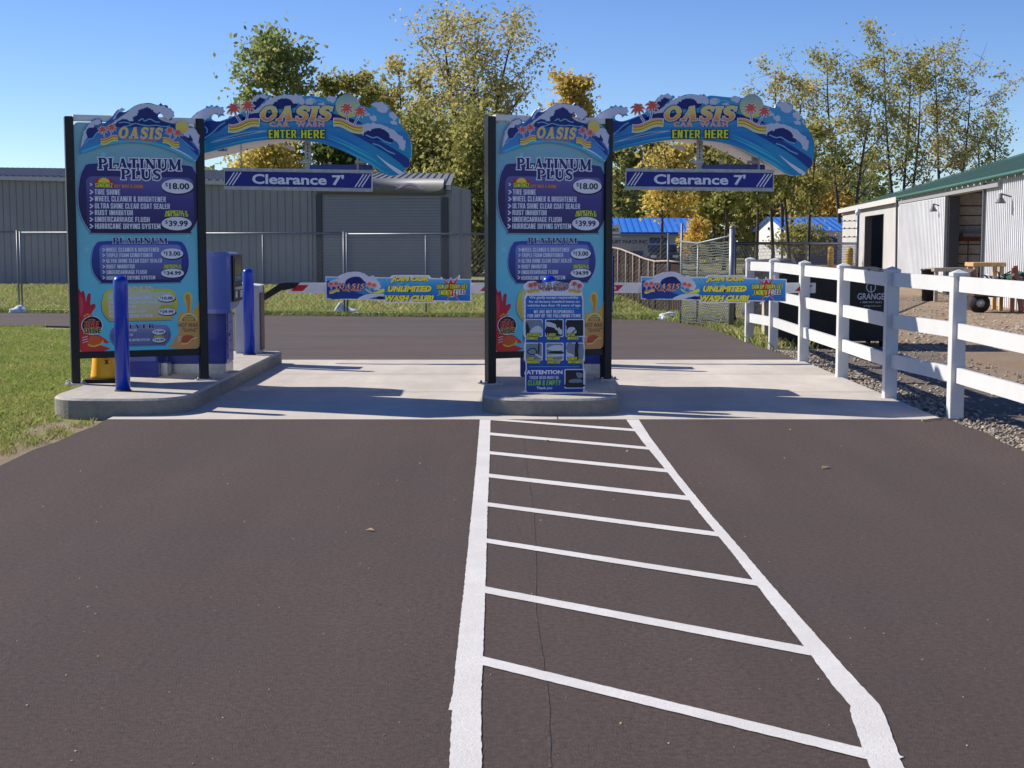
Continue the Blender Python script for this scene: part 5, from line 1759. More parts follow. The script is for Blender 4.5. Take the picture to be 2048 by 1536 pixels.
for k in range(2):
    a = xd0 + (xd1 - xd0) * (k * .5) + .01
    b = a + (xd1 - xd0) * .5 - .02
    vs = [(a, YD - .12, zt_ + .012), (b, YD - .12, zt_ + .012), (b, YD + 1.38, zt_ + .075), (a, YD + 1.38, zt_ + .075), (a, YD - .12, zt_ + .045), (b, YD - .12, zt_ + .045), (b, YD + 1.38, zt_ + .108), (a, YD + 1.38, zt_ + .108)]
    g.add(vs, [(3, 2, 1, 0), (4, 5, 6, 7), (0, 1, 5, 4), (1, 2, 6, 5), (2, 3, 7, 6), (3, 0, 4, 7)], RUBB)
    for i in range(5):
        xx = a + (b - a) * (i + .5) / 5
        g.box((xx, YD + .1, zt_ + .085), (.03, .4, .02), RUBB)
g.build("lid", t)
g = MB()
for x in (xd0 - .04, xd1 + .04):
    g.box((x, YD + .55, .72), (.09, .7, .16), DMAT, 0, .01)
g.build("fork_pocket", t)
for x in (xd0 + .15, xd1 - .15):
    for y in (.2, 1.1):
        g = MB(); g.tube([(x - .03, YD + y, .03), (x + .03, YD + y, .03)], .075, RUBB, 14); g.build("wheel", t)
DP = Plane((0, YD, 0), 0)
g = MB()
def onf(px, py):
    u, v = DP.uv(px, py)
    return u, v
def tilt(pts_n):  # follow the slanted front face
    return pts_n
FP = Plane((0, YD, 0), 0)
FP.N = Vector((0, -1, 0))
FP.V = Vector((0, -.08 / (zt_ - .06), 1.0))
FP.o = Vector((0, YD + .0044, 0))
WLOG = pmat("dumpster_white", 200, 205, 212)
c = DP.uv(1740, 574)
ring = oval(c[0], c[1], .07, .078, 24)
g.strip(FP, ring + ring[:1], .014, WLOG, .004)
g.strip(FP, [(c[0], c[1] - .07), (c[0], c[1] + .02)], .014, WLOG, .0045)
(u0, v0), (u1, v1) = DP.uv(1713, 599), DP.uv(1776, 586)
text(g, FP, "GRANGER", (u0, v0, u1, v1), WLOG, .004, bold=.02, plain=1)
(u0, v0), (u1, v1) = DP.uv(1719, 606), DP.uv(1762, 602)
text(g, FP, "1-888-947-2643", (u0, v0, u1, v1), WLOG, .004, bold=.0, plain=1)
(u0, v0), (u1, v1) = DP.uv(1726, 614), DP.uv(1760, 610)
text(g, FP, "grangernet.com", (u0, v0, u1, v1), WLOG, .004, bold=.0)
g.build("ring_logo", bod)

TANC = mat("tan_block", (.42, .36, .27), .85, var=.15, scale=4)
t = thing("cable_box", (at(1543, 668, 24.6).x, 24.6, -.05), "beige utility cabinet just left of the black dumpster", "utility cabinet")
g = MB(); a, b = at(1530, 600, 24.6), at(1556, 668, 24.6); g.box(((a.x + b.x) / 2, 24.75, (a.z + b.z) / 2 - .02), (b.x - a.x, .3, a.z - b.z + .06), TANC, 0, .01); g.build("housing", t)
g = MB(); g.box(((a.x + b.x) / 2, 24.75, a.z + .025), (b.x - a.x + .03, .33, .03), TANC, 0, .006); g.build("lid", t)
g = MB(); g.box(((a.x + b.x) / 2, 24.592, (a.z + b.z) / 2), (b.x - a.x - .04, .012, (a.z - b.z) * .8), TANC, 0, .003); g.build("door", t)

# ------------------------------------------------------------------ chain-link fence panels on the far side
WIRE = mat("fence_wire", (.15, .165, .18), .6, .1)
PIPE = mat("fence_pipe", (.22, .23, .24), .5, .3, var=.1, scale=10)


def mesh_wires(mb, p0, p1, z0, z1, gap, r, m):
    "diamond mesh between two ground points"
    p0, p1 = Vector((*p0, 0)), Vector((*p1, 0))
    d = (p1 - p0)
    L = d.length
    d.normalize()
    H = z1 - z0
    nrm = Vector((-d.y, d.x, 0))
    n = int((L + H) / gap)
    for k in range(n + 1):
        s = k * gap
        for sg in (0, 1):
            # line u from s-H..s going up
            u0, u1 = s - H, s
            a, b = max(0, u0), min(L, u1)
            if b - a < .02: continue
            za, zb = z0 + (a - u0), z0 + (b - u0)
            if sg: a, b = L - a, L - b
            A = p0 + d * a + Vector((0, 0, za)) + nrm * (.003 if sg else -.003)
            B = p0 + d * b + Vector((0, 0, zb)) + nrm * (.003 if sg else -.003)
            mb.tube([A, B], r, m, 3, False)


PXS = [-284, 42, 367, 692, 1016, 1338]
for i in range(5):
    xa, xb = PXS[i] + 3, PXS[i + 1] - 3
    ya, yb = fence_line(xa), fence_line(xb)
    A, B = ((xa - CX) / F * ya, ya), ((xb - CX) / F * yb, yb)
    lab = ["chain-link fence panel at the far left, left of the first sandbag", "chain-link fence panel behind the left price board, right of the first sandbag", "chain-link fence panel between the left kiosk and the middle sandbag", "chain-link fence panel before the grey roller door", "chain-link fence panel right of the right price board before the brown slats"][i]
    t = thing("chain_link_panel", (*A, -.06), lab, "fence panel", "chain-link panels of the far fence")
    ztop = 1.84 - .02 * i
    for (x, y) in (A, B):
        g = MB(); g.tube([(x, y, -.06), (x, y, ztop + .03)], .022, PIPE, 8); g.build("post", t)
    M_ = ((A[0] + B[0]) / 2, (A[1] + B[1]) / 2)
    g = MB(); g.tube([(*M_, .06), (*M_, ztop)], .016, PIPE, 6); g.build("middle_bar", t)
    g = MB(); g.tube([(*A, ztop), (*B, ztop)], .021, PIPE, 8); g.build("top_rail", t)
    g = MB(); g.tube([(*A, .05), (*B, .05)], .016, PIPE, 6); g.build("bottom_rail", t)
    g = MB(); mesh_wires(g, A, B, .06, ztop - .01, .10, .0016, WIRE); g.build("wire_mesh", t)

# sandbags at the feet of the joints
BAG = mat("sandbag_white", (.70, .71, .74), .7, var=.08, scale=6, bump=.5, bscale=14)


def sandbag(px, py, w, h, label, seed, peak=0.0):
    x, y = gr(px, py, -.03)
    bm = bmesh.new()
    bmesh.ops.create_icosphere(bm, subdivisions=4, radius=1)
    rr = random.Random(seed)
    ph = [rr.uniform(0, 6) for _ in range(6)]
    for v in bm.verts:
        c = v.co
        fold = 1 + .10 * math.sin(3 * c.x + 5 * c.y + ph[0]) + .07 * math.sin(8 * c.x + ph[1] + 3 * c.z) + .05 * math.sin(11 * c.y + 7 * c.x + ph[2])
        sq = lambda a: math.copysign(abs(a) ** .75, a)
        nx = sq(c.x) * w / 2 * fold
        ny = sq(c.y) * .2 * fold
        nz = max(-.02, (c.z + .35) * h * .75 * fold * (1 - .35 * abs(c.x)))
        if peak and c.x < -.1:
            nz += peak * math.exp(-((c.x + .45) / .22) ** 2) * max(0, c.z + .2)
        v.co = Vector((nx, ny, nz))
    me = bpy.data.meshes.new("sandbag")
    bm.to_mesh(me); bm.free()
    me.materials.append(BAG)
    me.polygons.foreach_set("use_smooth", [True] * len(me.polygons))
    o = bpy.data.objects.new("sandbag", me)
    COL.objects.link(o)
    o.location = (x, y, -.03)
    return tag(o, label, "sandbag", "white sandbags at the chain-link fence")


sandbag(38, 627, .42, .17, "flat white sandbag at the fence foot far left by the road", 1)
sandbag(692, 631, .52, .19, "peaked white sandbag at the fence foot below the left boom banner", 2, .16)
sandbag(1338, 641, .48, .16, "white sandbag at the fence foot below the right boom banner", 3)

# permanent gate leaf and posts at the right
A, B = at(1361, 640, 29.5), at(1458, 640, 27.2)
t = thing("mesh_gate", (A.x, A.y, -.05), "slack chain-link gate leaf between the brown slats and a tall grey post", "gate")
g = MB(); mesh_wires(g, (A.x, A.y), (B.x, B.y), .02, 1.62, .09, .003, mat("old_wire", (.045, .055, .05), .8, .0))
for i in range(34):
    z = .05 + i * .047
    pts = []
    for k in range(13):
        u = k / 12
        pts.append((A.x + (B.x - A.x) * u, A.y + (B.y - A.y) * u + .03 * math.sin(k + i), z + .012 * math.sin(k * 1.7 + i * .6)))
    g.tube(pts, .0155, mat("old_wire", (.045, .055, .05), .8, .0), 3, False)
g.build("wire_mesh", t)
for u, zt2 in ((.0, 1.66), (.36, 1.60)):
    x, y = A.x + (B.x - A.x) * u, A.y + (B.y - A.y) * u
    g = MB(); g.tube([(x, y, -.05), (x + .01, y, zt2 + (.32 if u == 0 else 0))], .024, PIPE, 8); g.build("upright", t)
g = MB(); g.tube([(A.x, A.y, 1.62), (A.x * .64 + B.x * .36, A.y * .64 + B.y * .36, 1.585), (B.x, B.y, 1.72)], .022, PIPE, 8); g.build("top_rail", t)
p = at(1462, 660, 27.0)
t = thing("gate_post", (p.x, p.y, -.05), "tall grey steel post at the bend of the back drive", "post")
g = MB(); g.tube([(p.x, p.y, -.05), (p.x, p.y, 1.86)], .055, mat("post_steel", (.24, .25, .26), .5, .5, var=.1), 14); g.build("pipe", t)
g = MB(); g.lathe((p.x, p.y, 1.86), [(.058, 0), (.058, .02), (.03, .05), (.004, .06)], PIPE, 14); g.build("cap", t)
for i in range(3):
    g = MB(); g.box((p.x + .06, p.y, 1.72 - i * .75), (.07, .05, .05), BLACK); g.build("hinge", t)

# black chain-link run from the post to the barn, with barbed wire arm
BLK = mat("black_pipe", (.02, .02, .022), .4)
A = (at(1468, 600, 28.5).x, 28.5); B = (at(1712, 600, 44).x, 44)
t = thing("black_mesh_fence", (*A, -.05), "black chain-link fence with barbed wire running to the barn corner", "fence")
zf = 1.56
g = MB(); g.tube([(*A, 1.585), (*B, 1.555)], .03, BLK, 8); g.build("top_rail", t)
g = MB(); mesh_wires(g, A, B, 0, 1.54, .14, .004, BLK); g.build("wire_mesh", t)
for k in (0, .5, 1):
    x, y = A[0] + (B[0] - A[0]) * k, A[1] + (B[1] - A[1]) * k
    g = MB(); g.tube([(x, y, -.05), (x, y, 1.57 if k < 1 else 2.45)], .035 if k < 1 else .05, BLK if k < 1 else mat("post_steel", (.24, .25, .26)), 8); g.build("post", t)
g = MB()
for i, z in enumerate((1.75, 2.0, 2.22)):
    a2 = (B[0] - .55, B[1] - .3)
    g.tube([(*B, z), (*a2, z - .02)], .012, BLK, 4)
    for k in range(3):
        u = .2 + .3 * k
        g.box((B[0] + (a2[0] - B[0]) * u, B[1] + (a2[1] - B[1]) * u, z), (.05, .02, .04), BLK)
g.build("barbed_wire", t)
g = MB(); g.lathe((*B, 2.4), [(.07, 0), (.09, .08), (.05, .16), (.005, .19)], WHITEM, 10); g.build("cap", t)

# brown slatted fence with a sagging pale rail
X_ = lambda px, Y: (px - CX) / F * Y
RUST = mat("brown_slats", (.026, .011, .008), .85, var=.45, scale=5, stretch=(6, 6, .7))
PALEP = mat("pale_pipe", (.36, .28, .22), .6, .1)
pts = [(1150, 488), (1217, 494), (1240, 498), (1266, 508), (1290, 518), (1310, 523), (1336, 522), (1362, 525)]
P3 = [at(x, y, 35.2 - .4 * i) for i, (x, y) in enumerate(pts)]
t = thing("slat_fence", (P3[0].x, P3[0].y, -.06), "brown slatted fence with a sagging pale top rail", "fence")
g = MB()
for i in range(len(P3) - 1):
    a, b = P3[i], P3[i + 1]
    n = max(2, int((b - a).length / .09))
    for k in range(n):
        u0, u1 = k / n + .004, (k + .93) / n
        p, q = a.lerp(b, u0), a.lerp(b, u1)
        jit = rnd.uniform(-.03, .0)
        g.add([(p.x, p.y + .03, -.06), (q.x, q.y + .03, -.06), (q.x, q.y + .03, q.z - .01 + jit), (p.x, p.y + .03, p.z - .01 + jit),
               (p.x, p.y + .045, -.06), (q.x, q.y + .045, -.06), (q.x, q.y + .045, q.z - .01 + jit), (p.x, p.y + .045, p.z - .01 + jit)],
              [(0, 1, 2, 3), (5, 4, 7, 6), (1, 5, 6, 2), (4, 0, 3, 7), (3, 2, 6, 7)], RUST)
g.build("slats", t)
g = MB(); g.tube([tuple(p) for p in P3], .024, PALEP, 8); g.build("top_rail", t)
for px in (1222, 1236, 1252, 1266, 1279, 1297, 1308, 1336):
    for i in range(len(pts) - 1):
        if pts[i][0] <= px <= pts[i + 1][0]:
            p = P3[i].lerp(P3[i + 1], (px - pts[i][0]) / (pts[i + 1][0] - pts[i][0]))
    g = MB(); g.tube([(p.x, p.y - .02, -.06), (p.x, p.y - .02, p.z)], .013, PALEP, 6); g.build("post", t)

# grassy bank before the slats
g = MB()
x0b, x1b = X_(1130, 34), X_(1312, 34)
n = 14
bank = lambda x: .62 * max(0.0, 1 - (x - x0b) / (x1b - x0b)) ** .8
for i in range(n):
    xa, xb = x0b + (x1b - x0b) * i / n, x0b + (x1b - x0b) * (i + 1) / n
    g.add([(xa, 32.6, -.07), (xb, 32.6, -.07), (xb, 33.9, bank(xb) - .06), (xa, 33.9, bank(xa) - .06)], [(0, 1, 2, 3)], FIELD)
    g.add([(xa, 33.9, bank(xa) - .06), (xb, 33.9, bank(xb) - .06), (xb, 34.6, bank(xb) - .06), (xa, 34.6, bank(xa) - .06)], [(0, 1, 2, 3)], FIELD)
struct("grass_bank", g)


def bank_spot(rr):
    x, y = rr.uniform(x0b, x1b), rr.uniform(32.6, 34.5)
    return (x, y, -.07 + bank(x) * min(1, (y - 32.6) / 1.3))


blades("bank_grass", 9000, bank_spot, .05, .16, [GB1, GB1, GB2], "green grass on the bank before the brown slats", "grass", .009)

# pipes stacked behind the black fence
t = thing("pipe_stack", (at(1515, 560, 33).x, 33, -.05), "stack of grey corrugated pipes behind the white fence end", "pipes")
CP = mat("corrugated_pipe", (.12, .125, .13), .7, var=.2, scale=5)
for i in range(4):
    for j in range(3 - i // 2):
        x0 = at(1490 + j * 14, 540, 32 + j * .8).x
        z = .14 + i * .3 + .02 * j
        g = MB()
        P = [(x0 + k * .05, 31.5 + j * .9 + k * .12, z) for k in range(26)]
        g.tube(P, [.15 + .018 * (k % 2) for k in range(26)], CP, 12)
        g.build("pipe", t)

# ------------------------------------------------------------------ grey metal building on the left
WALLG = mat("steel_siding_grey", (.25, .25, .26), .5, var=.05, scale=.6)
WALLD = mat("siding_seam", (.20, .205, .215), .5)
ROOFG = mat("galvalume_roof", (.22, .225, .235), .5, .2, var=.08, scale=2)
DOORG = mat("roller_door_grey", (.24, .245, .28), .45, var=.04, scale=2)
TRIMD = mat("dark_trim", (.05, .055, .065), .5)
GL, GRX = (-34.0, 62.6), (at(905, 500, 54.5).x, 54.5)


def gwall(u, out=0.0):
    d = Vector((GRX[0] - GL[0], GRX[1] - GL[1]))
    n = Vector((d.y, -d.x)).normalized()
    return (GL[0] + d.x * u + n.x * out, GL[1] + d.y * u + n.y * out)


def geave(u): return 4.62 + (3.66 - 4.62) * u


def gu(px):
    "fraction along the wall at a picture column"
    k = (px - CX) / F
    dx, dy = GRX[0] - GL[0], GRX[1] - GL[1]
    return (k * GL[1] - GL[0]) / (dx - k * dy)


t = thing("metal_building", (*GRX, -.06), "long grey ribbed metal building with a roller door behind the chain-link fence", "building")
g = MB()
def wq(u0, u1, z0, z1f, out, m, dep=.03):
    a, b = gwall(u0, out), gwall(u1, out)
    c, d_ = gwall(u1, out - dep), gwall(u0, out - dep)
    za, zb = (z1f(u0), z1f(u1)) if callable(z1f) else (z1f, z1f)
    g.add([(*a, z0), (*b, z0), (*b, zb), (*a, za), (*d_, z0), (*c, z0), (*c, zb), (*d_, za)], [(0, 1, 2, 3), (5, 4, 7, 6), (1, 5, 6, 2), (4, 0, 3, 7), (3, 2, 6, 7), (4, 5, 1, 0)], m)
wq(0, 1, -.06, geave, 0, WALLG, .2)
Lw = math.hypot(GRX[0] - GL[0], GRX[1] - GL[1])
nr = int(Lw / .30)
uD0, uD1 = gu(650), gu(884)
for i in range(nr):
    u = i / nr
    if uD0 - .012 < u < uD1 + .012: continue
    w = .035 / Lw
    wq(u, u + w, -.05, lambda q: geave(q) - .05, .022, WALLG, .022)
    wq(u + w, u + w * 1.5, -.05, lambda q: geave(q) - .05, .004, WALLD, .004)
# end wall going back
a, b = GRX, (GRX[0] + .42, GRX[1] + 9.5)
g.add([(*a, -.06), (*b, -.06), (*b, 3.8), (*a, 3.66)], [(0, 1, 2, 3)], WALLG)
g.build("wall", t)
g = MB()
rz = lambda u: 5.17 + (4.5 - 5.17) * u
npan = int(Lw / .30)
for i in range(npan):
    u0, u1 = i / npan, (i + 1) / npan
    um = u0 + .12 / npan
    prof = ((u0, .0), (u0 + .06 / npan, .045), (um + .06 / npan, .045), (um + .12 / npan, 0), (u1, 0))
    for (ua, ha), (ub, hb) in zip(prof[:-1], prof[1:]):
        a, b = gwall(ua, .22), gwall(ub, .22)
        c, d_ = gwall(ub - .078 * ub, -9.0), gwall(ua - .078 * ua, -9.0)
        g.add([(*a, geave(ua) + ha - .01), (*b, geave(ub) + hb - .01), (*c, rz(ub) + hb), (*d_, rz(ua) + ha)], [(0, 1, 2, 3)], ROOFG)
rf = g.build("roof", t)
g = MB()
wq(0, uD0 - .004, 0, geave, .23, WALLG, .05)
g2 = MB()
for i in range(60):
    pass
# eave trim, gutter band
g = MB()
for u0, u1 in ((0, uD0 - .006), (uD1 + .008, 1.0)):
    a, b = gwall(u0, .2), gwall(u1, .2)
    g.bar((*a, geave(u0) - .10), (*b, geave(u1) - .10), .10, .15, mat("eave_trim", (.40, .41, .43), .4, var=.05))
g.build("gutter", t)
g = MB(); wq(uD0, uD1, -.03, lambda u: geave(u) - .55, .03, WALLD, .03)
zz = 0.0
while zz < 3.2:
    wq(uD0 + .001, uD1 - .001, zz, zz + .075, .055, DOORG, .025)
    zz += .11
dr = g.build("roller_door", t)
g = MB()
for u in (uD0 - .006, uD1 + .004):
    wq(u - .003, u + .004, -.04, lambda q: geave(q) - .45, .055, TRIMD, .05)
g.build("door_frame", dr)
g = MB()
P = []
for k in range(9):
    a_ = math.radians(-90 + 180 * k / 8)
    P.append((.12 + .3 * math.cos(a_), .30 * math.sin(a_)))
aL, aR = gwall(uD0 - .005), gwall(uD1 + .006)
zc = 3.62
dn = Vector(gwall(0.5, 1)) - Vector(gwall(.5, 0))
vs = [(aL[0] + dn.x * o, aL[1] + dn.y * o, zc + .05 + v) for o, v in P] + [(aR[0] + dn.x * o, aR[1] + dn.y * o, zc - .02 + v) for o, v in P]
k = len(P)
HOOD = mat("door_hood", (.13, .135, .145), .55, .0, var=.05)
g.add(vs, [(i, k + i, k + i + 1, i + 1) for i in range(k - 1)] + [tuple(range(k))[::-1], tuple(range(k, 2 * k))], HOOD, True)
hood = g.build("door_hood", dr)
g = MB()
um = gu(828)
q = gwall(um, .43)
ang = math.atan2(GRX[1] - GL[1], GRX[0] - GL[0])
HP = Plane((*q, 3.60), ang)
for s, w in ((1, .03),):
    g.strip(HP, smooth([(-.42, -.03), (-.2, .07), (0, .10), (.2, .07), (.42, -.03)], 4, False), .07, PALE, .01)
    g.strip(HP, [(-.55, .06), (-.42, -.02), (-.52, -.09)], .03, PALE, .012)
    g.strip(HP, [(.55, .06), (.42, -.02), (.52, -.09)], .03, PALE, .012)
    g.strip(HP, smooth([(-.3, -.02), (0, .06), (.3, -.02)], 4, False), .03, CRIM, .014)
g.build("hood_badge", hood)
g = MB(); u = gu(921); wq(u, u + .0035, 0, lambda q: geave(q) - .15, .12, WALLD, .1); g.build("downspout", t)
g = MB(); u = gu(622); wq(u, u + .003, 0, lambda q: geave(q) - .05, .05, WALLG, .04); g.build("corner_trim", t)

# ------------------------------------------------------------------ barn on the right
BWALL = mat("barn_white_steel", (.62, .63, .64), .5, var=.06, scale=.8)
BSMOOTH = mat("barn_grey_panel", (.46, .45, .43), .6, var=.05, scale=.7)
BROOF = mat("barn_green_roof", (.012, .052, .036), .75, var=.12, scale=.8)
BTRIM = mat("barn_white_trim", (.55, .53, .50), .5)
DARKI = mat("barn_inside", (.02, .02, .02), .9)
DARKG = mat("barn_dark_grey", (.10, .10, .105), .6)
K0, K1 = Vector((10.98, 25.0)), Vector((17.6, 79.0))      # near and far end of the wall that faces the lanes
bd = (K1 - K0).normalized()
bn = Vector((-bd.y, bd.x))                                 # towards the lanes
BL = (K1 - K0).length
BZ = 3.28


def bs(px):
    "distance along the barn wall at a picture column"
    k = (px - CX) / F
    return (k * K0.y - K0.x) / (bd.x - k * bd.y)


def bw(s, out=0.0):
    p = K0 + bd * s + bn * out
    return (p.x, p.y)


t = thing("barn", (*bw(BL / 2), -.05), "long pale metal barn with a green roof and open doorways on the right", "building")


def bbox_(mb, s0, s1, z0, z1, o0, o1, m):
    a, b, c, d_ = bw(s0, o1), bw(s1, o1), bw(s1, o0), bw(s0, o0)
    mb.add([(*a, z0), (*b, z0), (*c, z0), (*d_, z0), (*a, z1), (*b, z1), (*c, z1), (*d_, z1)], [(0, 1, 2, 3), (7, 6, 5, 4), (4, 5, 1, 0), (5, 6, 2, 1), (6, 7, 3, 2), (7, 4, 0, 3)], m)


sA, sB = bs(1961), bs(1893)       # open sliding doorway
sC, sD = bs(1763), bs(1726)       # far doorway
sM = bs(1797)                     # where the gutter stops
g = MB()
bbox_(g, 0, sA, -.05, BZ, -.12, 0, BWALL)
bbox_(g, sA, sB, 3.02, BZ, -.12, 0, BWALL)
bbox_(g, sB, sM, -.05, BZ, -.12, 0, BWALL)
bbox_(g, sM, sC, -.05, BZ, -.12, 0, BSMOOTH)
bbox_(g, sC, sD, 2.75, BZ, -.12, 0, BSMOOTH)
bbox_(g, sD, BL, -.05, BZ, -.12, 0, BSMOOTH)
s = .1
while s < sM:
    if not (sA - .05 < s < sB):
        bbox_(g, s, s + .09, -.04, BZ - .02, 0, .028, BWALL)
    s += .23
# end wall, rear wall, interior
W_ = 24.0
bbox_(g, BL - .12, BL, -.05, BZ, -W_, -.12, BSMOOTH)
bbox_(g, 0, BL, -.05, BZ, -W_, -W_ + .12, BWALL)
bbox_(g, 0, .12, -.05, BZ, -W_, -.12, BWALL)
g.build("wall", t)
g = MB()      # roof: two slopes
rid = 7.05
for o0, z0, o1, z1 in ((.16, BZ + .02, -W_ / 2, rid), (-W_ - .16, BZ + .02, -W_ / 2, rid)):
    n = 60
    for i in range(n):
        s0, s1 = -.3 + (BL + .9) * i / n, -.3 + (BL + .9) * (i + 1) / n
        sm = s0 + (s1 - s0) * .12
        for sa, sb, h in ((s0, sm, .05), (sm, s1, 0)):
            a, b, c, d_ = bw(sa, o0), bw(sb, o0), bw(sb, o1), bw(sa, o1)
            g.add([(*a, z0 + h), (*b, z0 + h), (*c, z1 + h), (*d_, z1 + h)], [(0, 1, 2, 3)] if o0 > o1 else [(3, 2, 1, 0)], BROOF)
# gable infill
for s_ in (BL + .0, .0):
    a, b, c = bw(s_, 0), bw(s_, -W_), bw(s_, -W_ / 2)
    g.add([(*a, BZ), (*b, BZ), (*c, rid - .1)], [(0, 1, 2)], BSMOOTH)
g.build("roof", t)
g = MB()
a, b = bw(sM, .18), bw(BL + .5, .18)
g.bar((*a, BZ - .08), (*b, BZ - .08), .05, .22, BTRIM)
g.build("fascia_board", t)
g = MB()
a, b = bw(-.3, .2), bw(sM - .2, .2)
g.tube([(*a, BZ - .01), (*b, BZ - .01)], .05, mat("green_gutter", (.03, .12, .09), .6), 8)
g.build("gutter", t)
g = MB()      # sliding door leaf and its track
bbox_(g, sB + .02, sB + (sM - sB) * .98, .02, 3.0, .05, .11, BWALL)
s = sB + .1
while s < sB + (sM - sB) * .96:
    bbox_(g, s, s + .09, .04, 2.98, .11, .13, BWALL)
    s += .3
dl = g.build("sliding_door", t)
g = MB(); bbox_(g, sB + .0, sB + .16, .02, 3.0, .112, .14, BTRIM); g.build("door_edge", dl)
g = MB(); bbox_(g, sA - 2.5, sM, 3.02, 3.12, .04, .14, mat('track_grey', (.28, .28, .28), .5)); g.build("door_track", t)
g = MB()
p = bw(sM + .05, .12); g.tube([(*bw(sM - .2, .2), BZ - .08), (*bw(sM, .16), BZ - .35), (*bw(sM, .12), 0)], .045, DARKG, 8); g.build("downspout", t)
g = MB(); bbox_(g, sA - .42, sA - .3, 0, BZ - .1, .03, .1, DARKG); g.build("wall_post", t)
# doorway linings and what shows inside
for s0, s1, zt2 in ((sA, sB, 3.0), (sC, sD, 2.74)):
    for a_, b_ in ((s0 - .05, s0 + .06), (s1 - .06, s1 + .05)):
        g = MB(); bbox_(g, a_, b_, 0, zt2, -.3, .01, DARKG); g.build("door_lining", t)
g = MB(); bbox_(g, sB + .2, sB + .3, 0, 3.0, -.34, -.13, DARKG); g.build("inner_post", t)
g = MB()
INB = mat("inner_boards", (.60, .56, .49), .8, var=.1)
bbox_(g, sB + .4, sB + .5, -.04, 3.1, -7, -.13, INB)
for i in range(9):
    bbox_(g, sB + .385, sB + .4, .3 + i * .3, .325 + i * .3, -7, -.14, DARKI)
g.build("inner_wall", t)
WOODG = mat("grey_lumber", (.30, .27, .23), .8, var=.2, scale=8)
SHELF = mat("red_oxide_steel", (.16, .045, .03), .6, var=.2)
g = MB()
for z in (.45, 1.62): bbox_(g, sB + .18, sB + .3, z, z + .14, -4.5, -.36, SHELF)
for o_ in (-.62, -1.0, -1.9): bbox_(g, sB + .2, sB + .26, 0, 1.62, o_ - .03, o_, DARKG)
bbox_(g, sB + .15, sB + .35, 1.76, 1.86, -1.2, -.45, WOODG)
g.build("pallet_rack", t)
for px, z in ((2019, 2.62), (1880, 2.62)):
    g = MB()
    s_ = bs(px)
    a = bw(s_, .05); b = bw(s_, .30)
    g.tube([(*a, z + .1), (*b, z + .18)], .02, DARKG, 6)
    g.lathe((*b, z - .06), [(.13, 0), (.12, .03), (.05, .14), (.04, .24)], DARKG, 12)
    g.build("wall_lamp", t)

YPOST = mat("yellow_paint", (.75, .42, .03), .5, var=.1)
for px, lab in ((1704, "yellow bollard left of the far barn doorway"), (1748, "yellow bollard in front of the far barn doorway")):
    s_ = bs(px)
    x, y = bw(s_, 1.1)
    t2 = thing("yellow_bollard", (x, y, -.05), lab, "bollard", "yellow bollards at the barn")
    g = MB(); g.lathe((x, y, -.05), [(.15, 0), (.15, 1.25), (.12, 1.36), (.02, 1.4)], YPOST, 14); g.build("pipe", t2)
    g = MB(); g.lathe((x, y, 1.0), [(.153, 0), (.153, .05)], mat("yellow_band", (.35, .2, .03), .6), 14); g.build("band", t2)

# ------------------------------------------------------------------ yard clutter by the barn
WOOD = mat("new_lumber", (.52, .33, .15), .7, var=.2, scale=8)
WOODG = mat("grey_lumber", (.30, .27, .23), .8, var=.2, scale=8)
RUSTY = mat("rusty_plate", (.10, .075, .065), .7, .3, var=.3, scale=5)
GREENT = mat("green_tarp", (.02, .09, .06), .55, var=.2, scale=4, bump=.4, bscale=6)


def table(name, px0, px1, pytop, Y, m, label, legs=4):
    a, b = at(px0, pytop, Y), at(px1, pytop, Y)
    t = thing(name, ((a.x + b.x) / 2, Y, -.05), label, "table")
    g = MB(); g.box(((a.x + b.x) / 2, Y + .3, a.z - .05), (b.x - a.x, .7, .10), m, 0, .01); g.build("top", t)
    for x in (a.x + .08, b.x - .08):
        for y in (Y + .05, Y + .55):
            g = MB(); g.box((x, y, (a.z - .10 - .05) / 2), (.09, .09, a.z - .10 + .05), m); g.build("leg", t)
    return t


table("lumber_trestle", 1946, 2012, 525, 35.6, WOOD, "new yellow lumber trestle against the ribbed barn wall")
table("workbench", 1868, 1940, 536, 41, WOODG, "grey weathered workbench before the open barn doorway")
YM = 34.6
ax = at(1940, 600, YM).x
t = thing("scrap_loader", (ax + 1, YM, -.05), "dark broken-down loader with a rusty bucket behind the white fence", "machine")
g = MB()
g.add([(ax - .02, YM, .9), (ax + .12, YM, .98), (ax + .16, YM, .72), (ax + .42, YM, .70), (ax + .62, YM, .34), (ax + .1, YM, .34), (ax - .02, YM + .8, .9), (ax + .12, YM + .8, .98), (ax + .16, YM + .8, .72), (ax + .42, YM + .8, .70), (ax + .62, YM + .8, .34), (ax + .1, YM + .8, .34)],
      [(5, 4, 3, 2), (5, 2, 1, 0), (6, 7, 8, 11), (11, 8, 9, 10), (0, 1, 7, 6), (1, 2, 8, 7), (2, 3, 9, 8), (3, 4, 10, 9), (4, 5, 11, 10), (5, 0, 6, 11)], RUSTY)
g.build("bucket", t)
g = MB(); g.box((ax + 1.35, YM + .45, .42), (1.7, .7, .22), BLACK, 0, .03); g.box((ax + .95, YM + .4, .62), (.4, .5, .3), BLACK, .2, .04); g.build("chassis", t)
g = MB()
for k in range(9):
    x = ax + .62 + .05 * k
    g.tube([(x, YM + .2, .55 + .03 * k), (x + rnd.uniform(-.25, .25), YM + .2, .72 + rnd.uniform(0, .2)), (x + rnd.uniform(-.3, .3), YM + .3, .85 + rnd.uniform(-.1, .1))], .022, rnd.choice([BLACK, GALV, BLACK]), 6)
g.build("linkage", t)
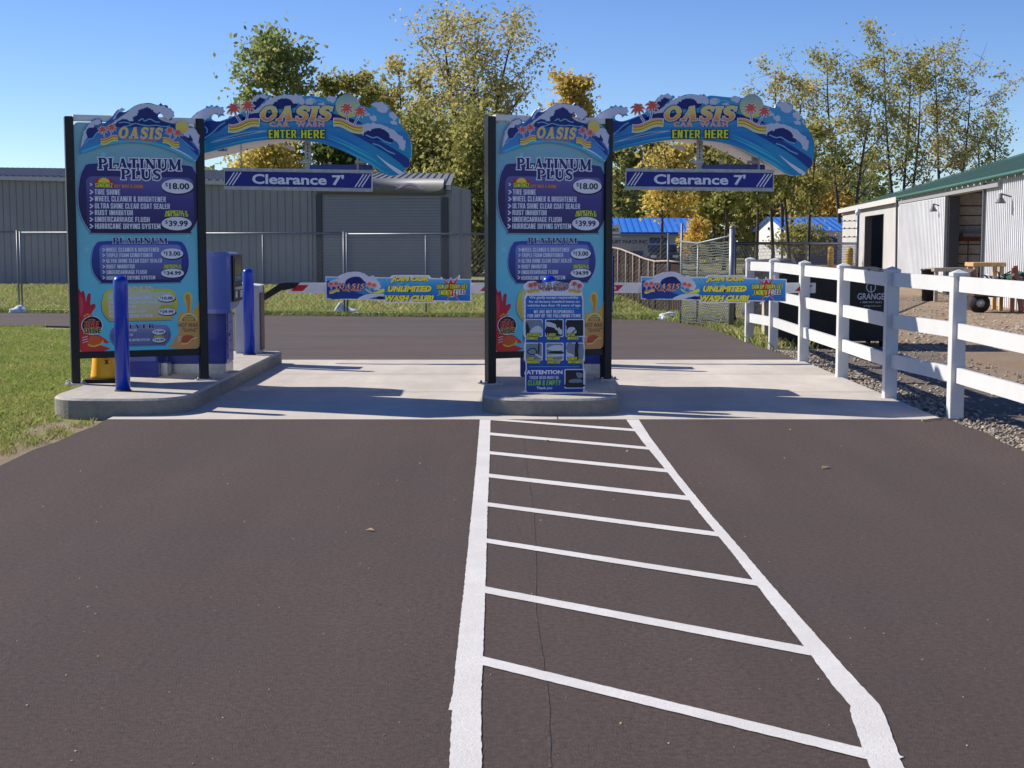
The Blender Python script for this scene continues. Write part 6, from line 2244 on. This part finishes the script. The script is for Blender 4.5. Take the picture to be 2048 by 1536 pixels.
for x in (ax + .28, ax + 1.75):
    g = MB()
    g.tube([(x, YM + .1, .17), (x, YM + .34, .17)], .23, RUBB, 18)
    w = g.build("wheel", t)
    g = MB(); g.tube([(x, YM + .09, .17), (x, YM + .1, .17)], .1, GALV, 12); g.build("hub", w)
g = MB()
Pn = [(ax + .85, .82), (ax + 1.2, .95), (ax + 1.6, .86), (ax + 2.3, .84)]
vs = []
for i, (x, z) in enumerate(Pn):
    for j in range(4):
        vs.append((x + .03 * j, YM - .05 + j * .3, z + .05 * math.sin(i * 2 + j) - .06 * abs(j - 1.5)))
g.add(vs, [(i * 4 + j, (i + 1) * 4 + j, (i + 1) * 4 + j + 1, i * 4 + j + 1) for i in range(3) for j in range(3)] + [], GREENT)
o = g.build("tarp", t)
sol = o.modifiers.new("solid", 'SOLIDIFY'); sol.thickness = .02
t = thing("rusty_plough", (at(2040, 560, 34).x, 34, -.05), "red-brown rusty implement leaning at the barn wall by the right edge", "implement")
x = at(2040, 560, 34).x
g = MB(); g.bar((x - .1, 34.2, 0), (x - .02, 34.4, 1.0), .09, .07, SHELF); g.bar((x + .12, 34.2, 0), (x + .02, 34.4, 1.05), .09, .07, SHELF); g.build("frame", t)
g = MB(); g.bar((x - .12, 34.15, .85), (x + .2, 34.15, .62), .16, .08, RUSTY); g.bar((x - .14, 34.15, .35), (x + .2, 34.15, .5), .12, .06, RUSTY); g.build("blade", t)
p = at(1857, 560, 41.5)
t = thing("black_tub", (p.x, p.y, -.05), "low black rubber tub at the foot of the sliding barn door", "tub")
g = MB(); g.lathe((p.x, p.y, -.05), [(.17, 0), (.20, .85), (.215, .86), (.215, .9), (.19, .9), (.17, .6)], RUBB, 16); g.build("shell", t)
g = MB(); g.lathe((p.x, p.y, .80), [(.22, 0), (.225, .02), (.22, .04)], BLACK, 16); g.build("rim", t)
# dirt windrows in the yard
g = MB()
for i in range(900):
    px, py = rnd.uniform(1800, 2060), rnd.uniform(590, 700)
    x, y = gr(px, py, -.05)
    rock(g, (x, y, -.05), rnd.uniform(.02, .05), rnd.choice(STONE), rnd)
tag(g.build("yard_clods"), "clods and pebbles scattered over the gravel yard", "clods", kind="stuff")

# ------------------------------------------------------------------ blue-roofed sheds far behind
SBLUE = mat("shed_blue_roof", lin(60, 130, 225), .4, var=.05, scale=.5)
SWHITE = mat("shed_white_wall", (.62, .62, .60), .6, var=.05, scale=.5)
SGREY = mat("shed_grey_wall", (.30, .31, .32), .6, var=.05, scale=.5)
SNAVY = mat("shed_blue_door", lin(40, 60, 110), .5)


def shed(label, x0, x1, y0, zw, zr, dep, gable_left, wall, doors, over=.35):
    t = thing("storage_shed", (x0, y0, -.06), label, "building", "blue-roofed storage sheds")
    g = MB()
    g.box(((x0 + x1) / 2, y0 + dep / 2, zw / 2 - .03), (x1 - x0, dep, zw + .06), wall)
    for x in (x0, x1):
        e = -.001 if x == x0 else .001
        g.add([(x + e, y0, zw - .01), (x + e, y0 + dep, zw - .01), (x + e, y0 + dep / 2, zr - .05)], [(0, 1, 2)], wall)
    g.build("wall", t)
    g = MB()
    n = max(6, int((x1 - x0) / .45))
    for sgn in (0, 1):
        for i in range(n):
            a = x0 - over + (x1 - x0 + 2 * over) * i / n
            b = x0 - over + (x1 - x0 + 2 * over) * (i + 1) / n
            m_ = a + (b - a) * .15
            for p, q, h in ((a, m_, .05), (m_, b, 0)):
                ya = y0 - over if sgn == 0 else y0 + dep + over
                g.add([(p, ya, zw - .05 + h), (q, ya, zw - .05 + h), (q, y0 + dep / 2, zr + h), (p, y0 + dep / 2, zr + h)], [(0, 1, 2, 3)], SBLUE)
    rf = g.build("roof", t)
    g = MB(); g.box(((x0 + x1) / 2, y0 - over - .02, zw - .08), (x1 - x0 + 2 * over, .06, .16), mat("shed_fascia", lin(35, 70, 140), .5)); g.build("fascia", rf)
    for a, b in doors:
        g = MB(); g.box(((a + b) / 2, y0 - .03, zw * .42), (b - a, .06, zw * .8), SNAVY, 0, .01); g.build("door", t)
    return t


Y1 = 110
X = lambda px, Y: (px - CX) / F * Y
shed("blue-roofed grey storage shed right of the right price board", X(1120, Y1), X(1386, Y1), Y1, 2.25, 3.35, 9, False, SGREY, [(X(1250, Y1), X(1290, Y1)), (X(1298, Y1), X(1336, Y1))])
Y2 = 103
t = thing("storage_shed", (X(1570, Y2), Y2, -.06), "blue-roofed white storage shed with a bright gable beside the barn", "building", "blue-roofed storage sheds")
g = MB()
xg0, xg1 = X(1523, Y2 + 6), X(1571, Y2)
zw, zr = 2.35, 3.3
# the gable faces half left, the long wall the camera
ga, gb = Vector((xg0, Y2 + 9, 0)), Vector((xg1, Y2, 0))
gc = (ga + gb) / 2
ln = Vector((12, 1.5, 0))
for p, q in ((gb, gb + ln), (gb + ln, ga + ln), (ga + ln, ga)):
    g.add([(p.x, p.y, -.06), (q.x, q.y, -.06), (q.x, q.y, zw), (p.x, p.y, zw)], [(0, 1, 2, 3)], SWHITE)
g.add([(ga.x, ga.y, -.06), (gb.x, gb.y, -.06), (gb.x, gb.y, zw), (gc.x, gc.y, zr), (ga.x, ga.y, zw)], [(0, 1, 2, 3, 4)], SWHITE)
g.build("wall", t)
g = MB()
n = 26
for i in range(n):
    for a0, b0, h in ((i / n, (i + .15) / n, .05), ((i + .15) / n, (i + 1) / n, 0)):
        o = Vector((-.3, -.04, 0))
        e = (gb - gc) * 1.06
        for sg, fl in ((1, 0), (-1, 1)):
            p0, p1 = gc + e * sg + o + ln * a0 * 1.03, gc + e * sg + o + ln * b0 * 1.03
            r0, r1 = gc + o + ln * a0 * 1.03, gc + o + ln * b0 * 1.03
            g.add([(p0.x, p0.y, zw - .05 + h), (p1.x, p1.y, zw - .05 + h), (r1.x, r1.y, zr + h + .02), (r0.x, r0.y, zr + h + .02)], [(0, 1, 2, 3)], SBLUE)
g.build("roof", t)
for a0, b0 in ((.08, .30), (.36, .58), (.64, .86)):
    g = MB()
    p, q = gb + ln * a0, gb + ln * b0
    g.bar((p.x, p.y - .03, .95), (q.x, q.y - .03, .95), .05, 1.9, SNAVY)
    g.build("door", t)
g = MB(); m_ = ga.lerp(gb, .45); g.box((m_.x - .05, m_.y - .05, 2.5), (.14, .14, .2), INK); g.build("gable_light", t)

# box trailers with lettering and a parked car in front of the grey shed
Yt = 92
t = thing("sign_trailer", (X(1225, Yt), Yt, -.06), "white box body lettered PARCS rising above a second lettered box", "trailer")
g = MB(); a, b = at(1195, 449, Yt), at(1241, 474, Yt); g.box(((a.x + b.x) / 2, Yt + 1, (a.z + b.z) / 2 - .3), (b.x - a.x, 2, a.z - b.z + .6), SWHITE, 0, .03); bo = g.build("box_body", t)
TP = Plane((0, Yt, 0), 0)
g = MB(); (u0, v0), (u1, v1) = TP.uv(1219, 463), TP.uv(1237, 456.5); text(g, TP, "PARCS", (u0, v0, u1, v1), INK, .01, bold=.04, plain=1); g.build("lettering", bo)
g = MB(); g.box(((a.x + b.x) / 2, Yt + 1, .5), (b.x - a.x - .2, 1.6, .5), DARKG); g.build("chassis", t)
t = thing("box_trailer", (X(1258, Yt - 4), Yt - 4, -.06), "long grey-white lettered box trailer before the blue-roofed shed", "trailer")
g = MB(); a, b = at(1180, 475, Yt - 4), at(1298, 502, Yt - 4); g.box(((a.x + b.x) / 2, Yt - 2.8, (a.z + b.z) / 2), (b.x - a.x, 2.2, a.z - b.z), mat("trailer_grey", (.40, .41, .42), .5, var=.08), 0, .03); bo = g.build("box_body", t)
TP = Plane((0, Yt - 4, 0), 0)
g = MB(); (u0, v0), (u1, v1) = TP.uv(1221, 489), TP.uv(1295, 480); text(g, TP, "JUST PARCS INC", (u0, v0, u1, v1), INK, .01, bold=.03, plain=1); g.build("lettering", bo)
for x in (a.x + .8, b.x - .8):
    g = MB(); g.tube([(x, Yt - 3.9, .35), (x, Yt - 3.6, .35)], .4, RUBB, 14); g.build("wheel", t)
Yc = 84
t = thing("parked_car", (X(1325, Yc), Yc, -.06), "dark parked car seen end-on right of the lettered trailer", "car")
cx_ = X(1328, Yc)
CARP = mat("car_dark", (.03, .035, .045), .25, coat=.5)
g = MB()
prof = [(0, .35), (0, .85), (.12, .95), (1.1, 1.0), (1.6, 1.42), (3.1, 1.45), (3.9, 1.05), (4.4, .95), (4.45, .4)]
k = len(prof)
vs = [(cx_ - .85, Yc + y, z) for y, z in prof] + [(cx_ + .85, Yc + y, z) for y, z in prof]
g.add(vs, [(i, k + i, k + (i + 1) % k, (i + 1) % k) for i in range(k)] + [tuple(range(k)), tuple(range(k, 2 * k))[::-1]], CARP)
cb = g.build("body", t)
g = MB(); g.add([(cx_ - .7, Yc + 1.12, 1.05), (cx_ + .7, Yc + 1.12, 1.05), (cx_ + .62, Yc + 1.54, 1.40), (cx_ - .62, Yc + 1.54, 1.40)], [(0, 1, 2, 3)], GLASS); g.build("windscreen", cb)
for sx in (-1, 1):
    g = MB(); g.box((cx_ + sx * .62, Yc - .02, .74), (.32, .05, .14), PG3, 0, .01); g.build("headlight", t)
    for yy in (.85, 3.6):
        g = MB(); g.tube([(cx_ + sx * .66, Yc + yy, .28), (cx_ + sx * .88, Yc + yy, .28)], .33, RUBB, 14); g.build("wheel", t)

# ------------------------------------------------------------------ trees
BARK = mat("bark", (.075, .06, .048), .9, var=.35, scale=6)
BARKG = mat("bark_grey", (.13, .115, .095), .9, var=.3, scale=6)
LM = {
    "green": leafmat("leaf_green", (.18, .25, .08), (.28, .32, .11), (.42, .40, .15)),
    "olive": leafmat("leaf_olive", (.23, .26, .075), (.35, .34, .11), (.44, .39, .14)),
    "tan": leafmat("leaf_tan", (.48, .42, .17), (.36, .36, .13), (.60, .50, .24)),
    "yellow": leafmat("leaf_yellow", (.70, .54, .11), (.52, .46, .12), (.78, .62, .22)),
    "amber": leafmat("leaf_amber", (.66, .43, .08), (.54, .42, .10), (.72, .54, .17)),
    "dark": leafmat("leaf_dark", (.06, .10, .03), (.11, .15, .045), (.18, .21, .07)),
    "mixed": leafmat("leaf_mixed", (.26, .29, .09), (.48, .41, .13), (.42, .39, .13)),
}


def leaves(name, C, size, m, rr, parent):
    n = len(C)
    a = rr.normal(size=(n, 3)); a /= np.linalg.norm(a, axis=1)[:, None]
    r = rr.normal(size=(n, 3))
    b = np.cross(a, r); b /= (np.linalg.norm(b, axis=1)[:, None] + 1e-9)
    s = size * .78 * rr.lognormal(0, .22, n)[:, None]
    V = np.stack([C + a * s, C + b * s * .62, C - a * s, C - b * s * .62], 1)
    me = bpy.data.meshes.new(name)
    me.vertices.add(n * 4)
    me.vertices.foreach_set("co", V.reshape(-1).astype(np.float32))
    me.loops.add(n * 4)
    me.loops.foreach_set("vertex_index", np.arange(n * 4))
    me.polygons.add(n)
    me.polygons.foreach_set("loop_start", np.arange(n) * 4)
    me.polygons.foreach_set("loop_total", np.full(n, 4))
    me.materials.append(m)
    me.update(); me.validate()
    o = bpy.data.objects.new(name, me)
    COL.objects.link(o)
    o.parent = parent
    return o


def tree(px, wpx, ytop, ycrown, Y, leaf, nleaf, lsize, seed, label, group, stems=1, bark=BARK, sig=.42, limbs=15, cat="tree", name="tree", lean=0.0, trunk_r=None, gaps=.25):
    rr = np.random.RandomState(seed)
    rp = random.Random(seed)
    x0 = (px - CX) / F * Y
    ppm = F / Y
    H = CAM_H + (HOR - ytop) / ppm
    HB = max(.2, CAM_H + (HOR - ycrown) / ppm)
    R = wpx / ppm / 2
    t = thing(name, (x0, Y, -.06), label, cat, group)
    tr = MB()
    cents, wts = [], []
    r0 = trunk_r or max(.06, H * .016)
    for st in range(stems):
        sx = (st - (stems - 1) / 2) * R * .55 / max(1, stems - 1) * 1.0 if stems > 1 else 0
        top = Vector((sx * 1.6 + lean + rp.uniform(-.1, .1) * R, rp.uniform(-.2, .2) * R, H * (.93 if st == 0 else rp.uniform(.75, .92))))
        base = Vector((sx * .25, 0, 0))
        tp = []
        for k in range(9):
            u = k / 8
            tp.append(base.lerp(top, u) + Vector((math.sin(u * 5 + seed + st) * .12 * R * u * .6, math.cos(u * 4 + seed) * .1 * R * u, 0)))
        tr.tube([p + Vector((x0, Y, -.06)) for p in tp], [r0 * (1 - .85 * k / 8) for k in range(9)], bark, 7)
        nl = max(3, limbs // stems)
        for i in range(nl):
            u = (HB / H) * .8 + (1 - (HB / H) * .8) * (i + rp.random() * .8) / nl
            u = min(.97, u)
            p = tp[int(u * 8)].lerp(tp[min(8, int(u * 8) + 1)], u * 8 - int(u * 8))
            hrel = max(0.0, min(1.0, (p.z - HB) / (H - HB + 1e-6)))
            reach = R * (math.sin(math.pi * min(1, (.18 + hrel * .80))) ** .7) * rp.uniform(.6, 1.08)
            az = i * 2.4 + rp.uniform(-.5, .5)
            rise = rp.uniform(.35, .95) * reach + .1 * (H - HB) * (1 - hrel)
            end = p + Vector((math.cos(az) * reach, math.sin(az) * reach * .8, rise))
            end.z = min(end.z, H * rp.uniform(.95, 1.0))
            mid = p.lerp(end, .5) + Vector((0, 0, -.12 * reach))
            path = smooth([tuple(p), tuple(mid), tuple(end)], 3, False)
            lr = max(.012, r0 * (1 - u) * .55 + .012)
            tr.tube([Vector(q) + Vector((x0, Y, -.06)) for q in path], [lr * (1 - .8 * k / (len(path) - 1)) for k in range(len(path))], bark, 5)
            if rp.random() < gaps * .4: continue
            for k in range(2, len(path)):
                cents.append(path[k]); wts.append(.6 + .4 * k / len(path))
            for j in range(6):
                q = Vector(path[rp.randint(2, len(path) - 1)])
                e = q + Vector((rp.gauss(0, .30), rp.gauss(0, .28), rp.gauss(.12, .22))) * max(.9, reach * .75)
                e.z = min(e.z, H)
                tr.tube([q + Vector((x0, Y, -.06)), q.lerp(e, .5) + Vector((x0, Y, -.04)), e + Vector((x0, Y, -.06))], [.02, .014, .006], bark, 4, False)
                if rp.random() > gaps:
                    cents.append(tuple(e)); wts.append(1.0)
                    cents.append(tuple(q.lerp(e, .6))); wts.append(.7)
        cents.append(tuple(top)); wts.append(1)
    tr.build("trunk", t)
    nleaf = int(nleaf * 1.3)
    C = np.array(cents); wv = np.array(wts) * rr.lognormal(0, .75, len(wts)); wv /= wv.sum()
    idx = rr.choice(len(C), nleaf, p=wv)
    sg = sig * .72 * max(1.0, R / 2.6)
    P = C[idx] + rr.normal(size=(nleaf, 3)) * sg * rr.uniform(.4, 1.25, (nleaf, 1)) * np.array([1, 1, .85])
    P = P[P[:, 2] > .1]
    leaves("crown", P, lsize, LM[leaf], rr, t)
    return t


def bush(px, wpx, ytop, ybot, Y, leaf, n, lsize, seed, label, group, dens=26):
    rr = np.random.RandomState(seed)
    rp = random.Random(seed)
    x0 = (px - CX) / F * Y
    ppm = F / Y
    z1 = CAM_H + (HOR - ytop) / ppm
    z0 = max(0.0, CAM_H + (HOR - ybot) / ppm)
    R = wpx / ppm / 2
    t = thing("bushy_tree", (x0, Y, -.06), label, "tree", group)
    tr = MB()
    C = []
    for i in range(dens):
        a = rp.uniform(0, 6.28); u = rp.random() ** .5
        h = rp.random()
        prof = math.sin(math.pi * (.22 + .74 * h)) ** .8
        C.append((R * u * prof * math.cos(a), R * .8 * u * prof * math.sin(a), z0 + (z1 - z0) * (h * .93)))
    for c in C[::2]:
        tr.tube([(x0, Y, -.06), (x0 + c[0] * .4, Y + c[1] * .4, c[2] * .55), (x0 + c[0], Y + c[1], c[2])], [.09, .06, .015], BARK, 5)
    tr.build("trunk", t)
    C = np.array(C)
    P = C[rr.randint(0, len(C), n)] + rr.normal(size=(n, 3)) * np.array([R * .24, R * .22, (z1 - z0) * .10])
    P = P[(P[:, 2] > .05)]
    leaves("crown", P, lsize, LM[leaf], rr, t)
    return t


GT = "trees behind the grey building"
tree(568, 172, 60, 345, 78, "green", 4800, .17, 1, "tall dark green tree left of the left arch sign", GT, sig=.62, limbs=22)
tree(690, 125, 140, 330, 80, "olive", 3600, .16, 2, "yellow-green tree rising behind the sun of the left arch sign", GT)
bush(545, 150, 280, 440, 74, "yellow", 6000, .15, 3, "bright yellow bushy tree seen under the left arch sign", GT)
bush(665, 140, 282, 440, 75, "dark", 5200, .16, 4, "dark green bushy tree seen under the left arch sign", GT)
tree(770, 100, 155, 330, 82, "mixed", 1700, .15, 5, "thin airy tree between the left arch sign and the tallest tree", GT, gaps=.4)
tree(948, 265, 38, 300, 78, "tan", 9000, .12, 6, "tallest airy tan tree left of the right price board", GT, stems=3, sig=.5, limbs=36, bark=BARK, gaps=.18)
tree(835, 130, 112, 300, 84, "tan", 2600, .15, 7, "airy tan tree left of the tallest tree", GT, stems=2, gaps=.35)
bush(860, 250, 232, 470, 74, "olive", 11000, .15, 8, "broad olive-brown bushy tree behind the roller door", GT, 46)
bush(950, 170, 215, 500, 70, "olive", 9000, .14, 9, "tall olive bushy tree just left of the right price board", GT, 40)
bush(1010, 120, 330, 540, 72, "mixed", 4200, .14, 10, "low yellow-green bushy tree behind the right price board", GT)
tree(1147, 98, 143, 330, 80, "amber", 4200, .15, 11, "orange-yellow tree rising behind the right price board", GT, sig=.42)
GM = "trees behind the blue-roofed sheds"
for i, (px, w, yt, yc, lf, lab) in enumerate((
        (1255, 110, 262, 420, "olive", "olive tree behind the right price board's right post"), (1335, 130, 285, 440, "yellow", "yellow tree behind the clearance bar of the right lane"),
        (1425, 120, 270, 430, "mixed", "green and yellow tree behind the right end of the clearance bar"), (1490, 100, 250, 420, "olive", "olive tree just right of the right clearance bar"),
        (1290, 90, 330, 470, "green", "green tree above the ridge of the grey shed"), (1385, 100, 335, 480, "amber", "amber tree at the right end of the grey shed"))):
    tree(px, w, yt, yc, 122 + i * 2, lf, 4200, .22, 30 + i, lab, GM, sig=.6, trunk_r=.16)
tree(1322, 70, 300, 400, 64, "yellow", 700, .12, 44, "slim dark-trunked tree with yellow leaves in front of the grey shed", GM, gaps=.5, trunk_r=.10)
for k, (px, yt, wd, lf, nl) in enumerate(((1446, 290, 80, "olive", 1000), (1510, 300, 70, "mixed", 900), (1545, 230, 100, "mixed", 1500), (1578, 250, 90, "olive", 1200), (1612, 240, 100, "mixed", 1300))):
    tree(px, wd, yt, 395, 84 + k, lf, nl, .15, 50 + k, ["slim dark-trunked tree left of the white shed gable", "slim tree in front of the white shed gable", "slim tree right of the white shed gable under the arch tip", "slim leaning tree before the blue shed roof", "straight dark-trunked tree before the blue shed roof"][k], GM, gaps=.5, trunk_r=.13, lean=(-.6 if k in (2, 3) else .2))
bush(1650, 130, 300, 440, 118, "dark", 5200, .2, 60, "dark evergreen bushy tree left of the barn corner", GM)
bush(1630, 140, 345, 470, 112, "amber", 5200, .19, 61, "amber bushy tree above the blue shed roof by the barn corner", GM)
bush(1545, 150, 330, 480, 125, "olive", 5200, .2, 66, "olive bushy tree behind the white shed gable", GM)
bush(1600, 110, 446, 500, 92, "olive", 2600, .12, 62, "low yellow-green shrub in front of the blue shed doors", GM)
bush(1392, 70, 440, 510, 100, "amber", 1500, .13, 63, "low orange shrub at the right end of the grey shed", GM)
GR_ = "airy trees behind the barn"
for i, (px, w, yt, yc, lf, n, st, lab) in enumerate((
        (1570, 150, 118, 330, "tan", 3300, 2, "airy tan tree right of the right arch sign's sun"), (1690, 200, 92, 340, "mixed", 5000, 2, "airy tree with a forked trunk left of the barn ridge"),
        (1800, 190, 62, 330, "mixed", 5600, 3, "tallest airy tree rising behind the green barn roof"), (1893, 180, 75, 300, "tan", 4800, 2, "airy tan tree second from the right behind the barn roof"),
        (1962, 110, 225, 330, "green", 1900, 2, "small airy green tree at the right end behind the barn roof"))):
    tree(px, w, yt, yc, 104 + i * 2, lf, int(n * .95), .135, 70 + i, lab, GR_, stems=st, sig=.46, limbs=26, gaps=.42, bark=BARK, trunk_r=.16)
# far-off wood as one mass
rr = np.random.RandomState(99)
n = 42000
px = rr.uniform(380, 1780, n)
Yw = 150 + rr.uniform(-6, 10, n)
topw = 352 + 26 * np.sin(px * .021) + 18 * np.sin(px * .053 + 1) + 14 * np.sin(px * .11 + 2)
py = topw + (545 - topw) * rr.rand(n) ** .8
P = np.stack([(px - CX) / F * Yw, Yw, CAM_H + (HOR - py) / F * Yw], 1) + rr.normal(size=(n, 3)) * .3
P = P[P[:, 2] > -.05]
w = leaves("far_wood", P, .36, leafmat("leaf_far", (.18, .20, .07), (.34, .30, .10), (.10, .14, .05), .12), rr, None)
tag(w, "far-off mass of autumn woodland behind the sheds", "woodland", kind="stuff")

# ------------------------------------------------------------------ small litter on the drive
g = MB()
LEAFD = mat("dead_leaf", (.50, .36, .16), .8, var=.3, scale=30)
PEB = mat("pale_pebble", (.50, .46, .42), .9)
for (px, py, s) in ((740, 1063, .03), (1650, 937, .055), (1948, 1070, .02), (755, 1208, .018), (1095, 884, .03), (92, 1207, .012), (1580, 862, .02), (1610, 905, .02), (840, 930, .012), (300, 1015, .012), (1255, 905, .02)):
    x, y = gr(px, py)
    a = rnd.uniform(0, 6.3)
    ca, sa = math.cos(a) * s, math.sin(a) * s
    g.add([(x - ca, y - sa, .006), (x + sa * .4, y - ca * .4, .014), (x + ca, y + sa, .01), (x - sa * .4, y + ca * .4, .02)], [(0, 1, 2, 3)], LEAFD)
for i in range(110):
    px, py = rnd.uniform(0, 2048), 860 + 670 * rnd.random()
    x, y = gr(px, py)
    rock(g, (x, y, .002), rnd.uniform(.002, .0055), rnd.choice([PEB, STONE[1], STONE[0], LEAFD]), rnd)
x, y = gr(1880, 842)
g.tube([(x - .18, y - .05, .012), (x - .02, y + .02, .02), (x + .16, y + .02, .012)], .008, LEAFD, 5)
tag(g.build("drive_litter"), "fallen leaves, a twig and specks of grit lying on the asphalt drive", "litter", kind="stuff")
